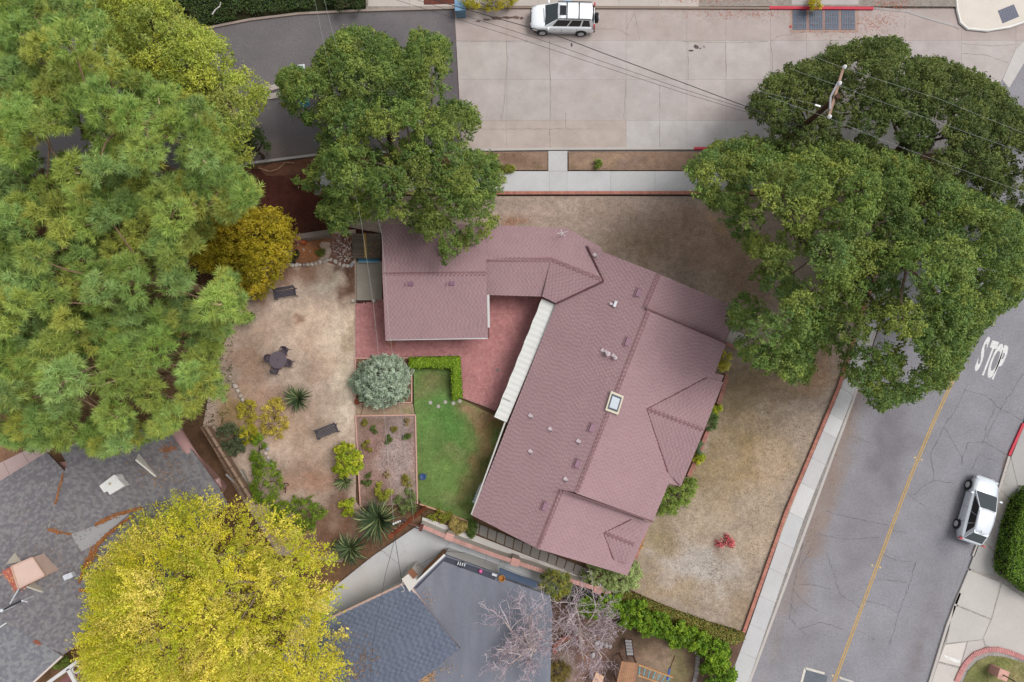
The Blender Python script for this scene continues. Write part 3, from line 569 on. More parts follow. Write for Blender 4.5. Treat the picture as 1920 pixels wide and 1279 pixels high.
# ------------------------------------------------------------------ roofs
def clip_rect(poly, x0, x1, y0, y1):     # outline cut to a rectangle
    for ax, val, keep in ((0, x0, 1), (0, x1, -1), (1, y0, 1), (1, y1, -1)):
        out = []; n = len(poly)
        for i in range(n):
            a, b = poly[i], poly[(i + 1) % n]; da, db = (a[ax] - val) * keep, (b[ax] - val) * keep
            if da >= 0: out.append(a)
            if (da >= 0) != (db >= 0):
                t = da / (da - db); out.append((a[0] + (b[0] - a[0]) * t, a[1] + (b[1] - a[1]) * t))
        poly = out
        if len(poly) < 3: return []
    return poly
def roof_plane(parent, poly, pl, cols, expo=.17, wmin=.12, wmax=.14, thick=.11, fascia=lin(96, 62, 58), name='roof_plane', raise_=.03, deck_mat='paint'):
    n, d = pl; pts = [on_plane(x, y, pl) for x, y in poly]
    ar = sum((pts[i].x * pts[(i + 1) % len(pts)].y - pts[(i + 1) % len(pts)].x * pts[i].y) for i in range(len(pts)))
    if ar < 0: pts = pts[::-1]
    m_ = MB(); k = len(pts); top = [p - n * .012 for p in pts]; bot = [p - Vector((0, 0, thick)) for p in pts]
    m_.add(top + bot, [tuple(range(k)), tuple(range(k, 2 * k))[::-1]] + [(i, k + i, k + (i + 1) % k, (i + 1) % k) for i in range(k)], fascia)
    deck = m_.build(name, M[deck_mat], parent)
    if not cols: return deck
    e1 = Vector((0, 0, 1)).cross(n)
    e1 = e1.normalized() if e1.length > 1e-3 else Vector((1, 0, 0))
    e2 = n.cross(e1)
    if e2.z < 0: e2 = -e2; e1 = -e1
    o = pts[0]; L = [((p - o).dot(e1), (p - o).dot(e2)) for p in pts]; A = np.array(L)
    x0, y0 = A.min(0); x1, y1 = A.max(0); S = MB(); y = y0; row = 0
    while y < y1:
        xs = [x0 - (.13 if row % 2 else 0) - random.uniform(0, .03) - .15]
        while xs[-1] < x1: xs.append(xs[-1] + random.uniform(wmin, wmax))
        xa = np.array(xs); ok = np.ones(len(xs) - 1, bool)
        cor = [inpoly(xa[:-1], np.full(len(xs) - 1, y + t * expo), L) & inpoly(xa[1:], np.full(len(xs) - 1, y + t * expo), L) for t in (.001, .999)]
        full = cor[0] & cor[1]
        for i in range(len(xs) - 1):
            if full[i]: cell = [(xs[i], y), (xs[i + 1], y), (xs[i + 1], y + expo), (xs[i], y + expo)]
            else:
                cell = clip_rect(L, xs[i], xs[i + 1], y, y + expo)
                if len(cell) < 3: continue
            up = raise_ * (1.0 if i % 2 else .35); vv = []
            for (a, b) in cell: vv.append(o + e1 * a + e2 * b + n * (.003 + up * (1 - (b - y) / expo)))
            c = vary(cols[(i % 2) * 2 + random.randrange(2)] if len(cols) >= 4 else random.choice(cols), .025); kk = len(vv)
            ffs = [tuple(range(kk))]
            if full[i]:
                vv += [o + e1 * xs[i] + e2 * y - n * .01, o + e1 * xs[i + 1] + e2 * y - n * .01]; ffs += [(4, 5, 1, 0)]
            S.add(vv, ffs, c)
        y += expo; row += 1
    S.build('shingle', M['shingle'], deck, kind='stuff')
    return deck
def ridge(parent, a, b, col, w=.3, z=.02, name='ridge_cap'):
    a, b = Vector(a), Vector(b); L = (b - a).length; n = max(2, int(L / .24)); m_ = MB(); d = (b - a) / n; s = Vector((-d.y, d.x, 0)).normalized() * w / 2
    for i in range(n):
        p, q = a + d * i, a + d * (i + 1.05); h = Vector((0, 0, z + .012)); h2 = Vector((0, 0, z)); lo = Vector((0, 0, z - .05))
        m_.add([p - s + lo, p + h, p + s + lo, q - s + lo, q + h2, q + s + lo], [(0, 1, 4, 3), (1, 2, 5, 4)], vary(col, .08))
    return m_.build(name, M['shingle'], parent)
def z_at(px, py, pl): return on_plane(px, py, pl).z

MAU = [lin(166, 135, 139), lin(169, 138, 141), lin(174, 142, 145), lin(175, 144, 146)]
CAPC = lin(144, 110, 113)
house = root('house', P(1120, 760), 'long angled house with mauve shingle roof in the middle of the plot', 'house')
pW = plane3(P(1043, 569, 2.8), P(885, 966, 2.8), P(1157, 731, 4.9))
roof_w = roof_plane(house, [(1098, 460), (1129, 472), (1235, 513), (1208, 578), (1216, 583), (1157, 731), (1081, 924), (1053, 918), (1008, 1029), (885, 966), (1043, 569)], pW, MAU)
rN0, rN1 = on_plane(1235, 513, pW), on_plane(1208, 578, pW)
rM0, rM1 = on_plane(1216, 582, pW), on_plane(1081, 924, pW)
rS0, rS1 = on_plane(1053, 918, pW), on_plane(1008, 1029, pW)
pNE = plane3(rN0, rN1, P(1372, 608, 2.75)); pME = plane3(rM0, rM1, P(1345, 690, 3.12)); pSE = plane3(rS0, rS1, P(1192, 1030, 2.75))
roof_plane(house, [(1234, 513), (1384, 578), (1357, 642), (1207, 580)], pNE, MAU)
roof_me = roof_plane(house, [(1214, 582), (1361, 645), (1340, 700), (1357, 704), (1300, 850), (1275, 912), (1254, 906), (1224, 977), (1080, 925)], pME, MAU, thick=.2)
roof_plane(house, [(1052, 917), (1222, 981), (1217, 986), (1176, 1079), (1008, 1029)], pSE, MAU)
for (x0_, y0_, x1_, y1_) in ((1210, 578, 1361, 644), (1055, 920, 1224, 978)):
    m_ = MB(); m_.bar(on_plane(x0_, y0_, pME) - Vector((0, 0, .03)), on_plane(x1_, y1_, pME) - Vector((0, 0, .03)), .09, .16, lin(112, 76, 78)); m_.build('rake_or_shade_strip', M['paint'], house)  # dark strip along each roof step, painting in the shade line there
# cross gables on the road side
def gable(apex, rend, n_pts, s_pts, pl):
    a = on_plane(*apex, pl); e = P(*rend, a.z); vn = on_plane(*n_pts[0], pl); vs_ = on_plane(*s_pts[-1], pl)
    pn = plane3(a, e, vn); ps = plane3(a, e, vs_)
    roof_plane(house, [apex] + n_pts + [rend], pn, MAU); roof_plane(house, [apex, rend] + s_pts, ps, MAU)
    ridge(house, a, e, CAPC); ridge(house, a + Vector((0, 0, .01)), vn + Vector((0, 0, .02)), lin(126, 88, 92), .14, .03, 'valley_strip'); ridge(house, a + Vector((0, 0, .01)), vs_ + Vector((0, 0, .02)), lin(126, 88, 92), .14, .03, 'valley_strip')
gable((1213, 767), (1320, 807), [(1325, 708), (1356, 717)], [(1277, 911), (1252, 886)], pME)
gable((1132, 999), (1188, 1021), [(1184, 974), (1207, 986)], [(1177, 1057), (1150, 1049)], pSE)
for a, b in ((rN0, rN1), (rM0, rM1), (rS0, rS1)): ridge(house, a, b, CAPC)
# the wing to the upper left
zb = 4.0
pBN = plane3(P(717, 423, 2.85), P(912, 421, 2.85), P(815, 514.5, zb)); pBS = plane3(on_plane(718, 516, pBN), on_plane(912, 513, pBN), P(815, 635, 2.6))
MDK = MAU
roof_plane(house, [(716, 421), (911, 421), (912, 514), (717, 517)], pBN, MAU)
roof_plane(house, [(717, 515), (912, 512), (915, 633), (723, 637)], pBS, MDK)
ridge(house, on_plane(718, 515, pBN), on_plane(911, 513, pBN), CAPC)
pMN = plane3(P(911, 423, 2.72), P(1062, 428, 2.72), P(975, 486.5, 3.45)); zr = 3.45
pMS = plane3(P(910, 486, zr), P(1033, 487, zr), P(960, 554.5, 2.65))
pAN = plane3(P(1033, 487, zr), P(1131, 526, zr + .3), P(1096, 447, 2.72)); pAS = plane3(P(1033, 487, zr), P(1131, 526, zr + .3), P(1043, 569, z_at(1043, 569, pW) + .16))
roof_plane(house, [(908, 422), (1062, 428), (1033, 488), (908, 487)], pMN, MAU)
roof_plane(house, [(908, 486), (1034, 487), (1018, 556), (912, 553)], pMS, MDK)
roof_plane(house, [(1033, 487), (1062, 428), (1129, 465), (1129, 474), (1101, 463), (1131, 527)], pAN, MAU)
roof_plane(house, [(1033, 487), (1131, 526), (1043, 569), (1017, 556)], pAS, MDK)
ridge(house, P(911, 486.5, zr), P(1034, 487, zr), CAPC); ridge(house, P(1033, 487, zr), P(1131, 526, zr + .3), CAPC)
ridge(house, on_plane(1100, 462, pW) + Vector((0, 0, .12)), P(1131, 527, zr + .32), lin(104, 72, 76), .12, .04, 'valley_strip'); ridge(house, P(1131, 528, zr + .32), P(1043, 569, 2.98), lin(112, 78, 82), .12, .05, 'valley_strip')
# walls under the eaves
def wall_px(parent, poly, zt, col, name='wall'):
    m_ = MB(); m_.prism([P2(x, y, zt) for x, y in poly], 0.1, zt, col); return m_.build(name, M['stucco'], parent)
CRM = lin(206, 190, 170)
wall_px(house, [(1060, 575), (1120, 490), (1230, 525), (1350, 590), (1330, 650), (1325, 690), (1310, 790), (1262, 890), (1215, 960), (1165, 1060), (1010, 1012), (905, 957)], 2.55, CRM)
wall_px(house, [(730, 437), (900, 437), (1055, 442), (1110, 470), (1060, 560), (1010, 540), (903, 540), (900, 617), (735, 619)], 2.5, CRM)
# windows and a front door in the walls of the patio side
def wall_piece(parent, a, b, z0, z1, off, col, mat, name):
    a, b = Vector(a), Vector(b); d = (b - a).normalized(); n = Vector((-d.y, d.x, 0)); m_ = MB()
    m_.bar((a + n * off) + Vector((0, 0, (z0 + z1) / 2)), (b + n * off) + Vector((0, 0, (z0 + z1) / 2)), .06, z1 - z0, col); return m_.build(name, mat, parent)
wa, wb = Vector((*P2(905, 957, 2.5), 0)), Vector((*P2(1060, 575, 2.5), 0))
for t0, t1, nm in ((.12, .22, 'window'), (.3, .4, 'window'), (.55, .63, 'door'), (.75, .88, 'window')):
    f = wall_piece(house, wa.lerp(wb, t0), wa.lerp(wb, t1), .2 if nm == 'door' else 1.0, 2.15, .03, WHITE, M['paint'], nm)
    wall_piece(f, wa.lerp(wb, t0 + .008), wa.lerp(wb, t1 - .008), .4 if nm == 'door' else 1.08, 2.07, .05, WHITE, M['glass'], 'pane')
# gutters and boards
g_ = MB(); g_.bar(P(724, 637, 2.5), P(914, 634, 2.5), .1, .12, WHITE); g_.build('gutter', M['paint'], house)
g_ = MB(); g_.bar(P(915.5, 553, 2.62), P(916.5, 614, 2.42), .14, .2, WHITE); g_.build('white_board', M['paint'], house)
g_ = MB(); g_.bar(P(916, 615, 2.5), P(916, 634, 2.5), .1, .14, lin(110, 62, 58)); g_.build('trim_board', M['paint'], house)
g_ = MB(); g_.bar(P(947, 792, 2.72), P(884, 965, 2.72), .09, .12, lin(206, 200, 196)); g_.build('gutter', M['paint'], house)
# corrugated patio cover: ridges run down from the eave
pc = MB(); A0, A1 = P(1016, 560, 2.42), P(1043, 571, 2.6); B0, B1 = P(927, 782, 2.42), P(950, 792, 2.6); n = 176
vv = []; ff = []
for i in range(n + 1):
    t = i / n; h = .014 * math.sin(t * 2 * math.pi * 22); a, b = A0.lerp(B0, t), A1.lerp(B1, t)
    wob = .015 * math.sin(t * 40)
    vv += [a + (a - b).normalized() * wob + Vector((0, 0, h)), b + Vector((0, 0, h))]
    if i: k = 2 * i; ff.append((k - 2, k, k + 1, k - 1))
pc.add(vv, ff, lin(236, 235, 230)); o = pc.build('patio_cover', M['paint'], house)
sm = o.modifiers.new('solid', 'SOLIDIFY'); sm.thickness = .012
tr = MB(); q0, q1 = P(943, 746, 2.5), P(957, 753, 2.57); tr.bar(q0, q1, .02, .03, lin(100, 96, 92)); tr.build('lap_seam', M['paint'], house)
for t in (.03, .35, .66, .97):
    p = A0.lerp(B0, t); m_ = MB(); m_.box((p.x + .12, p.y, 1.28), (.1, .1, 2.24), .4, WHITE); m_.build('patio_post', M['paint'], house)
# skylight
sk = root('tmp', (0, 0, 0)); bpy.data.objects.remove(sk)
def on_roof(px, py, pl, up=0.0): return on_plane(px, py, pl) + pl[0] * up
zq = rM0.lerp(rM1, .5).z + .12
q = [P(x, y, zq) for x, y in ((1146, 733), (1170, 743), (1159, 778), (1135, 769))]
m_ = MB(); m_.prism([(p.x, p.y) for p in q], 4.1, zq, lin(222, 212, 188)); sk = m_.build('skylight', M['paint'], house)
c = sum(q, Vector()) / 4; q2 = [c + (p - c) * .58 for p in q]; m_ = MB(); m_.prism([(p.x, p.y) for p in q2], zq - .05, zq + .03, (1, 1, 1)); m_.build('pane', plain('skylight_pane', (.42, .46, .5), .2, 0, .6), sk)
q3 = [c + (p - c) * .78 for p in q]; m_ = MB(); m_.prism([(p.x, p.y) for p in q3], zq - .05, zq + .012, lin(84, 88, 100)); m_.build('gasket', M['paint'], sk)
# roof vents: flat hoods, pipes, dish bracket
ax = math.atan2((rM0 - rM1).y, (rM0 - rM1).x)
for x, y in ((1198, 550), (1178, 642), (1111, 803), (1084, 870), (1023, 950)):
    p = on_roof(x, y, pW, .06); m_ = MB(); m_.box(p, (.52, .32, .1), ax, lin(150, 112, 128), .85); o = m_.build('roof_vent', M['paint'], house)
    m_ = MB(); m_.box(p - Vector((0, 0, .07)), (.62, .46, .03), ax, lin(140, 104, 112)); m_.build('flashing', M['paint'], o)
for x, y in ((770, 532), (847, 531)):
    p = on_roof(x, y, pBS, .05); m_ = MB(); m_.box(p, (.34, .28, .1), 0, lin(138, 100, 122), .8); o = m_.build('roof_vent', M['paint'], house)
    m_ = MB(); m_.bar(p + Vector((-.34, -.15, -.02)), p + Vector((-.3, .15, -.02)), .05, .06, lin(136, 100, 118)); m_.build('flashing', M['paint'], o)
for x, y, h, r_ in ((1117, 482, .35, .055), (1138, 664, .4, .11), (1152, 671, .3, .09), (1132, 661, .3, .05), (996, 783, .3, .05), (1033, 808, .3, .05), (1086, 831, .3, .05), (996, 850, .3, .05), (1062, 902, .3, .05)):
    p = on_roof(x, y, pW, -.05); m_ = MB(); m_.lathe([(r_, 0), (r_, h)], p, 12, lin(198, 186, 188)); o = m_.build('vent_pipe', M['paint'], house)
    m_ = MB(); m_.lathe([(r_ * .8, h - .1), (r_ * .8, h + .004)], p, 10, lin(60, 50, 52)); m_.build('pipe_mouth', M['paint'], o)
    if r_ > .08: m_ = MB(); m_.lathe([(r_ * 1.1, h + .03), (r_ * 1.35, h + .05), (.01, h + .12)], p, 12, lin(206, 190, 194)); m_.build('rain_cap', M['paint'], o)
    m_ = MB(); f = on_roof(x, y, pW, .025) + Vector((math.cos(ax), math.sin(ax), 0)) * .06; m_.box(f, (.42, .2, .03), ax + 1.2, lin(196, 180, 184)); m_.build('flashing', M['paint'], o)
p = on_roof(1154, 571, pW, .1); m_ = MB(); m_.box(p, (.36, .16, .2), ax, lin(226, 226, 230)); o = m_.build('exhaust_hood', M['paint'], house); m_ = MB(); m_.box(p + Vector((-.22, .02, -.06)), (.14, .2, .08), ax, lin(206, 190, 196)); m_.build('flashing', M['paint'], o)
p = on_roof(1052, 444, pAN, 0); m_ = MB()
m_.tube([p, p + Vector((0, 0, 1.1))], .025, 6, lin(214, 208, 208))
for a, l in ((.2, .34), (2.0, .22), (3.3, .34), (4.4, .2), (5.3, .26)): m_.tube([p + Vector((0, 0, 1.05)), p + Vector((math.cos(a) * l, math.sin(a) * l, 1.12))], .018, 5, lin(222, 216, 216))
m_.build('aerial', M['paint'], house)
# air conditioner at the garden wall
ac = root('air_conditioner', P(890, 928), 'pale boxed air conditioner under the eave beside the lawn', 'air conditioner')
q = [P(x, y, 1.2) for x, y in ((900, 908), (909, 911), (896, 947), (885, 942))]; m_ = MB(); m_.prism([(a.x, a.y) for a in q], .16, 1.2, lin(196, 204, 204)); soft(m_.build('casing', M['paint'], ac), .02)
for x, y in ((888, 936), (889.5, 931), (891, 926)): p = P(x, y, 1.2); m_ = MB(); m_.lathe([(.05, 0), (.05, .012)], (p.x, p.y, 1.2), 8, lin(60, 64, 70)); m_.build('vent_slot', M['paint'], ac)
# brick planters along the road side of the house
def brick_course(name, pts, z0, z1, w, col, label, cat='wall', cap=None, step=.105, px_z=None, proud=.012):
    """a low wall of real bricks: a core, and a rowlock course on top"""
    r_ = root(name, P(*pts[0]), label, cat); q = [P(x, y, z1) for x, y in pts]; core = MB(); br = MB()
    for i in range(len(q) - 1):
        a, b = q[i], q[i + 1]; d = b - a; L = d.length; d.normalize(); core.bar(a + Vector((0, 0, -(z1 - z0) / 2 - .03)), b + Vector((0, 0, -(z1 - z0) / 2 - .03)), w - .02, z1 - z0 - .06, cap or vary(col, .03)); n = max(1, int(L / step)); ang = math.atan2(d.y, d.x)
        for k in range(n):
            p = a + d * (L * (k + .5) / n); br.box((p.x, p.y, z1 - .035 + random.uniform(-.004, .006)), (L / n - .012, w + proud, .07), ang, vary(col, .14))
    core.build('wall_core', M['mortar'] if cap is None else M['stucco'], r_); br.build('brick', M['brick'], r_, kind='stuff'); return r_
BR = lin(188, 128, 112)
brick_course('brick_wall', [(600, 361.5), (935, 361.5), (1300, 361), (1640, 361)], 0.0, .32, .2, BR, 'low brick wall between the top pavement and the dry front yard')
brick_course('brick_wall', [(1665, 440), (1573, 727), (1474, 962), (1395, 1186)], 0.0, .32, .2, BR, 'low brick wall along the right-hand pavement beside the dry front yard')
brick_course('brick_planter', [(1364, 702), (1357, 730), (1347, 758)], 0.1, .6, .24, lin(176, 124, 112), 'upper brick planter wall along the road side of the house')
brick_course('brick_planter', [(1329, 805), (1313, 845), (1292, 893)], 0.1, .6, .24, lin(176, 124, 112), 'brick planter wall beneath the large cross gable')
brick_course('brick_planter', [(1213, 985), (1203, 1015), (1190, 1050)], 0.1, .6, .24, lin(186, 130, 112), 'short brick planter wall beneath the small cross gable')
brick_course('brick_wall', [(1362, 644), (1385, 654), (1400, 662)], 0.1, .45, .2, lin(190, 140, 126), 'short brick wall beside the front step near the oak')
s = MB(); pxbox(s, [(1360, 641), (1372, 615), (1400, 630), (1400, 661)], 0.0, 0.2, lin(196, 188, 180)); tag(s.build('front_step', M['concrete_new']), 'pale concrete front step half under the oak', 'step')
# white stucco garden wall with pink brick cap, below the house
gw = root('garden_wall', P(900, 1010), 'white stucco boundary wall with pink brick cap and piers below the house', 'wall')
wp = [(788, 985), (850, 1012), (925, 1040), (1000, 1065), (1080, 1092), (1145, 1112)]
m_ = MB(); q = [P(x, y, 1.35) for x, y in wp]
for i in range(len(q) - 1): m_.bar(q[i] - Vector((0, 0, .65)), q[i + 1] - Vector((0, 0, .65)), .2, 1.28, lin(222, 214, 204))
m_.build('wall', M['stucco'], gw); br = MB()
for i in range(len(q) - 1):
    d = q[i + 1] - q[i]; L = d.length; d.normalize(); n = int(L / .2)
    for k in range(n): p = q[i] + d * (L * (k + .5) / n); br.box((p.x, p.y, 1.37 + random.uniform(0, .006)), (L / n - .012, .26, .07), math.atan2(d.y, d.x), vary(lin(206, 160, 150), .06))
br.build('cap_brick', M['brick'], gw, kind='stuff')
for x, y in ((843, 1007), (966, 1054), (1121, 1106)):
    p = P(x, y, 1.42); m_ = MB(); m_.box((p.x, p.y, .75), (.46, .4, 1.3), -.33, lin(214, 200, 190)); o = m_.build('pier', M['stucco'], gw); m_ = MB(); m_.box((p.x, p.y, 1.43), (.52, .46, .08), -.33, lin(210, 162, 152)); m_.build('pier_cap', M['brick'], o)
# pale ledge behind that wall, slab path, retaining strip
sheet('ledge', [(792, 970), (812, 975), (890, 1002), (940, 1022), (1010, 1048), (1095, 1078), (1145, 1098), (1140, 1110), (1000, 1066), (850, 1013), (790, 986)], 0.16, lin(226, 221, 215), [(1040, 1066, 80, 10, lin(176, 166, 156), .7), (1110, 1095, 30, 8, lin(160, 146, 134), .7)], .25, 'concrete_new', .08)
sheet('planting_bed', [(790, 950), (800, 955), (884, 980), (1010, 1030), (1100, 1070), (1095, 1078), (1010, 1050), (890, 1003), (812, 976), (792, 968)], 0.17, lin(110, 80, 56), [(840, 970, 20, 10, lin(110, 104, 40), .7)], .2, 'soil', .2)
pp = root('slab_path', P(980, 1025), 'path of square grey concrete slabs beside the south wall of the house', 'path')
for i in range(14):
    t0, t1 = i / 14, (i + .9) / 14; a, b = lerp((884, 977), (1112, 1071), t0), lerp((884, 977), (1112, 1071), t1); c, d = lerp((882, 996), (1106, 1089), t1), lerp((882, 996), (1106, 1089), t0)
    m_ = MB(); pxbox(m_, [a, b, c, d], .1, .2 + random.uniform(0, .012), vary(lin(152, 146, 140), .07)); soft(m_.build('slab', M['concrete'], pp), .012, 1)
m_ = MB(); q = [P(x, y, .2) for x, y in ((787, 945), (838, 962), (886, 981))]
for i in range(2): m_.bar(q[i], q[i + 1], .09, .14, lin(206, 160, 130))
tag(m_.build('lawn_edging', M['paint']), 'thin tan edging board along the lower lawn edge', 'edging')
# ------------------------------------------------------------------ the neighbours' buildings
SLATE = [lin(104, 111, 128), lin(108, 115, 132), lin(114, 121, 138), lin(118, 125, 142)]
gar = root('garage', P(860, 1160), 'neighbouring garage with blue-grey shingles and a flat dark roof at the bottom', 'garage')
pG = plane3(P(640, 1151, 3.0), P(764, 1093, 3.0), P(740, 1240, 4.0))
roof_plane(gar, [(560, 1190), (640, 1151), (764, 1093), (862, 1217), (778, 1283), (700, 1340), (540, 1340)], pG, SLATE, .17, .17, .21, fascia=lin(150, 122, 110))
m_ = MB(); m_.bar(P(600, 1168, 2.95), P(763, 1091, 2.95), .14, .14, lin(190, 160, 146)); m_.build('eave_gutter', M['paint'], gar)
m_ = MB(); m_.bar(P(766, 1094, 3.06), P(831, 1182, 3.36), .1, .2, lin(214, 186, 176)); m_.build('rake_or_shade_strip', M['paint'], gar)
m_ = MB(); m_.bar(P(832, 1184, 3.36), P(862, 1217, 3.5), .1, .2, lin(70, 72, 82)); m_.build('rake_or_shade_strip', M['paint'], gar)
FLAT = [(769, 1102), (834, 1041), (935, 1077), (935, 1083), (1032, 1118), (1036, 1150), (1030, 1340), (700, 1340), (778, 1283), (858, 1219)]
m_ = MB(); m_.prism([P2(x, y, 3.0) for x, y in FLAT], 2.7, 3.0, lin(122, 125, 136)); m_.build('flat_roof', surf('rolled_roofing', attr=True, rough=.9, var=.12, scale=.7, fine=.1, fscale=14, bump=.2, stretch=(1.6, .35, 1, .35), tint=lin(136, 136, 146), tscale=.5, tamount=.5), gar)
m_ = MB(); m_.prism([P2(x, y, 2.7) for x, y in [(775, 1103), (834, 1044), (932, 1079), (934, 1086), (1025, 1116), (1030, 1340), (560, 1340), (600, 1180), (755, 1102)]], 0.1, 2.69, lin(222, 220, 216)); m_.build('wall', M['stucco'], gar)
a, b = P(778, 1098, 2.2), P(830, 1045, 2.2); n_ = (b - a).cross(Vector((0, 0, 1))).normalized(); n_ = -n_ if n_.x > 0 else n_
gd = MB(); gd.bar(Vector((a.x, a.y, 1.25)) + n_ * .06, Vector((b.x, b.y, 1.25)) + n_ * .06, .08, 2.1, lin(168, 116, 62)); gd = gd.build('garage_door', M['wood'], gar)
for k in range(4):
    m_ = MB(); z_ = .46 + k * .52; m_.bar(Vector((a.x, a.y, z_)) + n_ * .115, Vector((b.x, b.y, z_)) + n_ * .115, .03, .47, vary(lin(172, 120, 66), .05)); m_.build('door_panel', M['wood'], gd)
m_ = MB(); m_.bar(P(779, 1093, 3.04), P(834, 1040, 3.04), .12, .12, WHITE); m_.build('trim_board', M['paint'], gar)
m_ = MB(); m_.prism([P2(x, y, 3.02) for x, y in ((836, 1044), (932, 1077), (928, 1088), (830, 1052))], 3.0, 3.015, lin(58, 60, 74)); m_.build('dark_membrane', M['paint'], gar)
m_ = MB(); m_.prism([P2(x, y, 3.02) for x, y in ((776, 1103), (834, 1046), (833, 1051), (781, 1104))], 3.0, 3.014, lin(62, 64, 78)); m_.build('dark_membrane', M['paint'], gar)
q = P(866, 1058, 3.0); vt = MB(); vt.box((q.x, q.y, 3.1), (.3, .3, .2), .3, lin(40, 42, 56)); vt = vt.build('turbine_vent', M['paint'], gar)
m_ = MB()
for k in range(4): m_.box((q.x - .2 + k * .13, q.y + .12 - k * .03, 3.26), (.06, .18, .08), -.3, lin(210, 212, 216))
m_.build('vent_fin', M['paint'], vt)
m_ = MB(); q = P(927, 1077, 3.0); m_.box((q.x, q.y, 3.08), (.3, .12, .14), -.3, lin(214, 214, 218)); m_.build('vent_box', M['paint'], gar)
m_ = MB(); q = P(901, 1071, 3.13); m_.ball(q, .12, 12, 8, col=lin(222, 96, 160)); m_.smooth = True; tag(m_.build('ball', M['paint']), 'small pink ball lying on the flat garage roof', 'ball')
st_ = MB(); q = [P2(x, y, 3.2) for x, y in ((753, 1086), (768, 1074), (784, 1091), (768, 1110))]; st_.prism(q, 0.1, 3.2, lin(220, 214, 206)); st_ = st_.build('stucco_pier', M['stucco'], gar)
m_ = MB(); q = [P2(x, y, 3.26) for x, y in ((764, 1073), (772, 1066), (783, 1078), (775, 1086))]; m_.prism(q, 3.15, 3.26, lin(140, 96, 74)); m_.build('brick_cap', M['brick'], st_)
m_ = MB(); m_.tube([P(755, 1090, 3.3), P(752, 1096, 3.35), P(757, 1102, 3.3), P(758, 1108, 3.2), P(752, 1110, 3.2)], .02, 6, lin(210, 210, 210)); m_.build('service_mast', M['paint'], gar)
aw = MB(); qa = [P(936, 1064, 2.5), P(1008, 1092, 2.5), P(1006, 1104, 2.75), P(936, 1080, 2.75)]; aw.add(qa + [p - Vector((0, 0, .06)) for p in qa], [(0, 1, 2, 3), (7, 6, 5, 4), (0, 4, 5, 1), (1, 5, 6, 2), (2, 6, 7, 3), (3, 7, 4, 0)], lin(68, 84, 108)); aw.build('awning', M['paint'], gar)
bu = root('bucket', P(941, 1082, 3.0), 'orange round tub on the flat roof beside the blue awning', 'tub'); m_ = MB(); q = P(941, 1083, 3.0); m_.lathe([(.16, 0), (.2, .24), (.17, .24), (.13, .04)], (q.x, q.y, 3.0), 14, lin(186, 126, 50)); m_.build('tub', M['paint'], bu)

nh = root('house', P(150, 1040), 'neighbouring house with worn grey shingle roof at the lower left', 'house')
GREY = [lin(136, 132, 134), lin(129, 125, 128), lin(144, 139, 140), lin(122, 118, 122), lin(142, 133, 130)]
pA = plane3(P(0, 905, 3.0), P(90, 850, 3.0), P(105, 945, 4.1)); r0, r1 = on_plane(121, 884, pA), on_plane(90, 992, pA)
pB = plane3(r0, r1, P(372, 865, 3.0)); pC = plane3(r1, on_plane(240, 965, pB), P(115, 1228, 3.0)); pD = plane3(P(0, 1160, 3.3), P(117, 1228, 3.0), P(60, 1285, 2.9))
roof_plane(nh, [(-80, 952), (88, 848), (122, 884), (90, 992), (-80, 1095)], pA, GREY, .14, .13, .3, fascia=lin(110, 70, 60))
roof_plane(nh, [(121, 884), (126, 870), (112, 845), (200, 800), (335, 810), (412, 915), (430, 950), (380, 980), (245, 962), (136, 1000), (90, 992)], pB, GREY, .14, .13, .3, fascia=lin(110, 70, 60))
roof_plane(nh, [(-80, 1090), (90, 992), (136, 1000), (245, 962), (380, 978), (300, 1130), (163, 1197), (116, 1229), (0, 1161), (-80, 1115)], pC, GREY, .14, .13, .3, fascia=lin(110, 70, 60))
roof_plane(nh, [(-80, 1112), (0, 1160), (117, 1228), (60, 1285), (-80, 1350)], pD, [lin(138, 138, 142), lin(128, 128, 134), lin(148, 147, 149)], .14, .13, .3, fascia=lin(120, 80, 70))
for a, b, c, w in ((r0, r1, lin(160, 156, 154), .12), (P(0, 1160, 3.36), P(116, 1228, 3.06), lin(96, 84, 84), .1)): ridge(nh, a, b, c, w, .03, 'hip_strip')
q = [on_plane(x, y, pC) + Vector((0, 0, .05)) for x, y in ((134, 1001), (170, 986), (206, 970), (243, 963), (200, 1000), (180, 1020), (153, 1034))]; m_ = MB(); m_.add(q + [p - Vector((0, 0, .06)) for p in q], [tuple(range(7))] + [(i, 7 + i, 7 + (i + 1) % 7, (i + 1) % 7) for i in range(7)], lin(166, 164, 164)); m_.build('metal_panel', M['concrete_new'], nh)
wl = MB(); wl.prism([P2(x, y, 2.6) for x, y in ((-100, 970), (90, 870), (320, 840), (395, 920), (300, 1120), (110, 1215), (50, 1270), (-100, 1340))], .1, 2.6, lin(190, 150, 140)); wl.build('wall', M['stucco'], nh)
def debris(mb, spine, w, n, pl, col):
    for _ in range(n):
        t = random.random() * (len(spine) - 1); i = int(t); c = lerp(spine[i], spine[i + 1], t - i); ww = w[i] + (w[min(i + 1, len(w) - 1)] - w[i]) * (t - i)
        p = on_plane(c[0] + random.gauss(0, ww), c[1] + random.gauss(0, ww), pl) + Vector((0, 0, random.uniform(.05, .1))); a = random.random() * 6.3; s = random.uniform(.03, .07)
        x = Vector((math.cos(a), math.sin(a), random.uniform(-.3, .3))) * s; y = Vector((-math.sin(a), math.cos(a), random.uniform(-.3, .3))) * s * .7
        mb.add([p - x, p - y, p + x, p + y], [(0, 1, 2, 3)], vary(col, .25))
db = MB(); OR = lin(164, 108, 66)
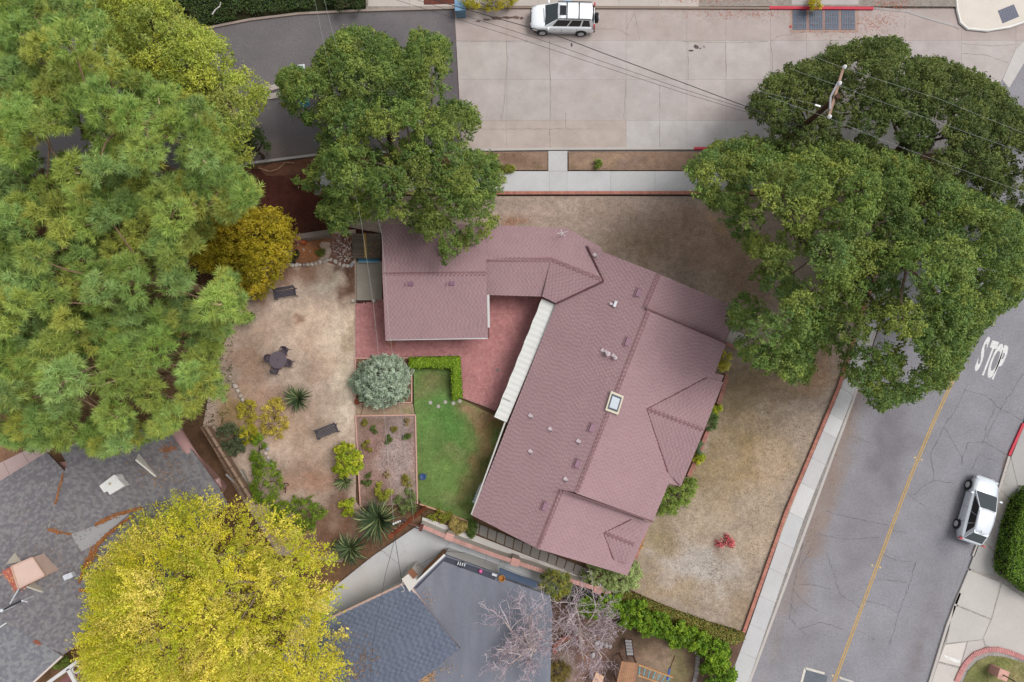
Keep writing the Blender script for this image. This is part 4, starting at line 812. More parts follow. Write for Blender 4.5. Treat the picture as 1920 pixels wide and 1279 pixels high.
debris(db, [(92, 993), (112, 996), (134, 1000)], [.6, 2.2, 1], 260, pC, OR); debris(db, [(178, 1032), (168, 1050), (158, 1068), (150, 1092)], [3, 3.5, 2, .6], 700, pC, OR); debris(db, [(178, 1028), (205, 1000), (250, 966)], [2.5, 1.6, 1], 420, pC, OR)
debris(db, [(180, 984), (215, 966), (268, 952)], [1, 2, 1.5], 420, pB, OR); debris(db, [(150, 1106), (170, 1108)], [1.5, 1.5], 130, pC, OR); debris(db, [(120, 888), (105, 945)], [.8, .8], 120, pB, OR); debris(db, [(66, 1200), (74, 1206)], [1.5, 1.5], 60, pC, lin(160, 96, 76)); debris(db, [(305, 845), (330, 838)], [5, 5], 120, pB, lin(160, 110, 80))
debris(db, [(270, 890), (340, 880)], [20, 18], 260, pB, lin(160, 134, 112)); debris(db, [(60, 1010), (200, 1080)], [60, 40], 400, pC, lin(150, 134, 124))
tag(db.build('fallen_leaves', M['soil']), 'rusty fallen leaves lying in the valleys of the grey roof', 'leaves', kind='stuff')
db = MB(); debris(db, [(600, 1200), (690, 1230), (660, 1279)], [26, 14, 14], 240, pG, lin(150, 120, 96)); debris(db, [(780, 1276), (810, 1268)], [5, 5], 240, (Vector((0, 0, 1)), 3.0), lin(186, 150, 116)); debris(db, [(800, 1110), (810, 1240), (860, 1250)], [6, 10, 14], 160, (Vector((0, 0, 1)), 3.0), lin(170, 150, 136))
tag(db.build('fallen_leaves', M['soil']), 'scattered dry leaves on the blue-grey garage roof', 'leaves', kind='stuff')
# chimney with its peaked saddle boards
def fin(parent, a, b, peak, h, col, name):
    a, b, c = Vector(a), Vector(b), Vector(peak); t = Vector((-(b - a).y, (b - a).x, 0)).normalized() * .05; c = c + Vector((0, 0, h)); lo = Vector((0, 0, -.3))
    m_ = MB(); vv = [p + s_ for s_ in (t, -t) for p in (a + lo, b + lo, c)]; m_.add(vv, [(0, 1, 2), (5, 4, 3), (0, 3, 4, 1), (1, 4, 5, 2), (2, 5, 3, 0)], col); return m_.build(name, M['paint'], parent)
zc = 5.2; qc = [(21, 1062), (61, 1045), (84, 1079), (34, 1104)]; ch = MB(); ch.prism([P2(x, y, zc) for x, y in qc], 3.0, zc, lin(222, 192, 178)); ch = ch.build('chimney', M['stucco'], nh)
m_ = MB(); m_.prism([P2(x, y, zc - .35) for x, y in ((3, 1072), (23, 1061), (46, 1101), (28, 1108))], 3.0, zc - .35, lin(186, 108, 96)); m_.build('brick_shoulder', M['brick'], ch)
m_ = MB(); debris(m_, [(12, 1072), (40, 1102)], [5, 5], 70, (Vector((0, 0, 1)), zc - .33), lin(214, 150, 110)); m_.build('lichen', M['soil'], ch, kind='stuff')
m_ = MB(); q = [P(x, y, zc + .03) for x, y in qc]; c = sum(q, Vector()) / 4
for i in range(4): m_.bar(q[i], q[(i + 1) % 4], .06, .05, lin(214, 178, 160))
m_.build('chimney_rim', M['stucco'], ch)
fin(nh, on_plane(25, 1033, pC), on_plane(42, 1056, pC), on_plane(34, 1050, pC), .9, lin(224, 216, 200), 'saddle_board')
fin(nh, on_plane(60, 1090, pC), on_plane(84, 1117, pC), on_plane(70, 1092, pC), .9, lin(224, 216, 200), 'saddle_board')
fin(nh, on_plane(256, 848, pB), on_plane(302, 907, pB), on_plane(268, 860, pB), .8, lin(236, 230, 218), 'saddle_board')
m_ = MB(); p0 = on_plane(26, 1135, pC); m_.tube([p0 + Vector((0, 0, .9)), on_plane(60, 1118, pC) + Vector((0, 0, .9))], .05, 6, lin(40, 40, 44)); m_.tube([p0, p0 + Vector((0, 0, 1.0))], .1, 8, lin(220, 226, 230)); q = on_plane(62, 1118, pC); m_.tube([q, q + Vector((0, 0, .9)), q + Vector((.3, -.05, .9))], .05, 6, lin(220, 222, 226)); m_.tube([on_plane(40, 1123, pC) + Vector((0, 0, .9)), P(35, 1104, 4.9)], .04, 6, lin(200, 204, 206)); m_.build('aerial_mast', M['paint'], nh)
vb = MB(); vb.prism([P2(x, y, 4.1) for x, y in ((186, 911), (214, 890), (219, 893), (222, 899), (234, 911), (206, 928), (201, 921), (195, 924))], 3.3, 4.1, lin(238, 236, 232)); vb = vb.build('roof_vent', M['paint'], nh)
q = P(206, 907, 4.1); m_ = MB(); m_.lathe([(.09, 0), (.09, .01)], (q.x, q.y, 4.1), 8, lin(190, 178, 150)); m_.build('vent_knob', M['paint'], vb)
for x, y in ((129, 1080), (137, 1077)): q = on_plane(x, y, pC); m_ = MB(); m_.box(q + Vector((0, 0, .15)), (.28, .3, .3), .5, lin(216, 218, 226)); m_.build('small_vent', M['paint'], nh)
# pink gutter pipe, pink eave piece, brown timber beside it
m_ = MB(); m_.tube([P(331, 808, 2.6), P(392, 908, 2.6)], .34, 12, lin(204, 160, 156)); m_.smooth = True; o = m_.build('awning_roll', M['paint'], nh)
m_ = MB(); m_.tube([P(389, 909, 2.6), P(411, 901, 2.6)], .17, 10, lin(212, 170, 166)); m_.tube([P(391, 917, 2.6), P(413, 909, 2.6)], .17, 10, lin(206, 164, 160)); m_.build('roll_end', M['paint'], nh)
m_ = MB(); m_.prism([P2(x, y, 2.7) for x, y in ((105, 1222), (136, 1200), (170, 1192), (113, 1232))], 2.5, 2.72, lin(190, 150, 140)); m_.build('pink_fascia', M['paint'], nh)
m_ = MB(); m_.bar(P(58, 1284, 2.95), P(117, 1230, 2.95), .1, .14, lin(222, 206, 198)); m_.build('eave_gutter', M['paint'], nh)
pk = sheet('patio', [(-100, 925), (0, 868), (86, 826), (110, 820), (92, 848), (0, 905), (-100, 962)], .14, lin(196, 172, 168), (), .5, 'concrete_new', .05)
for a, b in (((40, 846), (53, 866)), ((6, 866), (18, 890))): m_ = MB(); ribbon(m_, [a, b], .03, .146, lin(140, 116, 112)); m_.build('joint', M['soil'], pk)
pg = root('pergola', P(140, 1265), 'white painted pergola beams at the lower left edge of the yellow tree', 'pergola')
for a, b, w in (((150, 1237), (92, 1279), .2), ((128, 1254), (144, 1283), .22), ((92, 1279), (70, 1300), .2)): m_ = MB(); m_.bar(P(*a, 2.3), P(*b, 2.3), w, .14, lin(226, 222, 222)); m_.build('beam', M['paint'], pg)
m_ = MB(); pts = [P(143 + 7 * math.cos(t), 1255 + 7 * math.sin(t), 2.2) for t in np.linspace(-1.5, 3.6, 14)]; m_.tube(pts, .04, 6, lin(226, 226, 222)); m_.build('ring', M['paint'], pg)
for x, y in ((128, 1254), (100, 1274)): q = P(x, y, 2.2); m_ = MB(); m_.box((q.x, q.y, 1.15), (.12, .12, 2.1), .7, lin(220, 216, 214)); m_.build('post', M['paint'], pg)
sheet('patio', [(110, 1279), (135, 1258), (165, 1246), (190, 1250), (180, 1290), (120, 1310)], .15, lin(134, 92, 92), (), .4, 'brick', .1)
wf = root('trellis', P(8, 1157, 3.4), 'white square frame standing on the grey roof at the left edge', 'frame')
for a, b in (((-6, 1150), (3, 1158)), ((3, 1158), (-6, 1167)), ((15, 1166), (-6, 1180)), ((3, 1158), (14, 1165))): m_ = MB(); m_.bar(P(*a, 3.7), P(*b, 3.7), .07, .07, WHITE); m_.build('rail', M['paint'], wf)
fence = root('timber_fence', P(430, 880), 'weathered brown timber fence beside the pink roll awning', 'fence')
for k in range(7):
    a, b = lerp((386, 800), (470, 935), k / 7), lerp((386, 800), (470, 935), (k + .93) / 7); m_ = MB(); m_.bar(P(*a, 1.5), P(*b, 1.5), .05, 1.5, vary(lin(140, 112, 94), .1)); o = m_.build('fence_panel', M['wood'], fence)
    m_ = MB(); m_.bar(P(*a, 2.28), P(*b, 2.28), .16, .06, vary(lin(158, 132, 112), .08)); m_.build('top_rail', M['wood'], o)
cs2 = MB(); pxbox(cs2, [(434, 884), (452, 880), (470, 920), (462, 940)], 0.0, .5, lin(168, 160, 148)); tag(cs2.build('concrete_block_wall', M['concrete']), 'short grey concrete wall by the bright green shrub row', 'wall')
m_ = MB(); m_.bar(P(424, 889, .9), P(440, 905, .9), .12, .04, lin(214, 206, 206)); tag(m_.build('loose_board', M['paint']), 'white loose board leaning by the timber fence', 'board')
# small timber landing, blue gate, fence and gate by the wing
ld = root('timber_landing', P(685, 462), 'grey timber landing with one yellow plank beside the wing', 'landing')
for k in range(8):
    y0 = 438 + k * 5.9
    m_ = MB(); pxbox(m_, [(661, y0), (713, y0), (713, y0 + 5.4), (661, y0 + 5.4)], .3, .42, vary(lin(112, 100, 88), .1)); m_.build('plank', M['wood'], ld)
m_ = MB(); pxbox(m_, [(681, 437), (686, 437), (688, 484), (683, 484)], .42, .5, lin(176, 146, 78)); m_.build('plank', M['wood'], ld)
bg_ = root('blue_bench', P(690, 489), 'small blue plank bench at the foot of the timber landing', 'bench')
for k, (ya, yb, c) in enumerate(((485.2, 487.4, lin(38, 92, 118)), (487.8, 490.2, lin(60, 128, 160)), (490.5, 492.4, lin(150, 182, 196)))): m_ = MB(); pxbox(m_, [(670, ya), (712, ya), (711, yb), (674, yb)], .44, .5 - k * .02, c); m_.build('slat', M['paint'], bg_)
for x in (674, 708): q = P(x, 489, .3); m_ = MB(); m_.box((q.x, q.y, .3), (.06, .2, .3), 0, lin(40, 84, 110)); m_.build('leg', M['paint'], bg_)
for i, (x, y) in enumerate(((664, 565), (703, 565))):
    q = P(x, y, .5); m_ = MB(); m_.lathe([(.07, 0), (.07, .6), (.1, .62), (.1, .68), (.05, .72)], (q.x, q.y, .14), 12, lin(196, 188, 178)); tag(m_.build('gate_post', M['paint']), ('pale round post at the sand side of the concrete pad', 'pale round post at the wall side of the concrete pad')[i], 'post', 'posts at the concrete pad')
tw = MB(); q = [P(*p, .9) for p in ((553, 445), (600, 438), (616, 436))]
for i in range(2): tw.bar(q[i] - Vector((0, 0, .35)), q[i + 1] - Vector((0, 0, .35)), .35, .8, lin(136, 122, 112))
tag(tw.build('retaining_wall', M['concrete']), 'grey retaining wall behind the stone bed', 'wall')
pl_ = root('terracotta_pot', P(558, 445), 'terracotta block at the end of the grey retaining wall', 'block'); m_ = MB(); q = P(557, 446, .9); m_.box((q.x, q.y, .55), (.34, .34, .8), .1, lin(208, 150, 136)); m_.build('block', M['brick'], pl_); m_ = MB(); q = P(566, 452, .5); m_.box((q.x, q.y, .35), (.5, .25, .4), -.5, lin(186, 100, 62)); m_.build('foot', M['brick'], pl_)

# ------------------------------------------------------------------ stones
def stones(name, pts, sizes, label, cols, z=.16):
    r_ = root(name, P(*pts[0]), label, 'stone edging')
    base = []
    for k in range(4):
        b = MB(); b.ball((0, 0, 0), 1, 8, 5, (1, .8, .6), .22); b.smooth = True; base.append(b.mesh('rock', M['stone']))
    for (x, y), s in zip(pts, sizes):
        o = link('stone', random.choice(base).copy() if False else base[random.randrange(4)], r_, True); q = P(x, y, z) - r_.location
        o.location = q + Vector((0, 0, s * .2)); o.rotation_euler = (random.uniform(-.3, .3), random.uniform(-.3, .3), random.random() * 6.28); o.scale = (s, s, s)
    return base
def setcol(bases, cols):
    for b, c in zip(bases, cols): b.attributes['Col'].data.foreach_set('color', np.tile(np.array([*c, 1], np.float32), len(b.vertices)))
RC = [lin(206, 196, 186), lin(190, 176, 162), lin(172, 170, 176), lin(214, 200, 190)]
pts = [(432, 706), (437, 716), (441, 724), (446, 733), (451, 742), (455, 750), (461, 759)]; setcol(stones('stone_edging', pts, [random.uniform(.12, .22) for _ in pts], 'pale stones edging the yard under the pine', 0), RC)
pts = [(498, 850), (503, 858), (506, 866), (501, 842)]; setcol(stones('stone_edging', pts, [random.uniform(.1, .18) for _ in pts], 'few pale stones beside the long green shrub row', 0), RC)
pts = [(548, 497), (556, 497), (562, 497), (570, 496), (577, 496), (585, 496), (592, 494), (600, 491), (607, 491), (613, 488), (620, 487), (629, 491), (637, 495), (645, 498), (652, 499), (659, 497), (663, 492)]; setcol(stones('stone_edging', pts, [random.uniform(.1, .2) for _ in pts], 'line of white stones edging the leaf-strewn stone bed', 0), RC)
pb = MB()
for _ in range(420):
    x, y = random.gauss(645, 11), random.gauss(468, 17)
    if not (618 < x < 662 and 440 < y < 503): continue
    q = P(x, y, .18); pb.ball((q.x, q.y, q.z), random.uniform(.03, .08), 5, 4, (1, .8, .6), .2, vary(random.choice([lin(196, 172, 166), lin(150, 112, 100), lin(210, 196, 190), lin(120, 84, 74)]), .1))
tag(pb.build('pebbles', M['stone']), 'pinkish pebbles spread on the stone bed beside the landing', 'pebbles', kind='stuff')
gp = MB()
for _ in range(1900):
    x, y = random.uniform(669, 781), random.uniform(781, 944); q = P(x, y, .155); s = random.uniform(.02, .045); a = random.random() * 6.3
    dx, dy = Vector((math.cos(a), math.sin(a), 0)) * s, Vector((-math.sin(a), math.cos(a), 0)) * s * .6; h = Vector((0, 0, random.uniform(.02, .05)))
    gp.add([q - dx, q - dy, q + dx, q + dy, q + h], [(0, 1, 4), (1, 2, 4), (2, 3, 4), (3, 0, 4)], vary(random.choice([lin(178, 146, 134), lin(150, 112, 100), lin(190, 168, 162), lin(136, 98, 84)]), .1))
tag(gp.build('bark_chips', M['stone']), 'pinkish chips covering the gravel bed', 'gravel', kind='stuff')
for i, (x, y) in enumerate(((807, 755), (835, 754), (850, 756), (862, 752), (822, 762))):
    m_ = MB(); q = P(x, y, .15); m_.lathe([(.12, 0), (.13, .03), (.1, .05)], (q.x, q.y, .13), 12, vary(lin(186, 180, 170), .06)); tag(m_.build('stepping_stone', M['concrete']), ['round stepping stone farthest from the hedge end', 'round stepping stone third from the hedge end', 'round stepping stone second from the hedge end', 'round stepping stone touching the patio corner', 'round stepping stone set lowest in the lawn'][i], 'stepping stone', 'stepping stones on the lawn')

# ------------------------------------------------------------------ cars
def loft_car(r_, L, Wd, stations, paint, cabin, wheels, spec):
    """lower body lofted through cross-sections; cabin, glass, lamps and wheels as parts"""
    hb = MB(); ring = []
    for (x, w, z0, zs, zt) in stations:
        half = [(0, z0), (w * .8, z0), (w * .97, z0 + .1), (w, (z0 + zs) / 2), (w * .985, zs - .06), (w * .93, zs), (w * .7, (zs + zt * 2) / 3), (0, zt)]
        ring.append([(x, y, z) for y, z in half] + [(x, -y, z) for y, z in half[-2:0:-1]])
    m = len(ring[0]); hb.add([p for rr in ring for p in rr], [(i * m + k, i * m + (k + 1) % m, (i + 1) * m + (k + 1) % m, (i + 1) * m + k) for i in range(len(ring) - 1) for k in range(m)] + [tuple(range(m))[::-1], tuple(range((len(ring) - 1) * m, len(ring) * m))])
    hb.smooth = True; body = hb.build('body', M[paint], r_, True)
    bmx = bmesh.new(); bmx.from_mesh(body.data); bmesh.ops.recalc_face_normals(bmx, faces=bmx.faces); bmx.to_mesh(body.data); bmx.free()
    (xr0, xr1, xf1, xf0, zb0, zr_, wb, wr) = cabin; RF, FF = spec.get('plan', (.97, .97))
    # roof shell with a soft crown
    cb = MB(); nx, ny = 8, 8; vv = []
    for i in range(nx + 1):
        for j in range(ny + 1):
            s, t = i / nx, j / ny * 2 - 1; x = xr1 + (xf1 - xr1) * s; crown = .06 * (1 - t * t) + .06 * (1 - (2 * s - 1) ** 2) - .06; ww = wr * (RF + (FF - RF) * s + (1 - max(RF, FF)) * .6 * (1 - (2 * s - 1) ** 2))
            vv.append((x + .05 * (1 - t * t) * (1 if s > .5 else -1) * (2 * s - 1) ** 2, t * ww, zr_ + crown))
    cb.add(vv, [(i * (ny + 1) + j, (i + 1) * (ny + 1) + j, (i + 1) * (ny + 1) + j + 1, i * (ny + 1) + j + 1) for i in range(nx) for j in range(ny)]); cb.smooth = True
    rf = cb.build('roof', M[paint], r_, True); so_ = rf.modifiers.new('solid', 'SOLIDIFY'); so_.thickness = .05; so_.offset = -1
    # pillars block under the roof
    k = .015; zt = zr_ - .03; pv = [(xr0, wb), (xf0, wb), (xf1, wr - .02), (xr1, wr - .02)]
    pm = MB(); wbr, wbf, wrr, wrf = wb * RF, wb * FF, (wr - .02) * RF, (wr - .02) * FF; pm.add([(xr0, -wbr, zb0), (xf0, -wbf, zb0), (xf0, wbf, zb0), (xr0, wbr, zb0), (xr1, -wrr, zt), (xf1, -wrf, zt), (xf1, wrf, zt), (xr1, wrr, zt)], [(4, 5, 6, 7), (0, 1, 5, 4), (1, 2, 6, 5), (2, 3, 7, 6), (3, 0, 4, 7)])
    pm.build('pillars', M[paint], r_, True)
    def face(pts, name, mat, inset, off=.012, par=None):
        pts = [Vector(p) for p in pts]; c = sum(pts, Vector()) / len(pts); n = (pts[1] - pts[0]).cross(pts[2] - pts[0]).normalized()
        if n.dot(c - Vector((c.x * .8, 0, .5))) < 0: n = -n; pts = pts[::-1]
        q = [p + (c - p) * inset + n * off for p in pts]; f = MB(); f.add(q + [p - n * (off + .004) for p in q], [tuple(range(len(q)))] + [(i, len(q) + i, len(q) + (i + 1) % len(q), (i + 1) % len(q)) for i in range(len(q))]); return f.build(name, M[mat], par or r_, True)
    sf = face([(xf0, -wbf, zb0), (xf0, wbf, zb0), (xf1, wrf, zt), (xf1, -wrf, zt)], 'windscreen', 'glass', .07)
    face([(xr0, wbr, zb0), (xr0, -wbr, zb0), (xr1, -wrr, zt), (xr1, wrr, zt)], 'rear_window', spec.get('rear_mat', 'tinted'), .08)
    for s in (-1, 1):
        def at(x, t):      # on the side face
            lo = xr0 + (xf0 - xr0) * x; hi = xr1 + (xf1 - xr1) * x; fx = RF + (FF - RF) * x; y = (wb + (wr - .02 - wb) * t) * fx; return (lo + (hi - lo) * t, s * y, zb0 + (zt - zb0) * t)
        for (a0, a1, b0, b1) in spec['side']: face([at(a0, .1), at(a1, .1), at(b1, .88), at(b0, .88)], 'side_window', 'tinted', .0)
        for x in wheels:
            t_ = MB(); Rw = spec['rw']; t_.lathe([(Rw * .62, -.1), (Rw * .95, -.1), (Rw, -.06), (Rw, .06), (Rw * .95, .1), (Rw * .62, .1)], (0, 0, 0), 24, axis='y'); wr_ = root('wheel', (x, s * (Wd / 2 - .065), Rw)); wr_.parent = r_
            ty = t_.build('tyre', M['rubber'], wr_, True); ri = MB(); ri.lathe([(.02, -.03), (Rw * .6, -.03), (Rw * .66, .09), (Rw * .62, .112), (Rw * .5, .106), (.02, .12)] if s < 0 else [(.02, -.12), (Rw * .5, -.106), (Rw * .62, -.112), (Rw * .66, -.09), (Rw * .6, .03), (.02, .03)], (0, 0, 0), 18, axis='y'); ri.build('rim', M['rim'], wr_, True)
            ar = MB(); ar.lathe([(Rw * 1.14, -.015), (Rw * 1.14, .015)], (x, s * (Wd / 2 - .006), Rw + .03), 24, axis='y'); ar.build('wheel_arch', M['black_trim'], r_, True)
        m_ = MB(); mx = xf0 - .25; m_.box((mx, s * (Wd / 2 + .07), zb0 + .06), (.12, .2, .14)); soft(m_.build('side_mirror', M[spec.get('mirror', paint)], r_, True), .03)
        m_ = MB(); m_.box((L / 2 - .16, s * Wd * .36, spec['zl']), (.16, .26, .12)); soft(m_.build('headlight', M['clear_lamp'], r_, True), .05)
        m_ = MB(); m_.box((-L / 2 + .06, s * (Wd / 2 - .12), spec['zt']), (.1, .18, spec.get('ht', .3))); soft(m_.build('taillight', M['red_lamp'], r_, True), .03)
        for x in spec['handles']: m_ = MB(); m_.box((x, s * (Wd / 2 - .005), zb0 - .14), (.17, .04, .045)); soft(m_.build('door_handle', M['chrome'], r_, True), .012)
        for x in spec['doors']: m_ = MB(); m_.box((x, s * (Wd / 2 - .012), zb0 - .32), (.012, .03, .58)); m_.build('door_seam', M['black_trim'], r_, True)
        m_ = MB(); m_.box((spec['doors'][1], s * (Wd / 2 - .005), .38), (1.9, .03, .09)); m_.build('side_moulding', M[spec['mould']], r_, True)
    return body
suv = root('parked_car', (0, 0, 0), 'white four-wheel-drive car with roof rails and spare wheel parked by the top kerb', 'car', 'cars parked along the kerbs')
Ls, Ws = 4.35, 1.74
loft_car(suv, Ls, Ws, [(-2.17, .72, .42, .82, .84), (-2.12, .82, .32, .98, 1.0), (-1.7, .86, .28, 1.03, 1.05), (-.6, .87, .26, 1.02, 1.04), (.5, .87, .26, 1.0, 1.03), (.95, .87, .27, .98, 1.04), (1.3, .86, .28, .94, 1.01), (1.7, .83, .3, .88, .96), (1.95, .76, .34, .78, .88), (2.1, .62, .4, .7, .78), (2.17, .42, .46, .62, .68)], 'white_car',
         (-2.1, -1.9, .32, 1.2, .98, 1.64, .80, .64), (-1.3, 1.32), dict(side=[(.07, .25, .08, .245), (.29, .535, .285, .56), (.565, .86, .59, .97)], rw=.34, zl=.72, zt=1.05, ht=.5, handles=(-.55, .5), doors=(-.98, .05, 1.0), mould='rim', plan=(.94, .96)))
m_ = MB(); m_.box((.02, 0, 1.69), (.42, .66, .022)); soft(m_.build('sunroof', M['tinted'], suv, True), .008)
for s in (-1, 1): m_ = MB(); m_.tube([(.35, s * .6, 1.63), (.3, s * .6, 1.7), (-1.8, s * .6, 1.7), (-1.85, s * .6, 1.63)], .028, 8); m_.build('roof_rail', M['black_trim'], suv, True)
for x in (-.25, -1.05): m_ = MB(); m_.bar((x, -.6, 1.7), (x, .6, 1.7), .06, .04); m_.build('cross_bar', M['black_trim'], suv, True)
sp = MB(); sp.lathe([(.2, -.1), (.32, -.1), (.34, 0), (.32, .1), (.2, .1)], (-2.3, 0, .86), 20, axis='x'); sp = sp.build('spare_wheel', M['rubber'], suv, True); m_ = MB(); m_.lathe([(.19, -.08), (.19, .0)], (-2.38, 0, .86), 16, axis='x'); m_.build('rim', M['rim'], sp, True)
for nm, x, w_ in (('front_bumper', 2.06, 1.36), ('rear_bumper', -2.12, 1.6)): m_ = MB(); m_.box((x, 0, .48), (.24, w_, .24)); soft(m_.build(nm, M['black_trim'], suv, True), .07, 3)
m_ = MB(); m_.box((2.13, 0, .72), (.08, .7, .14)); m_.build('grille', M['black_trim'], suv, True)
m_ = MB(); m_.bar((1.28, -.5, 1.06), (1.2, .5, 1.08), .025, .02); m_.build('wiper', M['black_trim'], suv, True)
q = P(1053, 45, 0); suv.location = (q.x, q.y, .005); suv.rotation_euler = (0, 0, math.pi - R(1.5))
hat = root('parked_car', (0, 0, 0), 'silver hatchback with black rear window parked beside the right pavement', 'car', 'cars parked along the kerbs')
Lh, Wh = 4.3, 1.74
loft_car(hat, Lh, Wh, [(-2.15, .55, .36, .8, .84), (-2.06, .7, .26, .92, .95), (-1.6, .83, .22, .98, 1.0), (-.6, .87, .2, .96, .98), (.4, .87, .2, .93, .96), (.85, .86, .2, .9, .96), (1.25, .85, .22, .84, .93), (1.7, .81, .24, .74, .85), (2.0, .7, .28, .64, .74), (2.14, .5, .36, .54, .62)], 'silver_car',
         (-2.02, -1.42, .12, 1.15, .93, 1.5, .79, .6), (-1.28, 1.34), dict(side=[(.1, .3, .2, .34), (.315, .56, .355, .6), (.575, .92, .615, .95)], rw=.31, zl=.62, zt=.85, ht=.28, handles=(-.62, .42), doors=(-1.0, -.05, .92), mould='silver_car', rear_mat='glass', plan=(.8, .93)))
m_ = MB(); m_.tube([(-1.2, .1, 1.5), (-1.34, .1, 1.6)], .014, 6); m_.build('aerial', M['black_trim'], hat, True)
m_ = MB(); m_.bar((-1.45, -.45, 1.48), (-1.45, .45, 1.48), .1, .03); soft(m_.build('spoiler', M['silver_car'], hat, True), .01)
for nm, x, w in (('front_bumper', 2.06, 1.15), ('rear_bumper', -2.06, 1.25)): m_ = MB(); m_.box((x, 0, .42), (.22, w, .26)); soft(m_.build(nm, M['silver_car'], hat, True), .09, 3)
m_ = MB(); m_.box((2.15, 0, .5), (.05, .6, .1)); m_.build('grille', M['black_trim'], hat, True)
q = P(1822, 953, 0); hat.location = (q.x, q.y, .015); hat.rotation_euler = (0, 0, R(70.5))

# ------------------------------------------------------------------ garden furniture
DM = lin(66, 62, 76)
def bench(label, x, y, rz, back=True, seat_c=DM, slat_c=DM):
    r_ = root('garden_bench', (0, 0, 0), label, 'bench', 'benches in the back yard')
    for k in range(5): m_ = MB(); m_.box((0, -.18 + k * .09, .44), (1.3, .07, .025), 0, vary(slat_c, .12)); m_.build('seat_slat', M['dark_metal'], r_, True)
    for k in range(4): m_ = MB(); m_.box((0, .26 + k * .03, .54 + k * .1), (1.3, .03, .07), 0, vary(slat_c, .12)); m_.build('back_slat', M['dark_metal'], r_, True)
    for s in (-1, 1):
        m_ = MB(); m_.tube([(s * .67, -.24, .02), (s * .67, -.25, .4), (s * .67, -.27, .62), (s * .67, -.1, .66), (s * .67, .3, .64)], .03, 6, seat_c); m_.build('armrest', M['dark_metal'], r_, True)
        m_ = MB(); m_.tube([(s * .67, .28, .02), (s * .67, .22, .42), (s * .67, .38, .9)], .03, 6, seat_c); m_.build('leg', M['dark_metal'], r_, True)
        m_ = MB(); m_.bar((s * .66, -.24, .42), (s * .66, .26, .42), .04, .04, seat_c); m_.build('seat_rail', M['dark_metal'], r_, True)
    q = P(x, y, .14); r_.location = q; r_.rotation_euler = (0, 0, R(rz)); return r_
bench('dark metal garden bench near the golden shrub', 539, 552, 10)
bench('dark metal garden bench beside the gravel bed', 617, 809, 21, slat_c=lin(78, 74, 82))
tb = root('garden_table', P(528, 676, .14), 'round dark patio table with four chairs on the sand', 'table')
PUR = lin(104, 92, 100)
m_ = MB(); m_.lathe([(.5, .68), (.56, .69), (.57, .71), (.56, .73), (.04, .735), (.03, .71)], (0, 0, 0), 32, PUR); m_.build('table_top', M['dark_metal'], tb, True)
m_ = MB(); m_.lathe([(.03, .72), (.03, .745)], (0, 0, 0), 10, lin(50, 44, 50)); m_.build('umbrella_hole', M['dark_metal'], tb, True)
m_ = MB(); m_.lathe([(.05, .05), (.04, .68)], (0, 0, 0), 10, PUR); m_.build('pedestal', M['dark_metal'], tb, True)
for k in range(4): m_ = MB(); a = k * math.pi / 2 + .4; m_.tube([(0, 0, .25), (.3 * math.cos(a), .3 * math.sin(a), .03)], .025, 6, PUR); m_.build('foot', M['dark_metal'], tb, True)
def chair(label, ang, dist):
    r_ = root('patio_chair', (0, 0, 0), label, 'chair', 'chairs around the patio table')
    m_ = MB(); m_.box((0, 0, .42), (.44, .42, .04), 0, lin(92, 80, 90)); soft(m_.build('seat', M['dark_metal'], r_, True), .015)
    m_ = MB(); pts = [(.24 * math.cos(t) , .24 * math.sin(t) * .9 + .02, .82) for t in np.linspace(.25, math.pi - .25, 9)]
    for i in range(8): m_.bar(Vector(pts[i]) - Vector((0, 0, .16)), Vector(pts[i + 1]) - Vector((0, 0, .16)), .03, .34, lin(84, 72, 84))
    m_.build('backrest', M['dark_metal'], r_, True)
    for s in (-1, 1):
        m_ = MB(); m_.tube([(s * .23, .16, .62), (s * .25, -.05, .63), (s * .23, -.2, .6), (s * .22, -.22, .4)], .02, 6, lin(76, 66, 78)); m_.build('armrest', M['dark_metal'], r_, True)
        for t in (-1, 1): m_ = MB(); m_.tube([(s * .2, t * .18, .42), (s * .23, t * .22, .0)], .018, 6, lin(70, 62, 74)); m_.build('leg', M['dark_metal'], r_, True)
    q = P(528, 676, .14); a = R(ang); r_.location = q + Vector((math.cos(a) * dist, math.sin(a) * dist, 0)); r_.rotation_euler = (0, 0, a - math.pi / 2)
chair('patio chair tucked in on the upper side of the round table', 63, .72); chair('patio chair on the right side of the round table', -18, .66)
chair('patio chair on the lower side of the round table', -110, .72); chair('patio chair on the left side of the round table', 170, .66)
sp_ = root('blue_bird_bath', P(794, 893, .15), 'small blue round basin standing on the lawn', 'basin'); m_ = MB(); m_.lathe([(.1, 0), (.14, .1), (.22, .28), (.2, .29), (.05, .24)], (0, 0, 0), 18, lin(52, 78, 128)); m_.build('bowl', M['paint'], sp_, True); m_ = MB(); m_.tube([(.12, .1, .26), (.26, .2, .3)], .025, 6, lin(40, 60, 100)); m_.build('spout', M['paint'], sp_, True)
pot = root('plant_pot', P(672, 753, .15), 'terracotta pot with hose by the corner of the olive bed', 'pot'); m_ = MB(); m_.lathe([(.13, 0), (.18, .26), (.2, .28), (.2, .32), (.16, .32), (.14, .2)], (0, 0, 0), 16, lin(160, 92, 72)); m_.build('pot', M['brick'], pot, True)
m_ = MB(); m_.tube([P(x, y, .17) for x, y in ((672, 748), (677, 748), (680, 754), (680, 766), (677, 778))], .022, 6, lin(130, 96, 80)); tag(m_.build('garden_hose', M['paint']), 'brown garden hose curling past the terracotta pot', 'hose')
m_ = MB(); m_.tube([P(x, y, .5) for x, y in ((534, 918), (531, 912), (534, 906), (538, 906), (542, 910), (536, 912), (535, 925))], .03, 5, lin(80, 50, 40)); tag(m_.build('plant_stake', M['bark']), 'small rusty bent stake on bare earth by the shrub row', 'stake')
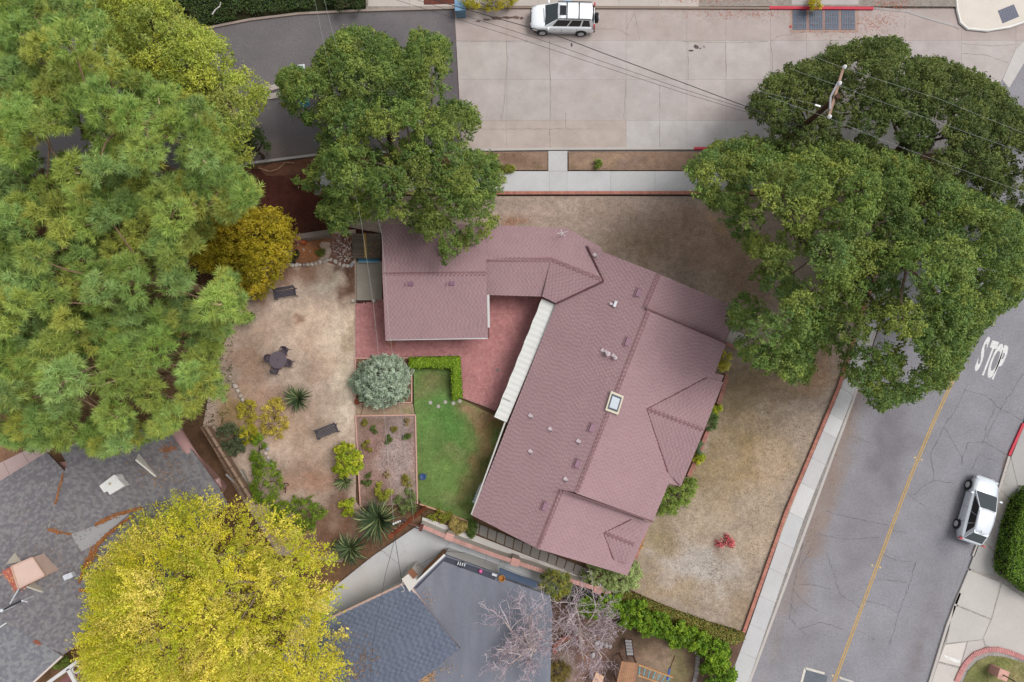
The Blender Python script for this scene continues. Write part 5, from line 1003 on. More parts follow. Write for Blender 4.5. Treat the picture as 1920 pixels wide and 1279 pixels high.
# blue bin and storm drain
bn = root('wheelie_bin', P(865, 26, 0), 'blue wheeled bin at the kerb by the yellow shrub', 'bin')
BL = lin(104, 142, 170); m_ = MB(); m_.box((0, 0, .5), (.62, .66, .9), .05, BL, 1.15); soft(m_.build('body', M['paint'], bn, True), .03)
m_ = MB(); m_.box((0, .02, 1.0), (.76, .78, .08), .05, lin(120, 160, 190)); soft(m_.build('lid', M['paint'], bn, True), .03)
for s in (-1, 1): m_ = MB(); m_.lathe([(.1, 0), (.1, .06)], (s * .3, .34, .1), 12, axis='y'); m_.build('wheel', M['rubber'], bn, True)
m_ = MB(); m_.bar((-.25, .4, .97), (.25, .4, .97), .05, .05, BL); m_.build('handle', M['paint'], bn, True)
dr = root('storm_drain', P(1545, 38), 'dark steel storm drain of four grates below the red kerb', 'drain')
m_ = MB(); pxbox(m_, [(1481, 17), (1610, 17), (1610, 61), (1481, 61)], -.05, .008, lin(176, 150, 138)); m_.build('concrete_apron', M['concrete'], dr)
for k in range(4):
    x0 = 1486 + k * 30.3; x1 = x0 + 26.5
    g_ = MB(); pxbox(g_, [(x0, 19), (x1, 19), (x1, 56), (x0, 56)], -.05, .012, lin(74, 84, 100)); g_ = g_.build('grate', M['dark_metal'], dr)
    m_ = MB()
    for j in range(8): xx = x0 + 1.5 + j * (26.5 - 3) / 7; m_.bar(P(xx, 20, .02), P(xx, 55, .02), .045, .02, lin(86, 97, 116))
    for yy in (21, 32.5, 44, 54): m_.bar(P(x0 + 1, yy, .024), P(x1 - 1, yy, .024), .05, .02, lin(92, 103, 122))
    m_.build('grate_bars', M['dark_metal'], g_)
m_ = MB(); m_.lathe([(.1, 0), (.1, .01)], P(1482, 50, .012), 10, lin(170, 60, 54)); m_.build('painted_dot', M['paint'], dr)
for k in range(3): m_ = MB(); x0 = 1513 + k * 30.3; m_.bar(P(x0 + 1.5, 19, .012), P(x0 + 1.5, 56, .012), .05, .012, lin(150, 92, 80)); m_.build('rust_strip', M['dark_metal'], dr)
# utility cover and valve plates, street island, blue parking marks
m_ = MB(); pxbox(m_, [(1056, -8), (1072, -8), (1072, 7), (1056, 7)], .1, .142, lin(176, 196, 212)); tag(m_.build('utility_cover', M['paint']), 'pale blue utility cover on the top pavement behind the white car', 'cover')
isl = root('traffic_island', P(505, 170), 'pale concrete island in the asphalt street between pine and oak', 'island')
for q in ([(484, 165), (520, 157), (528, 164), (484, 177)], [(482, 180), (525, 172), (560, 176), (482, 190)]): m_ = MB(); pxbox(m_, q, 0, .13, lin(190, 178, 170)); m_.build('kerb_block', M['concrete_new'], isl)
pm_ = root('parking_marking', P(565, 127), 'white and blue parking symbol on the asphalt at the oak edge', 'road marking')
m_ = MB(); pxbox(m_, [(555, 122), (571, 120), (572, 132), (556, 134)], 0, .006, lin(214, 216, 218)); m_.build('white_square', M['road_paint'], pm_); m_ = MB(); pxbox(m_, [(558, 124), (568, 123), (569, 130), (559, 131)], 0, .010, lin(70, 116, 150)); m_.build('blue_square', M['road_paint'], pm_)
pm2 = root('parking_marking', P(570, 192), 'teal painted square half hidden under the left oak', 'road marking'); m_ = MB(); pxbox(m_, [(560, 186), (578, 182), (582, 198), (563, 203)], 0, .006, lin(60, 120, 140)); m_.build('blue_square', M['road_paint'], pm2)
m_ = MB()
a = [(484, 315), (505, 322), (520, 318), (535, 305), (552, 306)]; m_.tube([P(x, y, .2) for x, y in a], .06, 6, lin(160, 124, 100)); tag(m_.build('exposed_root', M['bark']), 'pale exposed root on the bare slope beside the street', 'root')
# mailbox pillar and curved brick rim at the lower right
mbx = root('brick_pillar', P(1880, 1262), 'pink brick pillar with black post on the small lawn at the lower right', 'pillar')
q = P(1880, 1265, 1.0); m_ = MB(); m_.box((q.x, q.y, .55), (.56, .56, .9), -.35, lin(206, 158, 146)); m_.build('brick_base', M['brick'], mbx); m_ = MB(); m_.box((q.x, q.y, 1.03), (.62, .62, .08), -.35, lin(214, 166, 152)); m_.build('cap', M['brick'], mbx); m_ = MB(); m_.tube([(q.x, q.y, 1.0), (q.x + .1, q.y - .05, 1.9)], .04, 6, lin(40, 36, 40)); m_.build('post', M['dark_metal'], mbx)
def arc_bricks(name, pts, z, w, label, col, n):
    r_ = root(name, P(*pts[0]), label, 'edging'); q = [P(x, y, z) for x, y in pts]; L = [0]
    for i in range(len(q) - 1): L.append(L[-1] + (q[i + 1] - q[i]).length)
    for k in range(n):
        s = L[-1] * (k + .5) / n; i = max(j for j in range(len(L) - 1) if L[j] <= s); p = q[i].lerp(q[i + 1], (s - L[i]) / (L[i + 1] - L[i])); d = q[i + 1] - q[i]
        m_ = MB(); m_.box((p.x, p.y, z - .05), (L[-1] / n - .02, w, .14), math.atan2(d.y, d.x), vary(col, .1)); m_.build('brick', M['brick'], r_)
from math import cos, sin
rim = [(1794, 1279), (1801, 1262), (1812, 1243), (1828, 1227), (1850, 1219), (1872, 1218), (1895, 1224), (1920, 1234), (1950, 1248)]
arc_bricks('brick_edging', rim, .2, .3, 'curved pink brick edging round the lower right lawn', lin(206, 146, 142), 62)
arc_bricks('fire_ring', [(1040 + 0, 1225), (1041, 1212), (1050, 1202), (1062, 1196), (1075, 1195), (1086, 1200), (1092, 1207)], .35, .28, 'red brick ring beneath the bare tree', lin(172, 112, 98), 20)
arc_bricks('stone_edging', [(1294, 1211), (1303, 1217), (1309, 1228), (1308, 1245), (1306, 1262), (1302, 1279), (1300, 1290)], .22, .24, 'grey block edging curving along the neighbour lawn', lin(172, 164, 160), 13)
# play set
ps = root('play_set', P(1190, 1265), 'wooden play tower with ladder and monkey bars at the bottom edge', 'play set')
for k in range(9):
    a, b = lerp((1166, 1240), (1196, 1244), k / 9), lerp((1166, 1240), (1196, 1244), (k + .92) / 9); c, d = lerp((1154, 1290), (1188, 1296), (k + .92) / 9), lerp((1154, 1290), (1188, 1296), k / 9)
    m_ = MB(); pxbox(m_, [a, b, c, d], 1.6, 1.65, vary(lin(172, 128, 98), .1)); m_.build('roof_board', M['wood'], ps)
for k in range(5): m_ = MB(); m_.bar(P(1172 + k * .8, 1202 + k * 5.8, .6 + k * .2), P(1184 + k * .8, 1203 + k * 5.8, .6 + k * .2), .16, .05, lin(150, 146, 146)); m_.build('rung', M['paint'], ps)
for x in (1171, 1184): m_ = MB(); m_.bar(P(x, 1199, .3), P(x + 5, 1236, 1.6), .08, .08, lin(80, 60, 54)); m_.build('ladder_rail', M['wood'], ps)
for (a, b) in (((1197, 1246), (1262, 1270)), ((1196, 1266), (1250, 1284))): m_ = MB(); m_.bar(P(*a, 1.7), P(*b, 1.7), .09, .1, lin(190, 142, 96)); m_.build('beam', M['wood'], ps)
for k in range(7): a, b = lerp((1200, 1248), (1258, 1269), k / 6), lerp((1198, 1267), (1248, 1283), k / 6); m_ = MB(); m_.tube([P(*a, 1.72), P(*b, 1.72)], .03, 6, lin(110, 178, 186)); m_.build('monkey_bar', M['paint'], ps)
m_ = MB(); m_.bar(P(1256, 1252, 1.5), P(1251, 1275, 1.7), .1, .1, lin(30, 70, 160)); m_.build('blue_post', M['paint'], ps); m_ = MB(); m_.bar(P(1265, 1230, .4), P(1256, 1254, 1.6), .05, .05, lin(120, 90, 60)); m_.build('brace', M['wood'], ps)
for x, y in ((1168, 1242), (1194, 1246), (1158, 1285), (1188, 1290)): q = P(x, y, 1.6); m_ = MB(); m_.box((q.x, q.y, .85), (.09, .09, 1.5), .2, lin(150, 110, 84)); m_.build('post', M['wood'], ps)
m_ = MB(); m_.add([P(1110, 1279, 1.0), P(1118, 1260, 1.0), P(1132, 1268, .9), P(1128, 1290, .9)], [(0, 1, 2, 3)], lin(226, 182, 150)); o = m_.build('wooden_hatch', M['wood']); o.modifiers.new('s', 'SOLIDIFY').thickness = .05; tag(o, 'tan wooden hatch beneath the bare tree at the bottom edge', 'hatch')
rkx = [(1120, 1205), (1128, 1208), (1136, 1210), (1144, 1212), (1126, 1213), (1112, 1228)]; setcol(stones('rock_pile', rkx, [.18, .16, .2, .16, .14, .2], 'pale grey rocks beneath the bare tree', 0, .2), [lin(190, 190, 192), lin(176, 172, 170), lin(200, 198, 196), lin(166, 160, 156)])
for x, y in ((1049, 1216),): m_ = MB(); m_.ball(P(x, y, .35), .12, 10, 7, col=WHITE); tag(m_.build('garden_globe', M['paint']), 'small white globe by the red brick ring', 'globe')

# ------------------------------------------------------------------ utility poles and wires
def pole(base, top, h, r0, r1, col, label):
    b, t = P(*base, 0), P(*top, h); r_ = root('utility_pole', b, label, 'utility pole', 'utility poles')
    m_ = MB(); m_.tube([b.lerp(t, k / 8) for k in range(9)], [r0 + (r1 - r0) * k / 8 for k in range(9)], 12, col); m_.smooth = False; m_.build('pole', M['bark'], r_); return r_, b, t
p1, b1, t1 = pole((1409, 320), (1572, 180), 12.0, .17, .13, lin(86, 64, 54), 'dark timber utility pole with white insulators rising through the big oak')
ca, cb = P(1581, 128, 11.8), P(1553, 221, 11.8)
m_ = MB(); m_.bar(ca, cb, .12, .1, lin(168, 138, 120)); m_.build('crossarm', M['wood'], p1)
m_ = MB(); a, b = ca.lerp(cb, .3), ca.lerp(cb, .85); c = t1 + Vector((-.35, 0, -.1)); m_.bar(a + Vector((-.08, 0, .1)), c, .09, .08, lin(150, 146, 150)); m_.bar(c, b + Vector((-.08, 0, .1)), .09, .08, lin(156, 152, 156)); m_.build('brace', M['paint'], p1)
for q in (ca, cb, ca.lerp(cb, .33)):
    m_ = MB(); k = 1 if q is not ca.lerp(cb, .33) else .6; m_.lathe([(.03, 0), (.09, .04), (.05, .08), (.095, .11), (.05, .15), (.08, .18), (.02, .24)], q + Vector((0, 0, .05)), 12, WHITE); m_.build('insulator', M['ceramic'], p1)
m_ = MB(); m_.bar(P(1510, 225, 8.3), P(1505, 212, 8.3), .1, .3, lin(44, 36, 38)); m_.build('bracket', M['dark_metal'], p1)
m_ = MB(); m_.bar(P(1528, 197, 9.2), P(1538, 200, 9.2), .08, .08, WHITE); m_.build('bracket', M['ceramic'], p1)
p2, b2, t2 = pole((797, 952), (733, 1005), 11.5, .15, .125, lin(132, 74, 48), 'orange-brown timber utility pole at the garden wall corner')
e = b2.lerp(t2, .6)
m_ = MB(); m_.bar(e, e + Vector((.75, -.22, 0)), .08, .1, lin(110, 70, 56)); m_.bar(e + Vector((0, -.14, 0)), e + Vector((.75, -.36, 0)), .04, .06, lin(60, 46, 46)); m_.box(e + Vector((.78, -.28, 0)), (.16, .34, .3), -.3, lin(104, 60, 54)); m_.build('bracket_arm', M['wood'], p2)
m_ = MB(); m_.box(e + Vector((-.2, .12, .1)), (.28, .2, .3), .3, lin(70, 50, 50)); m_.build('junction_box', M['dark_metal'], p2)
for k in range(4): q = e + Vector((-.35 - k * .12, .12 - k * .05, .1)); m_ = MB(); m_.lathe([(.03, 0), (.06, .05), (.03, .1), (.06, .14), (.02, .18)], q, 8, lin(200, 196, 200)); m_.build('insulator', M['ceramic'], p2)
for k in range(5): q = b2.lerp(t2, .62 + k * .08) + Vector((-.02, .1, .1)); m_ = MB(); m_.box(q, (.06, .1, .05), .5, lin(196, 170, 156)); m_.build('step_bolt', M['dark_metal'], p2)
def wire(label, pts, r_=.016, mat='wire', name='power_line'):
    q = [P(x, y, z) for x, y, z in pts]; out = []
    for i in range(len(q) - 1):
        for k in range(8):
            t = k / 8; p = q[i].lerp(q[i + 1], t); p.z -= .025 * math.sin(math.pi * t); out.append(p)
    m_ = MB(); m_.tube(out + [q[-1]], r_, 5); tag(m_.build(name, M[mat]), label, 'cable', 'overhead cables')
wire('thick black cable crossing the street past the white car', [(780, -10, 8.2), (1037, 64, 8.2), (1280, 155, 8.2), (1509, 240, 8.3)], .022)
wire('upper thin cable over the concrete street', [(740, -14, 8.6), (1000, 70, 8.5), (1280, 167, 8.4), (1510, 238, 8.5)], .011)
wire('lower thin cable over the concrete street', [(700, -14, 8.6), (960, 68, 8.5), (1280, 174, 8.4), (1508, 242, 8.2)], .010)
wire('faint pale cable above the thick black cable', [(1100, 82, 9.5), (1300, 139, 9.4), (1440, 175, 9.3), (1550, 200, 9.2)], .0048, 'pale_wire')
wire('pale green cable from the upper insulator to the right edge', [(1500, 95, 11.9), (1581, 127, 12.05), (1760, 185, 11.9), (1960, 265, 11.9)], .0048, 'pale_wire')
wire('pale green cable from the lower insulator to the right edge', [(1440, 180, 11.9), (1553, 221, 12.05), (1700, 280, 11.9), (1960, 375, 11.9)], .0048, 'pale_wire')
wire('pale cable from the middle of the crossarm into the oak', [(1480, 128, 11.9), (1571, 160, 12.0), (1720, 215, 11.9), (1960, 300, 11.9)], .0048, 'pale_wire')
wire('left pale cable running over the yard to the orange pole', [(560, -40, 9.0), (590, 0, 9.0), (628, 180, 9.2), (677, 415, 9.5), (700, 570, 9.8), (721, 780, 10.2), (738, 978, 10.8)], .0048, 'pale_wire')
wire('right pale cable running over the wing roof to the orange pole', [(600, -40, 9.0), (608, 0, 9.0), (660, 200, 9.2), (716, 440, 9.5), (730, 620, 9.8), (752, 780, 10.2), (776, 978, 8.0)], .0048, 'pale_wire')
wire('black service cable from the orange pole to the garage pier', [(739, 1000, 11.0), (747, 1050, 6.0), (754, 1094, 3.4)], .014)
wire('thin black cable from the orange pole along the drive', [(742, 1003, 11.0), (722, 1080, 8.0), (700, 1200, 6.0), (690, 1320, 6.0)], .011)
wire('black cable looping along the garage wall', [(780, 1062, 3.4), (832, 1034, 3.2), (870, 1036, 3.3), (930, 1058, 3.2), (1010, 1092, 3.0)], .012)
# ------------------------------------------------------------------ trees, shrubs, grass
rng = np.random.RandomState(5)
ALB = 0.95
def unit(v): return v / np.maximum(np.linalg.norm(v, axis=-1, keepdims=True), 1e-9)
def leaf_quads(c, nrm, size, col, asp=.5):
    """one pointed leaf of four corners, slightly folded, for each row"""
    n = len(c); r_ = rng.normal(size=(n, 3)); t = unit(np.cross(nrm, r_)); b = np.cross(nrm, t); L = size[:, None] * .5
    v = np.empty((n, 4, 3)); fold = nrm * L * .25
    v[:, 0] = c - t * L; v[:, 1] = c + b * L * asp + fold; v[:, 2] = c + t * L; v[:, 3] = c - b * L * asp + fold
    return v.reshape(-1, 3), np.arange(4 * n).reshape(n, 4), np.repeat(col, 4, axis=0)
def lobes_in(poly, zl, zt, n, rl, D=None, seed=0, sep=.62, zj=.6, macro=0, gap=.16, bough=1.3, inset=0):
    """clump centres and radii that fill an outline: domed boughs with gaps between them"""
    r_ = np.random.RandomState(seed); a = np.array(poly, float); x0, y0 = a.min(0); x1, y1 = a.max(0); out = []
    px = r_.uniform(x0, x1, n * 70); py = r_.uniform(y0, y1, n * 70); ok = inpoly(px, py, poly); px, py = px[ok], py[ok]; d = polydist(px, py, poly); D = D or d.max() * .75
    ok = d >= inset; px, py, d = px[ok], py[ok], d[ok]; k = np.minimum(1, d / D)
    z = zl + (zt - zl) * np.sqrt(np.maximum(0, 1 - (1 - k) ** 2)) + r_.uniform(-zj, zj, len(px))
    if macro:
        mc = []
        for q in zip(px[:1500], py[:1500]):
            if all((q[0] - m[0]) ** 2 + (q[1] - m[1]) ** 2 > (macro * r_.uniform(.8, 1.2)) ** 2 for m in mc): mc.append(q)
        mh = r_.uniform(-1, 1, len(mc)); m_a = np.array(mc); dd = np.hypot(px[:, None] - m_a[None, :, 0], py[:, None] - m_a[None, :, 1]); o_ = np.argsort(dd, 1); d1 = np.take_along_axis(dd, o_[:, :1], 1)[:, 0]; d2 = np.take_along_axis(dd, o_[:, 1:2], 1)[:, 0] if len(mc) > 1 else d1 + 99
        z = z + bough * (mh[o_[:, 0]] * .7 - (d1 / macro) ** 2 * 1.6); keep = (d2 - d1) > gap * macro * r_.uniform(.6, 1.4, len(px)); px, py, d, k, z = px[keep], py[keep], d[keep], k[keep], z[keep]
    s = FPX / (CAM_H - z); rad = (rl[0] + (rl[1] - rl[0]) * k) * r_.uniform(.75, 1.2, len(px)); rad = np.minimum(rad, np.maximum(rl[0] * .6, (d - 4) / s))
    O = np.zeros((0, 4))
    for i in range(len(px)):
        if len(O) >= n: break
        p = P(px[i], py[i], z[i])
        if len(O) and (((O[:, 0] - p.x) ** 2 + (O[:, 1] - p.y) ** 2) < (sep * (rad[i] + O[:, 3])) ** 2).any(): continue
        O = np.vstack([O, (p.x, p.y, p.z, rad[i])])
    return [tuple(q) for q in O]
def lower(l, dz, grow, zmin=.2):        # the same clumps deeper in the crown
    x, y, z, rad = l; z2 = max(zmin, z - dz); f = (CAM_H - z2) / (CAM_H - z); return (x * f, y * f, z2, rad * grow)
def foliage(lobes, cols, puffs=5.0, puff_r=.36, leaves=40, size=(.09, .16), asp=.5, flat=.8, up=.55, seed=1, low=-.25, colvar=.14, spray=.5, thin=.15, radial=.35):
    r_ = np.random.RandomState(seed); C_, Nn, S_, K_ = [], [], [], []; cols = np.array(cols); cen = np.array([q[:3] for q in lobes]).mean(0); cen[2] -= 1.5
    for (x, y, z, rad) in lobes:
        n = max(4, int(puffs * 2 * math.pi * rad * rad * .8)); d = unit(r_.normal(size=(n * 3, 3))); d = d[d[:, 2] > low][:n]; n = len(d)
        pc = np.array([x, y, z]) + d * rad * r_.uniform(.72, 1.08, (n, 1)) * np.array([1, 1, flat])
        ax_ = unit(d * .7 + unit(pc - cen) * radial + np.array([0, 0, .25]) + r_.normal(size=(n, 3)) * .3)
        kcol = (cols[r_.randint(0, len(cols))] * .6 + cols[r_.randint(0, len(cols), n)] * .4) * (1 + r_.uniform(-colvar, colvar, (n, 1)) * .8) * (1 + r_.uniform(-colvar, colvar) * 1.7)
        m = leaves; k_ = puff_r / .36; L = spray * k_ * r_.uniform(.6, 1.3, (n, 1, 1)); tt = r_.rand(n, m, 1) ** .8
        q = r_.normal(size=(n, m, 3)) * thin * k_ * (1.15 - tt * .75)          # a spray: leaves along a shoot, narrowing to its tip
        pos = pc[:, None, :] + ax_[:, None, :] * L * (tt - .4) + q
        nr = unit(unit(q) * .55 + ax_[:, None, :] * .15 + np.array([0, 0, up]) + r_.normal(size=(n, m, 3)) * .5)
        C_.append(pos.reshape(-1, 3)); Nn.append(nr.reshape(-1, 3)); S_.append(r_.uniform(size[0], size[1], n * m)); K_.append((kcol[:, None, :] * (1 + r_.uniform(-.1, .1, (n, m, 1)))).reshape(-1, 3))
    C_, Nn, S_, K_ = map(np.concatenate, (C_, Nn, S_, K_)); C_[:, 2] = np.maximum(C_[:, 2], .16)
    return leaf_quads(C_, Nn, S_, np.clip(K_, 0, 1), asp)
def limb(mb, a, b, r0, r1, bend=.3, n=6, sides=7, col=None):
    a, b = Vector(a), Vector(b); L = (b - a).length; o = Vector((random.uniform(-1, 1), random.uniform(-1, 1), random.uniform(.2, .8))) * L * bend * .35; pts = []
    for i in range(n + 1): t = i / n; pts.append(a.lerp(b, t) + o * math.sin(math.pi * t) + Vector((random.uniform(-1, 1), random.uniform(-1, 1), 0)) * L * .015)
    mb.tube(pts, [r0 + (r1 - r0) * i / n for i in range(n + 1)], sides, col, False); return pts
def woody(root_, base, fork, lobes, r0, col, n_main=6, twigs=True):
    mb = MB(); b = Vector(base); f = Vector(fork); mb.tube([b - Vector((0, 0, .1)), b.lerp(f, .3) + Vector((.08, 0, 0)), b.lerp(f, .7), f], [r0 * 1.35, r0 * 1.05, r0 * .9, r0 * .8], 12, col, False)
    L = sorted(lobes, key=lambda q: -q[3])[:max(n_main * 6, 20)]; random.shuffle(L); mains = []
    for q in L[:n_main]:
        e = Vector(q[:3]) - Vector((0, 0, q[3] * .3)); e = f.lerp(e, .85); mains.append(limb(mb, f - Vector((0, 0, .2)), e, r0 * .6, r0 * .15, .4, 7, 8, col))
    for q in L[n_main:]:
        e = Vector(q[:3]); best = min((p for m_ in mains for p in m_[1:]), key=lambda p: (p - e).length); limb(mb, best, e, r0 * .16, .03, .35, 5, 5, col)
    mb.build('trunk', M['bark'], root_)
def tree(name, label, cat, poly, zl, zt, n, rl, cols, group=None, base=None, fork_h=.45, r0=.35, bark=lin(84, 70, 60), seed=1, under=.5, mat='leaf', part='crown', sep=.62, zj=.6, macro=0, gap=.22, bough=1.6, inset=None, **kw):
    lb = lobes_in(poly, zl, zt, n, rl, seed=seed, sep=sep, zj=zj, macro=macro, gap=gap, bough=bough, inset=(9 if zl > 2 else 0) if inset is None else inset); a = np.array([q[:2] for q in lb]).mean(0)
    b = P(*base, 0.1) if base else Vector((a[0], a[1], .1))
    r_ = root(name, b, label, cat, group); woody(r_, b, (a[0] * .5 + b.x * .5, a[1] * .5 + b.y * .5, zl * fork_h + .5), lb, r0, bark)
    v, q, c = foliage(lb, cols, seed=seed, **kw)
    if under > 0:        # sparser foliage hanging inside the crown
        l2 = [lower(l, l[3] * 1.5 + (2.6 if zl > 2 else .2), 1.1) for l in lb]; k2 = dict(kw); k2['puffs'] = kw.get('puffs', 5) * under; k2['leaves'] = max(6, int(kw.get('leaves', 40) * .35)); k2['size'] = tuple(2.2 * s for s in kw.get('size', (.09, .16)))
        v2, q2, c2 = foliage(l2, cols, seed=seed + 50, **k2); q = np.concatenate([q, q2 + len(v)]); v = np.concatenate([v, v2]); c = np.concatenate([c, c2])
    link(part, np_mesh(part, v, q, c, M[mat]), r_); return r_
def ell(cx, cy, rx, ry, n=14, jit=.12, seed=0):
    r_ = random.Random(seed + int(cx)); return [(cx + rx * math.cos(t) * (1 + r_.uniform(-jit, jit)), cy + ry * math.sin(t) * (1 + r_.uniform(-jit, jit))) for t in (2 * math.pi * k / n for k in range(n))]

OAKC = [lin(112, 132, 56), lin(95, 119, 51), lin(130, 146, 68), lin(80, 103, 44), lin(134, 142, 60), lin(90, 117, 60)]
OAK1 = [(520, 140), (545, 125), (580, 130), (598, 95), (640, 55), (690, 52), (735, 75), (760, 95), (768, 60), (800, 55), (845, 80), (850, 125), (838, 150), (850, 185), (885, 195), (903, 220), (890, 255), (895, 285), (930, 290), (948, 330), (935, 370), (932, 420), (905, 455), (870, 470), (850, 505), (830, 495), (812, 450), (780, 440), (760, 420), (720, 425), (690, 410), (660, 440), (625, 445), (610, 420), (590, 400), (610, 370), (555, 350), (545, 335), (590, 310), (600, 280), (575, 250), (565, 220), (530, 205), (520, 175)]
tree('oak_tree', 'spreading green oak overhanging the wing roof and the asphalt street', 'tree', OAK1, 4.5, 10.5, 260, (.42, .85), OAKC, 'large street trees', base=(735, 330), seed=3, macro=85, puffs=13, leaves=28, size=(.1, .16), sep=.56, zj=1.0, puff_r=.3, gap=.16)
OAK2B = [(1400, 200), (1420, 160), (1470, 125), (1530, 110), (1560, 85), (1640, 68), (1690, 75), (1710, 110), (1740, 105), (1790, 120), (1840, 140), (1885, 170), (1920, 210), (1975, 260), (1975, 480), (1890, 475), (1800, 410), (1700, 365), (1600, 310), (1520, 300), (1455, 268), (1410, 235)]
OAKD = [lin(92, 108, 48), lin(79, 96, 42), lin(104, 117, 56), lin(69, 86, 38), lin(107, 113, 52)]
tree('oak_tree', 'dark oak round the utility pole at the street corner', 'tree', OAK2B, 4.0, 8.6, 330, (.42, .85), OAKD, 'large street trees', base=(1640, 320), seed=8, macro=85, puffs=12, leaves=27, size=(.1, .16), r0=.3, sep=.56, zj=1.0, puff_r=.3, gap=.16)
OAK2A = [(1285, 310), (1345, 266), (1415, 256), (1470, 268), (1560, 262), (1640, 278), (1720, 300), (1800, 345), (1925, 410), (1922, 500), (1912, 560), (1858, 598), (1824, 638), (1800, 690), (1765, 735), (1690, 755), (1650, 772), (1610, 740), (1575, 700), (1565, 660), (1530, 660), (1520, 715), (1480, 722), (1440, 700), (1400, 690), (1365, 625), (1362, 585), (1380, 560), (1402, 520), (1396, 470), (1362, 430), (1330, 392), (1300, 370)]
tree('oak_tree', 'huge oak with lighter crown over the front yard and right-hand road', 'tree', OAK2A, 5.5, 12.5, 420, (.45, .95), OAKC, 'large street trees', base=(1560, 520), seed=12, macro=95, bough=2.0, puffs=12, leaves=27, size=(.1, .165), r0=.5, sep=.56, zj=1.1, puff_r=.3, gap=.05)
YC = [lin(222, 206, 50), lin(200, 196, 38), lin(234, 218, 88), lin(168, 180, 36), lin(234, 212, 108), lin(190, 190, 46)]
YEL_P = [(150, 1200), (170, 1130), (160, 1080), (200, 1030), (270, 960), (330, 935), (400, 925), (470, 945), (540, 955), (600, 990), (640, 1050), (645, 1110), (620, 1160), (650, 1190), (655, 1240), (640, 1340), (300, 1350), (160, 1310)]
tree('elm_tree', 'bright yellow-leaved tree between the grey roof and the garage', 'tree', YEL_P, 4.0, 11.5, 300, (.4, .8), YC, 'large street trees', base=(430, 1060), seed=21, macro=80, bough=.8, gap=.015, inset=20, puffs=12, leaves=32, size=(.07, .125), sep=.55, zj=.8, puff_r=.36, up=.6, asp=.42, bark=lin(140, 124, 110), colvar=.12, spray=1.15, thin=.1, radial=1.1)
YG = [lin(164, 176, 66), lin(148, 164, 62), lin(178, 180, 64), lin(132, 150, 68), lin(182, 186, 94)]
tree('leafy_tree', 'yellow-green leafy tree beside the asphalt street and the pines', 'tree', [(190, -60), (310, -40), (345, 28), (412, 72), (448, 118), (490, 150), (506, 182), (486, 210), (474, 262), (478, 305), (430, 320), (390, 270), (330, 230), (260, 180), (220, 110), (180, 0)], 4.0, 10, 170, (.42, .8), YG, 'large street trees', seed=31, macro=60, gap=.06, bough=.9, puffs=10, leaves=25, size=(.11, .19), asp=.36, sep=.5, spray=.6, thin=.16)
GOLD = [lin(178, 160, 32), lin(156, 144, 28), lin(192, 172, 46), lin(134, 128, 32), lin(186, 160, 40)]
tree('golden_shrub', 'golden-yellow bushy shrub by the bare slope and the upper bench', 'shrub', [(355, 440), (405, 412), (450, 400), (500, 390), (540, 410), (553, 450), (540, 500), (505, 535), (475, 562), (455, 535), (430, 505), (365, 500)], 1.6, 4.4, 80, (.36, .75), GOLD, None, base=(470, 480), seed=36, macro=45, bough=.5, gap=.06, puffs=11, leaves=34, size=(.09, .16), r0=.14, sep=.5)
tree('dark_shrub', 'dark green shrub at the street edge below the yellow-green tree', 'shrub', ell(462, 268, 40, 22), 1.6, 3.0, 9, (.4, .7), [lin(84, 100, 52), lin(70, 88, 44)], None, seed=37, puffs=5, leaves=30, r0=.1)

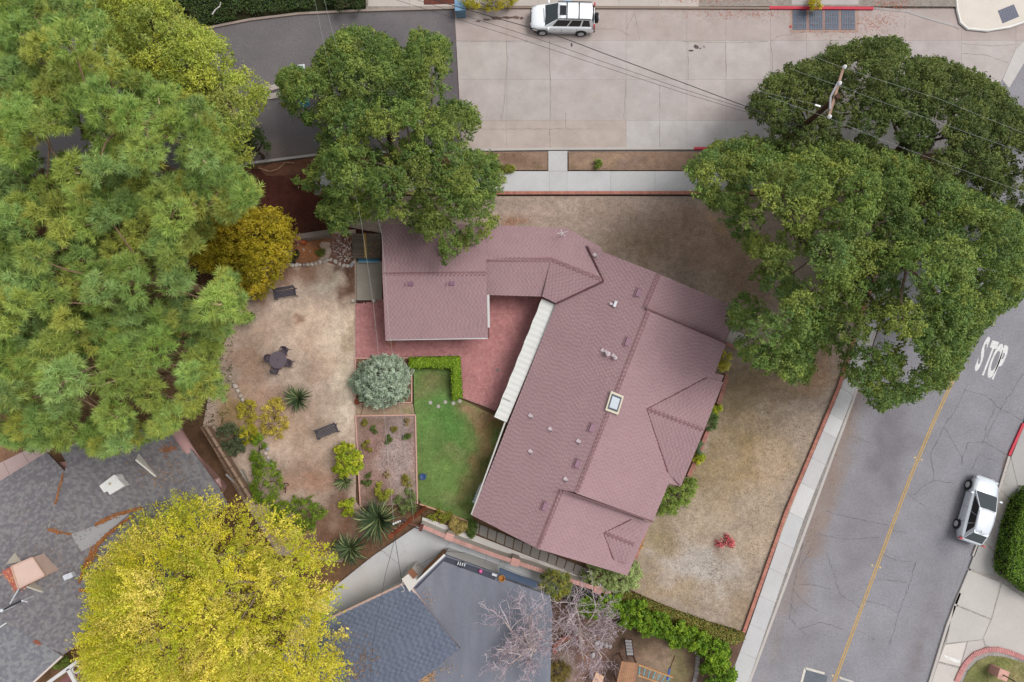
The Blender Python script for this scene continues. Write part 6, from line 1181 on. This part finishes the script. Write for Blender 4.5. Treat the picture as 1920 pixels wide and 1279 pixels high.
# pines: tufts of long needles at the tips of every shoot
def pine(label, poly, zl, zt, n, base, seed, rl=(.5, .85)):
    lb = lobes_in(poly, zl, zt, n, rl, seed=seed, sep=.58, zj=1.9, macro=105, gap=.07, bough=2.4, inset=17); a = np.array([q[:2] for q in lb]).mean(0); b = P(*base, .1)
    r_ = root('pine_tree', b, label, 'tree', 'tall pines on the left'); woody(r_, b, (a[0] * .85 + b.x * .15, a[1] * .85 + b.y * .15, zl * .6), lb, .3, lin(120, 98, 78), 8)
    rr = np.random.RandomState(seed); V, K = [], []; tw = MB()
    cols = np.array([lin(156, 178, 86), lin(141, 171, 91), lin(166, 180, 84), lin(136, 165, 78), lin(176, 178, 80), lin(148, 176, 104)])
    for li, (x, y, z, rad) in enumerate(lb + [lower(l, 2.4, 1.15) for l in lb] + [lower(l, 5.0, 1.3) for l in lb]):
        m = int((9 if li < len(lb) else 5) * 2 * math.pi * rad * rad); d = unit(rr.normal(size=(m * 3, 3))); d = d[d[:, 2] > -.15][:m]
        lc = cols[rr.randint(len(cols))] * rr.uniform(.62, 1.1)
        for dd in d:
            c = np.array([x, y, z]) + dd * rad * rr.uniform(.6, 1.08) * np.array([1, 1, .85]); ax_ = unit(dd * 1.0 + np.array([0, 0, .35]) + rr.normal(size=3) * .2); nn = 50 if li < len(lb) else 18; L = rr.uniform(.28, .4)
            nd = unit(ax_ * rr.uniform(.1, 1.3, (nn, 1)) + unit(rr.normal(size=(nn, 3))) * .8); ln = L * rr.uniform(.75, 1.1, (nn, 1)); st_ = c - ax_ * rr.uniform(0, .22, (nn, 1)); tip = st_ + nd * ln; tip[:, 2] -= .03
            sd_ = unit(np.cross(nd, rr.normal(size=(nn, 3)))) * (.015 if li < len(lb) else .03)
            V.append(np.stack([st_ - sd_, st_ + sd_, tip], 1).reshape(-1, 3)); kc = (lc * .75 + cols[rr.randint(len(cols))] * .25) * rr.uniform(.88, 1.1)
            K.append(np.repeat(kc[None, :] * rr.uniform(.85, 1.15, (nn, 1)), 3, axis=0))
            if rr.rand() < .02: tw.tube([Vector((x, y, z - rad * .3)), Vector(c - ax_ * .1) + Vector((0, 0, -.1))], [.035, .015], 4, lin(190, 168, 136), False)
    V = np.concatenate(V); K = np.concatenate(K)
    cr = link('crown', np_mesh('needles', V, np.arange(len(V)).reshape(-1, 3), np.clip(K, 0, 1), M['needle'], True), r_); tw.build('twig', M['bark'], r_, kind='stuff')
pine('tall pine filling the upper left corner', [(-50, -60), (120, -60), (215, 30), (250, 120), (330, 150), (400, 185), (445, 260), (440, 345), (300, 420), (120, 440), (-50, 420)], 9, 17.5, 225, (330, 330), 51)
pine('tall pine in the middle of the left edge above the golden shrub', [(-50, 345), (100, 360), (300, 330), (425, 290), (485, 340), (510, 392), (430, 425), (400, 445), (415, 485), (455, 520), (470, 560), (478, 600), (430, 640), (300, 650), (-50, 640)], 9, 17.5, 205, (400, 560), 52)
pine('tall pine reaching down over the grey roof', [(-50, 575), (300, 575), (430, 612), (415, 700), (440, 740), (395, 775), (350, 800), (285, 835), (200, 862), (150, 848), (50, 852), (-20, 830), (-50, 800)], 9, 17, 190, (380, 700), 53)

# shrubs
def shrub(name, label, cx, cy, rx, ry, zt, cols, n=7, seed=0, cat='shrub', group=None, leaves=36, size=(.045, .09), puffs=10, zl=.3, poly=None, asp=.5, puff_r=.2, r0=.04):
    pl = poly or ell(cx, cy, rx, ry, seed=seed); s = (rx + ry) / 2 / 29
    return tree(name, label, cat, pl, zl, zt, int(n * 1.7), (s * .24, s * .42), cols, group, seed=seed + 100, puffs=puffs, leaves=leaves, size=size, asp=asp, puff_r=min(puff_r, s * .5), under=.4, r0=r0, fork_h=.3, part='foliage', zj=.08, sep=.5)
OLV = [lin(176, 192, 166), lin(158, 176, 150), lin(190, 202, 178), lin(142, 162, 132)]
shrub('olive_shrub', 'round grey-green olive shrub in its pink-edged bed', 717, 714, 50, 44, 2.6, OLV, 60, 1, puffs=16, size=(.07, .14), asp=.34, zl=.7, r0=.08)
LIME = [lin(180, 186, 44), lin(160, 176, 40), lin(200, 196, 60), lin(140, 160, 40)]
shrub('citrus_bush', 'lime-yellow citrus bush beside the gravel bed', 651, 860, 28, 29, 1.9, LIME, 12, 2, size=(.08, .15))
shrub('yellow_bush', 'sparse yellow bush near the rock edging', 515, 785, 26, 36, .8, [lin(212, 194, 78), lin(200, 180, 74), lin(190, 170, 80)], 14, 3, puffs=5, leaves=26)
shrub('yellow_bush', 'small yellow-green bush under the pine beside the pale stones', 466, 772, 20, 20, .8, [lin(200, 186, 66), lin(180, 168, 62)], 10, 4, puffs=5, leaves=24)
shrub('succulent_bush', 'dark spiky grey-green bush by the timber fence', 434, 822, 28, 30, 1.3, [lin(96, 108, 76), lin(78, 90, 60), lin(112, 118, 84)], 12, 5, asp=.22, size=(.1, .2))
shrub('yellow_bush', 'yellow flowering bush beside the dark spiky bush', 462, 812, 20, 20, 1.2, [lin(190, 176, 40), lin(160, 160, 44)], 8, 6)
BRG = [lin(122, 150, 36), lin(104, 134, 32), lin(142, 162, 46), lin(92, 120, 30)]
shrub('green_shrub', 'narrow green shrub at the top of the shrub row', 484, 848, 14, 34, 1.2, BRG, 9, 7)
shrub('green_shrub', 'tall bright green shrub in the middle of the row', 500, 905, 28, 42, 1.8, BRG, 16, 8)
shrub('green_shrub', 'broad bright green shrub touching the yellow tree', 560, 962, 48, 30, 1.8, BRG, 20, 9)
shrub('yellow_bush', 'round yellow bush above the dark flax clump', 654, 951, 16, 15, .8, LIME, 7, 10)
shrub('yellow_bush', 'yellow-green bush at the foot of the gravel bed', 720, 922, 17, 16, .7, [lin(170, 170, 60), lin(146, 150, 54)], 7, 11)
shrub('grey_bush', 'grey-green airy bush at the lower corner of the gravel bed', 764, 943, 18, 20, .7, [lin(134, 148, 84), lin(116, 130, 76)], 8, 12, puffs=5)
for i, (x, y, r_, c) in enumerate(((682, 793, 6, 0), (702, 806, 6, 1), (740, 804, 6, 0), (763, 790, 6, 2), (729, 824, 7, 1), (764, 816, 8, 1), (690, 836, 9, 0), (689, 898, 10, 1), (763, 902, 10, 0), (725, 890, 5, 2))):
    shrub('bedding_plant', ['tiny plant in the upper left corner of the gravel bed', 'small green tuft second from the upper left in the gravel bed', 'small olive tuft near the top middle of the gravel bed', 'faint plant in the upper right corner of the gravel bed', 'green upright tuft in the middle of the gravel bed', 'green tuft near the right edge of the gravel bed', 'olive tuft by the left edge of the gravel bed near the citrus bush', 'green tuft at the lower left of the gravel bed', 'olive tuft at the lower right of the gravel bed', 'tiny faint plant low in the middle of the gravel bed'][i], x, y, r_, r_, .35, [[lin(128, 124, 50), lin(150, 134, 60)], [lin(104, 118, 50), lin(88, 104, 48)], [lin(150, 136, 100), lin(160, 130, 90)]][c], 4, 20 + i, 'plant', 'plants in the gravel bed', puffs=12, leaves=20, size=(.05, .1), r0=.015, zl=.2)
shrub('variegated_shrub', 'yellow variegated shrub at the house wall near the oak', 1356, 679, 12, 21, 1.6, [lin(200, 186, 60), lin(160, 160, 50), lin(214, 206, 110)], 8, 40)
shrub('lime_shrub', 'lime-green shrub in the brick planter above the grey-green one', 1340, 768, 11, 10, 1.1, LIME, 5, 41)
shrub('grey_shrub', 'green shrub beneath the large cross gable', 1333, 790, 11, 20, 1.3, [lin(108, 132, 70), lin(92, 116, 60)], 7, 42)
shrub('grey_shrub', 'grey-green shrub in the lower brick planter', 1313, 842, 8, 13, 1.1, [lin(116, 136, 96), lin(98, 120, 80)], 5, 43)
shrub('lime_shrub', 'lime-green shrub below the grey-green one in the lower planter', 1311, 860, 10, 11, 1.0, LIME, 5, 44)
CLIP = [lin(134, 156, 66), lin(118, 142, 58), lin(150, 168, 78)]
shrub('clipped_shrub', 'rounded clipped green shrub at the corner of the main roof', 1270, 932, 33, 26, 1.4, CLIP, 20, 45, poly=[(1232, 962), (1240, 925), (1270, 905), (1298, 899), (1306, 918), (1290, 940), (1262, 962)], puffs=14)
PALE = [lin(162, 178, 110), lin(146, 164, 94), lin(176, 190, 126)]
shrub('clipped_shrub', 'pale green clipped hedge wrapped round the south corner of the house', 1150, 1088, 54, 22, 1.7, PALE, 34, 46, poly=[(1094, 1084), (1106, 1062), (1140, 1066), (1172, 1074), (1184, 1052), (1198, 1068), (1196, 1092), (1170, 1108), (1130, 1110)], puffs=14)
shrub('orange_plant', 'orange-leaved plant in the short brick planter', 1196, 1016, 7, 16, .9, [lin(196, 130, 50), lin(170, 140, 60)], 5, 47, 'plant')
shrub('lemon_tree', 'small lemon tree with yellow fruit beside the flat roof', 1040, 1096, 30, 26, 2.8, [lin(122, 132, 66), lin(104, 116, 56), lin(140, 146, 80), lin(186, 176, 60)], 16, 48, 'tree', zl=1.2, r0=.07)
shrub('dark_shrub', 'dark green shrub in the gap behind the lemon tree', 1085, 1118, 22, 18, 1.1, [lin(64, 92, 36), lin(52, 78, 32)], 9, 49)
for i, (x, y, rx, ry) in enumerate(((1100, 1138, 24, 16), (1145, 1130, 26, 18), (1185, 1148, 30, 24), (1225, 1166, 30, 24), (1265, 1184, 30, 22), (1305, 1198, 26, 20), (1338, 1222, 28, 24), (1345, 1262, 30, 30))):
    shrub('leafy_shrub', ['green shrub directly behind the bare tree crown', 'green shrub below the pale clipped hedge', 'bright green shrub third along the row below the dry yard', 'bright green shrub in the middle of the row below the dry yard', 'bright green shrub above the grass patch with the ladder', 'bright green shrub where the grey block edging begins', 'bright green shrub by the pavement end of the hedge', 'bright green shrub at the bottom beside the pavement'][i], x, y, rx, ry, 1.9, [lin(120, 152, 30), lin(98, 134, 28), lin(140, 166, 42), lin(84, 116, 26)], 13, 60 + i, 'shrub', 'green shrubs below the dry front yard', size=(.08, .16))
shrub('leafy_plant', 'small green plant in the dry verge by the pavement', 1122, 308, 7, 9, .5, [lin(104, 124, 44), lin(120, 136, 56)], 4, 70, 'plant')
shrub('leafy_plant', 'yellow-green weeds at the left end of the verge', 945, 316, 22, 5, .3, [lin(136, 136, 52), lin(120, 126, 50)], 7, 71, 'plant', puffs=5)
shrub('yellow_shrub', 'yellow-leaved shrub hanging over the top kerb beside the blue bin', 912, 2, 54, 16, 1.6, [lin(190, 170, 44), lin(170, 160, 40), lin(150, 150, 44)], 20, 72)
shrub('dark_hedge', 'dark green hedge at the top edge above the asphalt street', 650, -2, 38, 26, 1.4, [lin(52, 66, 28), lin(62, 78, 34)], 12, 73)
shrub('yellow_shrub', 'small yellow shrub drooping over the long red kerb', 1530, 4, 11, 16, 1.2, [lin(196, 176, 46), lin(176, 166, 44)], 6, 74)
shrub('leafy_plant', 'yellow-green plant on the ledge by the orange pole', 828, 968, 20, 9, .5, [lin(150, 150, 50), lin(130, 138, 48)], 6, 75, 'plant')
shrub('grass_clump', 'dry tan grass clump on the ledge above the white wall', 858, 986, 16, 12, .6, [lin(180, 160, 96), lin(160, 142, 80)], 7, 76, 'plant', asp=.15, size=(.15, .3))
shrub('leafy_plant', 'dark green plant between the dry clump and the slab path', 884, 992, 13, 14, .7, [lin(82, 104, 44), lin(96, 118, 50)], 6, 77, 'plant')
shrub('leafy_plant', 'small green tuft among leaves on the stone bed', 597, 473, 10, 8, .5, [lin(112, 118, 46), lin(96, 106, 44)], 4, 78, 'plant')
shrub('dark_shrub', 'dark plant at the left end of the stone bed', 552, 478, 8, 11, .6, [lin(56, 60, 36), lin(70, 70, 40)], 4, 79)
shrub('leafy_plant', 'green sprig hanging beside the pine above the sand', 458, 596, 24, 11, 1.6, [lin(110, 132, 62), lin(92, 116, 54)], 6, 80, 'plant', puffs=5)
shrub('green_shrub', 'green shrub beside the white pergola', 112, 1240, 26, 12, 1.2, [lin(122, 140, 56), lin(104, 124, 48)], 8, 81)
shrub('red_shrub', 'sparse bright red shrub on the dry front lawn', 1360, 1015, 17, 12, .25, [lin(214, 100, 106), lin(196, 84, 92), lin(222, 130, 130)], 8, 82, puffs=3, leaves=6, size=(.045, .075))
shrub('dry_shrub', 'brownish dry shrub at the foot of the bare tree', 1040, 1260, 28, 18, 1.0, [lin(130, 116, 56), lin(150, 130, 66), lin(110, 100, 50)], 10, 83, puffs=5)
# hedges
def hedge(label, poly, h, cols, seed, name='hedge', n=2600, size=(.06, .12)):
    w = [P2(x, y, h * .8) for x, y in poly]; r_ = root(name, P(*poly[0]), label, 'hedge'); c = np.array(w).mean(0); mb = MB()
    inner = [(c[0] + (x - c[0]) * .93, c[1] + (y - c[1]) * .93) for x, y in w]; mb.prism(inner, .1, h * .82, lin(44, 48, 24)); mb.build('branches', M['bark'], r_)
    rr = np.random.RandomState(seed); a = np.array(w); x0, y0 = a.min(0) - .1; x1, y1 = a.max(0) + .1; C_, Nn = [], []
    px = rr.uniform(x0, x1, n * 5); py = rr.uniform(y0, y1, n * 5); ok = inpoly(px, py, w); px, py = px[ok][:n], py[ok][:n]; zz = h * (.9 + .2 * fbm(px, py, 2.2, seed % 50)) + rr.uniform(-.12, .05, len(px)); d = polydist(px, py, w); zz -= np.clip(.2 - d, 0, .2) * .9
    C_.append(np.c_[px, py, zz]); Nn.append(unit(np.c_[rr.normal(size=(len(px), 2)) * .5, np.ones(len(px))]))
    for i in range(len(w)):
        p, q = np.array(w[i]), np.array(w[(i + 1) % len(w)]); L = np.linalg.norm(q - p); m = int(L * h * 120); t = rr.rand(m); xy = p + (q - p) * t[:, None]; nrm = np.array([(q - p)[1], -(q - p)[0]]) / L
        if inpoly([*(xy.mean(0) + nrm * .05)][:1], [(xy.mean(0) + nrm * .05)[1]], w)[0]: nrm = -nrm
        xy = xy + nrm * rr.uniform(-.1, .06, (m, 1)); C_.append(np.c_[xy, rr.uniform(.15, h, m)]); Nn.append(unit(np.c_[np.tile(nrm, (m, 1)) + rr.normal(size=(m, 2)) * .5, rr.normal(size=m) * .5 + .4]))
    C_, Nn = np.concatenate(C_), np.concatenate(Nn); k = np.array(cols)[rr.randint(0, len(cols), len(C_))] * rr.uniform(.8, 1.2, (len(C_), 1))
    v, q, c = leaf_quads(C_, Nn, rr.uniform(size[0], size[1], len(C_)), np.clip(k, 0, 1), .6); link('foliage', np_mesh('foliage', v, q, c, M['leaf']), r_)
HC = [lin(132, 162, 34), lin(112, 146, 28), lin(150, 174, 44), lin(96, 128, 26)]
hedge('bright green L-shaped clipped hedge between patio and lawn', [(767, 671), (862, 669), (866, 746), (848, 749), (846, 690), (768, 690)], .9, HC, 90, n=5200, size=(.07, .14))
hedge('long low hedge with reddish leaves along the bottom of the dry yard', [(1148, 1108), (1180, 1112), (1260, 1143), (1340, 1172), (1393, 1187), (1396, 1200), (1378, 1210), (1330, 1196), (1250, 1160), (1165, 1128)], .85, [lin(116, 124, 44), lin(136, 112, 50), lin(146, 126, 60), lin(98, 110, 40), lin(156, 150, 84)], 91, n=6500)
hedge('tall dark green clipped hedge at the right edge by the silver car', [(1918, 935), (1940, 915), (1995, 930), (1995, 1135), (1940, 1118), (1888, 1080), (1884, 1060), (1900, 985)], 1.6, [lin(96, 128, 30), lin(78, 112, 26), lin(116, 146, 40), lin(64, 92, 24)], 92, n=9000, size=(.09, .16))
# strap-leaved clumps
def flax(label, cx, cy, rad, seed, n=95):
    r_ = root('flax_clump', P(cx, cy, .14), label, 'plant', 'strap-leaved clumps'); rr = random.Random(seed); mb = MB(); R_ = rad / 29
    for k in range(n):
        a = rr.random() * 6.283; L = R_ * rr.uniform(.55, 1.1); h = R_ * rr.uniform(.25, .9); w = .035 * rr.uniform(.8, 1.3) * (.6 + R_ * .5); d = Vector((math.cos(a), math.sin(a), 0)); s = Vector((-d.y, d.x, 0)) * w; b = Vector((d.x * rr.random() * .12, d.y * rr.random() * .12, 0)); pts = []
        bend = rr.uniform(-.3, .3)
        for i in range(6): t = i / 5; pts.append(b + d * L * t + s / w * bend * L * t * t * .4 + Vector((0, 0, h * math.sin(t * 2.1) * 1.0)))
        c = rr.choice([lin(62, 80, 50), lin(78, 96, 62), lin(54, 70, 46), lin(108, 122, 80), lin(150, 158, 108)]); vv = []
        for i, p in enumerate(pts): q = s * (1 - (i / 5) ** 2 * .9); vv += [p - q, p + Vector((0, 0, -.012)), p + q]
        mb.add([v + r_.location for v in vv], [f for i in range(5) for f in ((3 * i, 3 * i + 1, 3 * i + 4, 3 * i + 3), (3 * i + 1, 3 * i + 2, 3 * i + 5, 3 * i + 4))], c)
    mb.build('blades', M['leaf'], r_, kind='stuff')
flax('dark strap-leaved clump alone on the sand below the round table', 559, 747, 28, 1); flax('largest dark strap-leaved clump below the gravel bed', 711, 973, 44, 2, 170); flax('dark strap-leaved clump nearest the yellow tree', 658, 1027, 34, 3, 130); flax('small dark strap-leaved clump under the citrus bush', 646, 902, 20, 4, 60)
# leafless trees
def bare_tree(label, base, fork, zf, targets, seed, r0=.15):
    b = P(*base, .1); f = P(*fork, zf); r_ = root('bare_tree', b, label, 'tree', 'leafless trees at the bottom'); mb = MB(); tw = MB(); rr = random.Random(seed); BC = lin(176, 160, 152); TC = [lin(180, 164, 168), lin(164, 146, 152), lin(190, 178, 180), lin(148, 130, 136)]
    def grow(p, d, L, r0, lev):
        n = 4; pts = [p]; q = p; dd = d.copy()
        for i in range(n): dd = (dd + Vector((rr.uniform(-1, 1), rr.uniform(-1, 1), rr.uniform(-.4, .5))) * .2).normalized(); q = q + dd * L / n; pts.append(q)
        (mb if lev < 2 else tw).tube(pts, [r0 * (1 - .5 * i / n) for i in range(n + 1)], 6 if lev < 2 else 3, BC if lev < 2 else rr.choice(TC), False)
        if lev >= 5: return
        for k in range((5, 6, 4, 3, 3)[lev]):
            s = pts[rr.randint(1 if lev else 3, n)]; nd = (dd * .6 + Vector((rr.uniform(-1, 1), rr.uniform(-1, 1), rr.uniform(-.25, .45)))).normalized(); grow(s, nd, L * rr.uniform(.42, .7), max(r0 * .5, .009), lev + 1)
    mb.tube([b, b.lerp(f, .5) + Vector((.08, 0, 0)), f], [r0 * 1.3, r0 * 1.1, r0], 10, BC, False)
    for tx, ty, tz in targets:
        d = P(tx, ty, tz) - f; grow(f, d.normalized(), d.length * .72, .06, 1)
    mb.build('trunk', M['bark'], r_); tw.build('twigs', M['bark'], r_, kind='stuff')
bare_tree('pale leafless tree spreading over the flat garage roof', (1008, 1235), (1000, 1215), 3.4, [(975, 1120, 4.6), (915, 1150, 4.5), (905, 1215, 4.5), (940, 1262, 4.3), (1015, 1130, 4.6), (1030, 1180, 4.4), (985, 1275, 4.3), (955, 1180, 4.8)], 9)
bare_tree('pale leafless tree over the red brick ring beside the green shrubs', (1088, 1212), (1086, 1185), 1.8, [(1050, 1130, 3.4), (1085, 1110, 3.4), (1130, 1125, 3.4), (1160, 1160, 3.2), (1140, 1210, 3.2), (1060, 1220, 3.2), (1100, 1262, 3.2), (1150, 1245, 3.0), (1040, 1170, 3.3)], 14, .11)
# grass, ivy, litter: nobody could count them
def blades(name, label, cat, polys, dens, h, cols, seed, zz=.14, w=.012, lean=.6):
    rr = np.random.RandomState(seed); V, K = [], []
    for poly in polys:
        wv = [P2(x, y, zz) for x, y in poly]; a = np.array(wv); x0, y0 = a.min(0); x1, y1 = a.max(0); n = int((x1 - x0) * (y1 - y0) * dens); px = rr.uniform(x0, x1, n); py = rr.uniform(y0, y1, n)
        ok = inpoly(px, py, wv) & (fbm(px, py, .9, seed) > .42 + rr.uniform(-.15, .15, n)); px, py = px[ok], py[ok]; n = len(px); an = rr.uniform(0, 6.28, n); hh = rr.uniform(h[0], h[1], n); ln = rr.uniform(.2, 1, n) * lean
        b0 = np.c_[px, py, np.full(n, zz - .01)]; sdv = np.c_[np.cos(an), np.sin(an), np.zeros(n)] * w; tip = b0 + np.c_[-np.sin(an) * hh * ln, np.cos(an) * hh * ln, hh * (1 - ln * .4)]
        V.append(np.stack([b0 - sdv, b0 + sdv, tip], 1).reshape(-1, 3)); k = np.array(cols)[rr.randint(0, len(cols), n)] * rr.uniform(.8, 1.2, (n, 1)); K.append(np.repeat(k, 3, axis=0))
    V, K = np.concatenate(V), np.concatenate(K); tag(link(name, np_mesh(name, V, np.arange(len(V)).reshape(-1, 3), np.clip(K, 0, 1), M['leaf'], True)), label, cat, kind='stuff')
blades('lawn_grass', 'green grass of the small back lawn', 'grass', [[(778, 692), (845, 692), (846, 750), (925, 780), (945, 795), (888, 965), (838, 962), (786, 940), (782, 780)]], 420, (.05, .1), [lin(104, 140, 60), lin(120, 150, 76), lin(86, 122, 44), lin(146, 146, 86)], 3, .145, .014)
blades('dry_grass', 'straw-coloured dry grass of the front yard', 'grass', [[(1400, 690), (1560, 700), (1396, 1175), (1210, 1095), (1250, 960), (1340, 800)], [(950, 372), (1290, 372), (1420, 500), (1400, 560), (1240, 500), (1070, 425), (950, 420)]], 90, (.05, .12), [lin(168, 150, 122), lin(154, 134, 104), lin(142, 120, 88), lin(176, 160, 134), lin(132, 114, 82)], 4, .145, .016, .9)
blades('lawn_grass', 'grass of the small lawn inside the curved brick edging', 'grass', [[(1812, 1279), (1832, 1240), (1870, 1230), (1920, 1245), (1920, 1300), (1812, 1300)]], 260, (.05, .1), [lin(128, 134, 64), lin(150, 140, 84), lin(104, 120, 50)], 5, .15)
def scatter(name, label, cat, regions, cols, seed, size=(.04, .08), z=.01):
    rr = np.random.RandomState(seed); Cc = []
    for (cx, cy, sx, sy, n, zz) in regions:
        p = np.array([P(cx + rr.normal() * sx, cy + rr.normal() * sy, zz)[:] for _ in range(n)]); Cc.append(p)
    Cc = np.concatenate(Cc); Cc[:, 2] += rr.uniform(.012, .03, len(Cc)); nr = unit(np.c_[rr.normal(size=(len(Cc), 2)) * .3, np.ones(len(Cc))]); k = np.array(cols)[rr.randint(0, len(cols), len(Cc))] * rr.uniform(.8, 1.2, (len(Cc), 1))
    v, q, c = leaf_quads(Cc, nr, rr.uniform(size[0], size[1], len(Cc)), np.clip(k, 0, 1), .6); tag(link(name, np_mesh(name, v, q, c, M['leaf'])), label, cat, kind='stuff')
LIT = [lin(186, 104, 70), lin(200, 130, 96), lin(164, 90, 60), lin(196, 110, 90)]
scatter('fallen_leaves', 'reddish fallen leaves along the top kerb and storm drain', 'leaves', [(1380, 26, 60, 6, 420, .004), (1640, 40, 26, 12, 420, .004), (1670, 8, 20, 6, 260, .13), (1560, 62, 40, 6, 120, .004), (1340, 2, 50, 4, 200, .13), (1545, 40, 35, 10, 60, .03)], LIT, 11)
scatter('fallen_leaves', 'dry fallen leaves along the gutters of the right-hand road', 'leaves', [(1596, 790, 6, 26, 160, .012), (1560, 880, 8, 30, 160, .012), (1520, 990, 8, 40, 120, .012), (1886, 960, 3, 40, 160, .13), (1865, 1020, 3, 30, 120, .13), (1884, 880, 3, 26, 120, .012)], [lin(176, 150, 118), lin(160, 110, 76), lin(190, 164, 130)], 12, (.04, .07))
scatter('fallen_leaves', 'brown leaf litter over the stone bed', 'leaves', [(585, 470, 20, 14, 420, .16), (650, 460, 8, 12, 80, .18), (700, 470, 8, 12, 80, .42), (700, 1030, 30, 10, 60, .135)], [lin(186, 120, 62), lin(206, 150, 90), lin(150, 90, 50)], 13)
scatter('fallen_leaves', 'orange and brown litter under the oaks on the front yard', 'leaves', [(1350, 420, 30, 20, 260, .15), (1400, 540, 26, 40, 260, .15), (1520, 700, 26, 26, 260, .15), (955, 412, 14, 6, 120, .15), (1600, 330, 120, 8, 160, .12)], [lin(176, 124, 70), lin(196, 150, 96), lin(140, 96, 60)], 14)
scatter('fallen_leaves', 'brown oak leaves dropped on the mauve wing roof', 'leaves', [(860, 470, 40, 16, 90, 3.2), (780, 455, 40, 14, 90, 3.3), (1110, 500, 14, 22, 40, 3.35)], [lin(120, 92, 62), lin(140, 110, 76), lin(96, 74, 52)], 16, (.04, .08))
scatter('fallen_leaves', 'orange leaves by the wing corner on the patio', 'leaves', [(735, 646, 4, 3, 60, .165), (726, 632, 1, 6, 40, .2)], [lin(206, 120, 70), lin(190, 110, 60)], 15)
def ivy(name, label, poly, n, cols, seed, z=.25):
    rr = np.random.RandomState(seed); a = np.array(poly); px = rr.uniform(a[:, 0].min(), a[:, 0].max(), n); py = rr.uniform(a[:, 1].min(), a[:, 1].max(), n); ok = inpoly(px, py, poly) & (fbm(px / 28, py / 28, .8, seed) > .3); p = np.array([P(x, y, z)[:] for x, y in zip(px[ok], py[ok])]); p[:, 2] += rr.uniform(-.12, .2, len(p)) + .3 * fbm(p[:, 0], p[:, 1], .9, seed + 3)
    k = np.array(cols)[rr.randint(0, len(cols), len(p))] * rr.uniform(.75, 1.25, (len(p), 1)); v, q, c = leaf_quads(p, unit(np.c_[rr.normal(size=(len(p), 2)) * .5, np.ones(len(p))]), rr.uniform(.08, .16, len(p)), np.clip(k, 0, 1), .7); tag(link(name, np_mesh(name, v, q, c, M['leaf'])), label, 'ground cover', kind='stuff')
ivy('ivy', 'dark green ivy bank along the top of the asphalt street', [(230, -40), (684, -40), (684, 14), (560, 20), (470, 31), (372, 50), (230, 60)], 16000, [lin(56, 78, 26), lin(44, 62, 22), lin(72, 92, 34), lin(36, 48, 20)], 6)
ivy('undergrowth', 'mixed low undergrowth in the shade beneath the pines', [(-150, 330), (470, 330), (420, 500), (440, 640), (430, 800), (380, 800), (-150, 830)], 9000, [lin(96, 100, 40), lin(120, 112, 46), lin(80, 70, 40), lin(70, 84, 34)], 7, .2)
m_ = MB(); m_.tube([P(398, 27, .6), P(404, 18, .7), P(412, 12, .7), P(414, 4, .8)], [.05, .04, .035, .03], 6, lin(190, 184, 180)); tag(m_.build('dead_branch', M['bark']), 'bare pale branch lying on the dark ivy bank', 'branch')
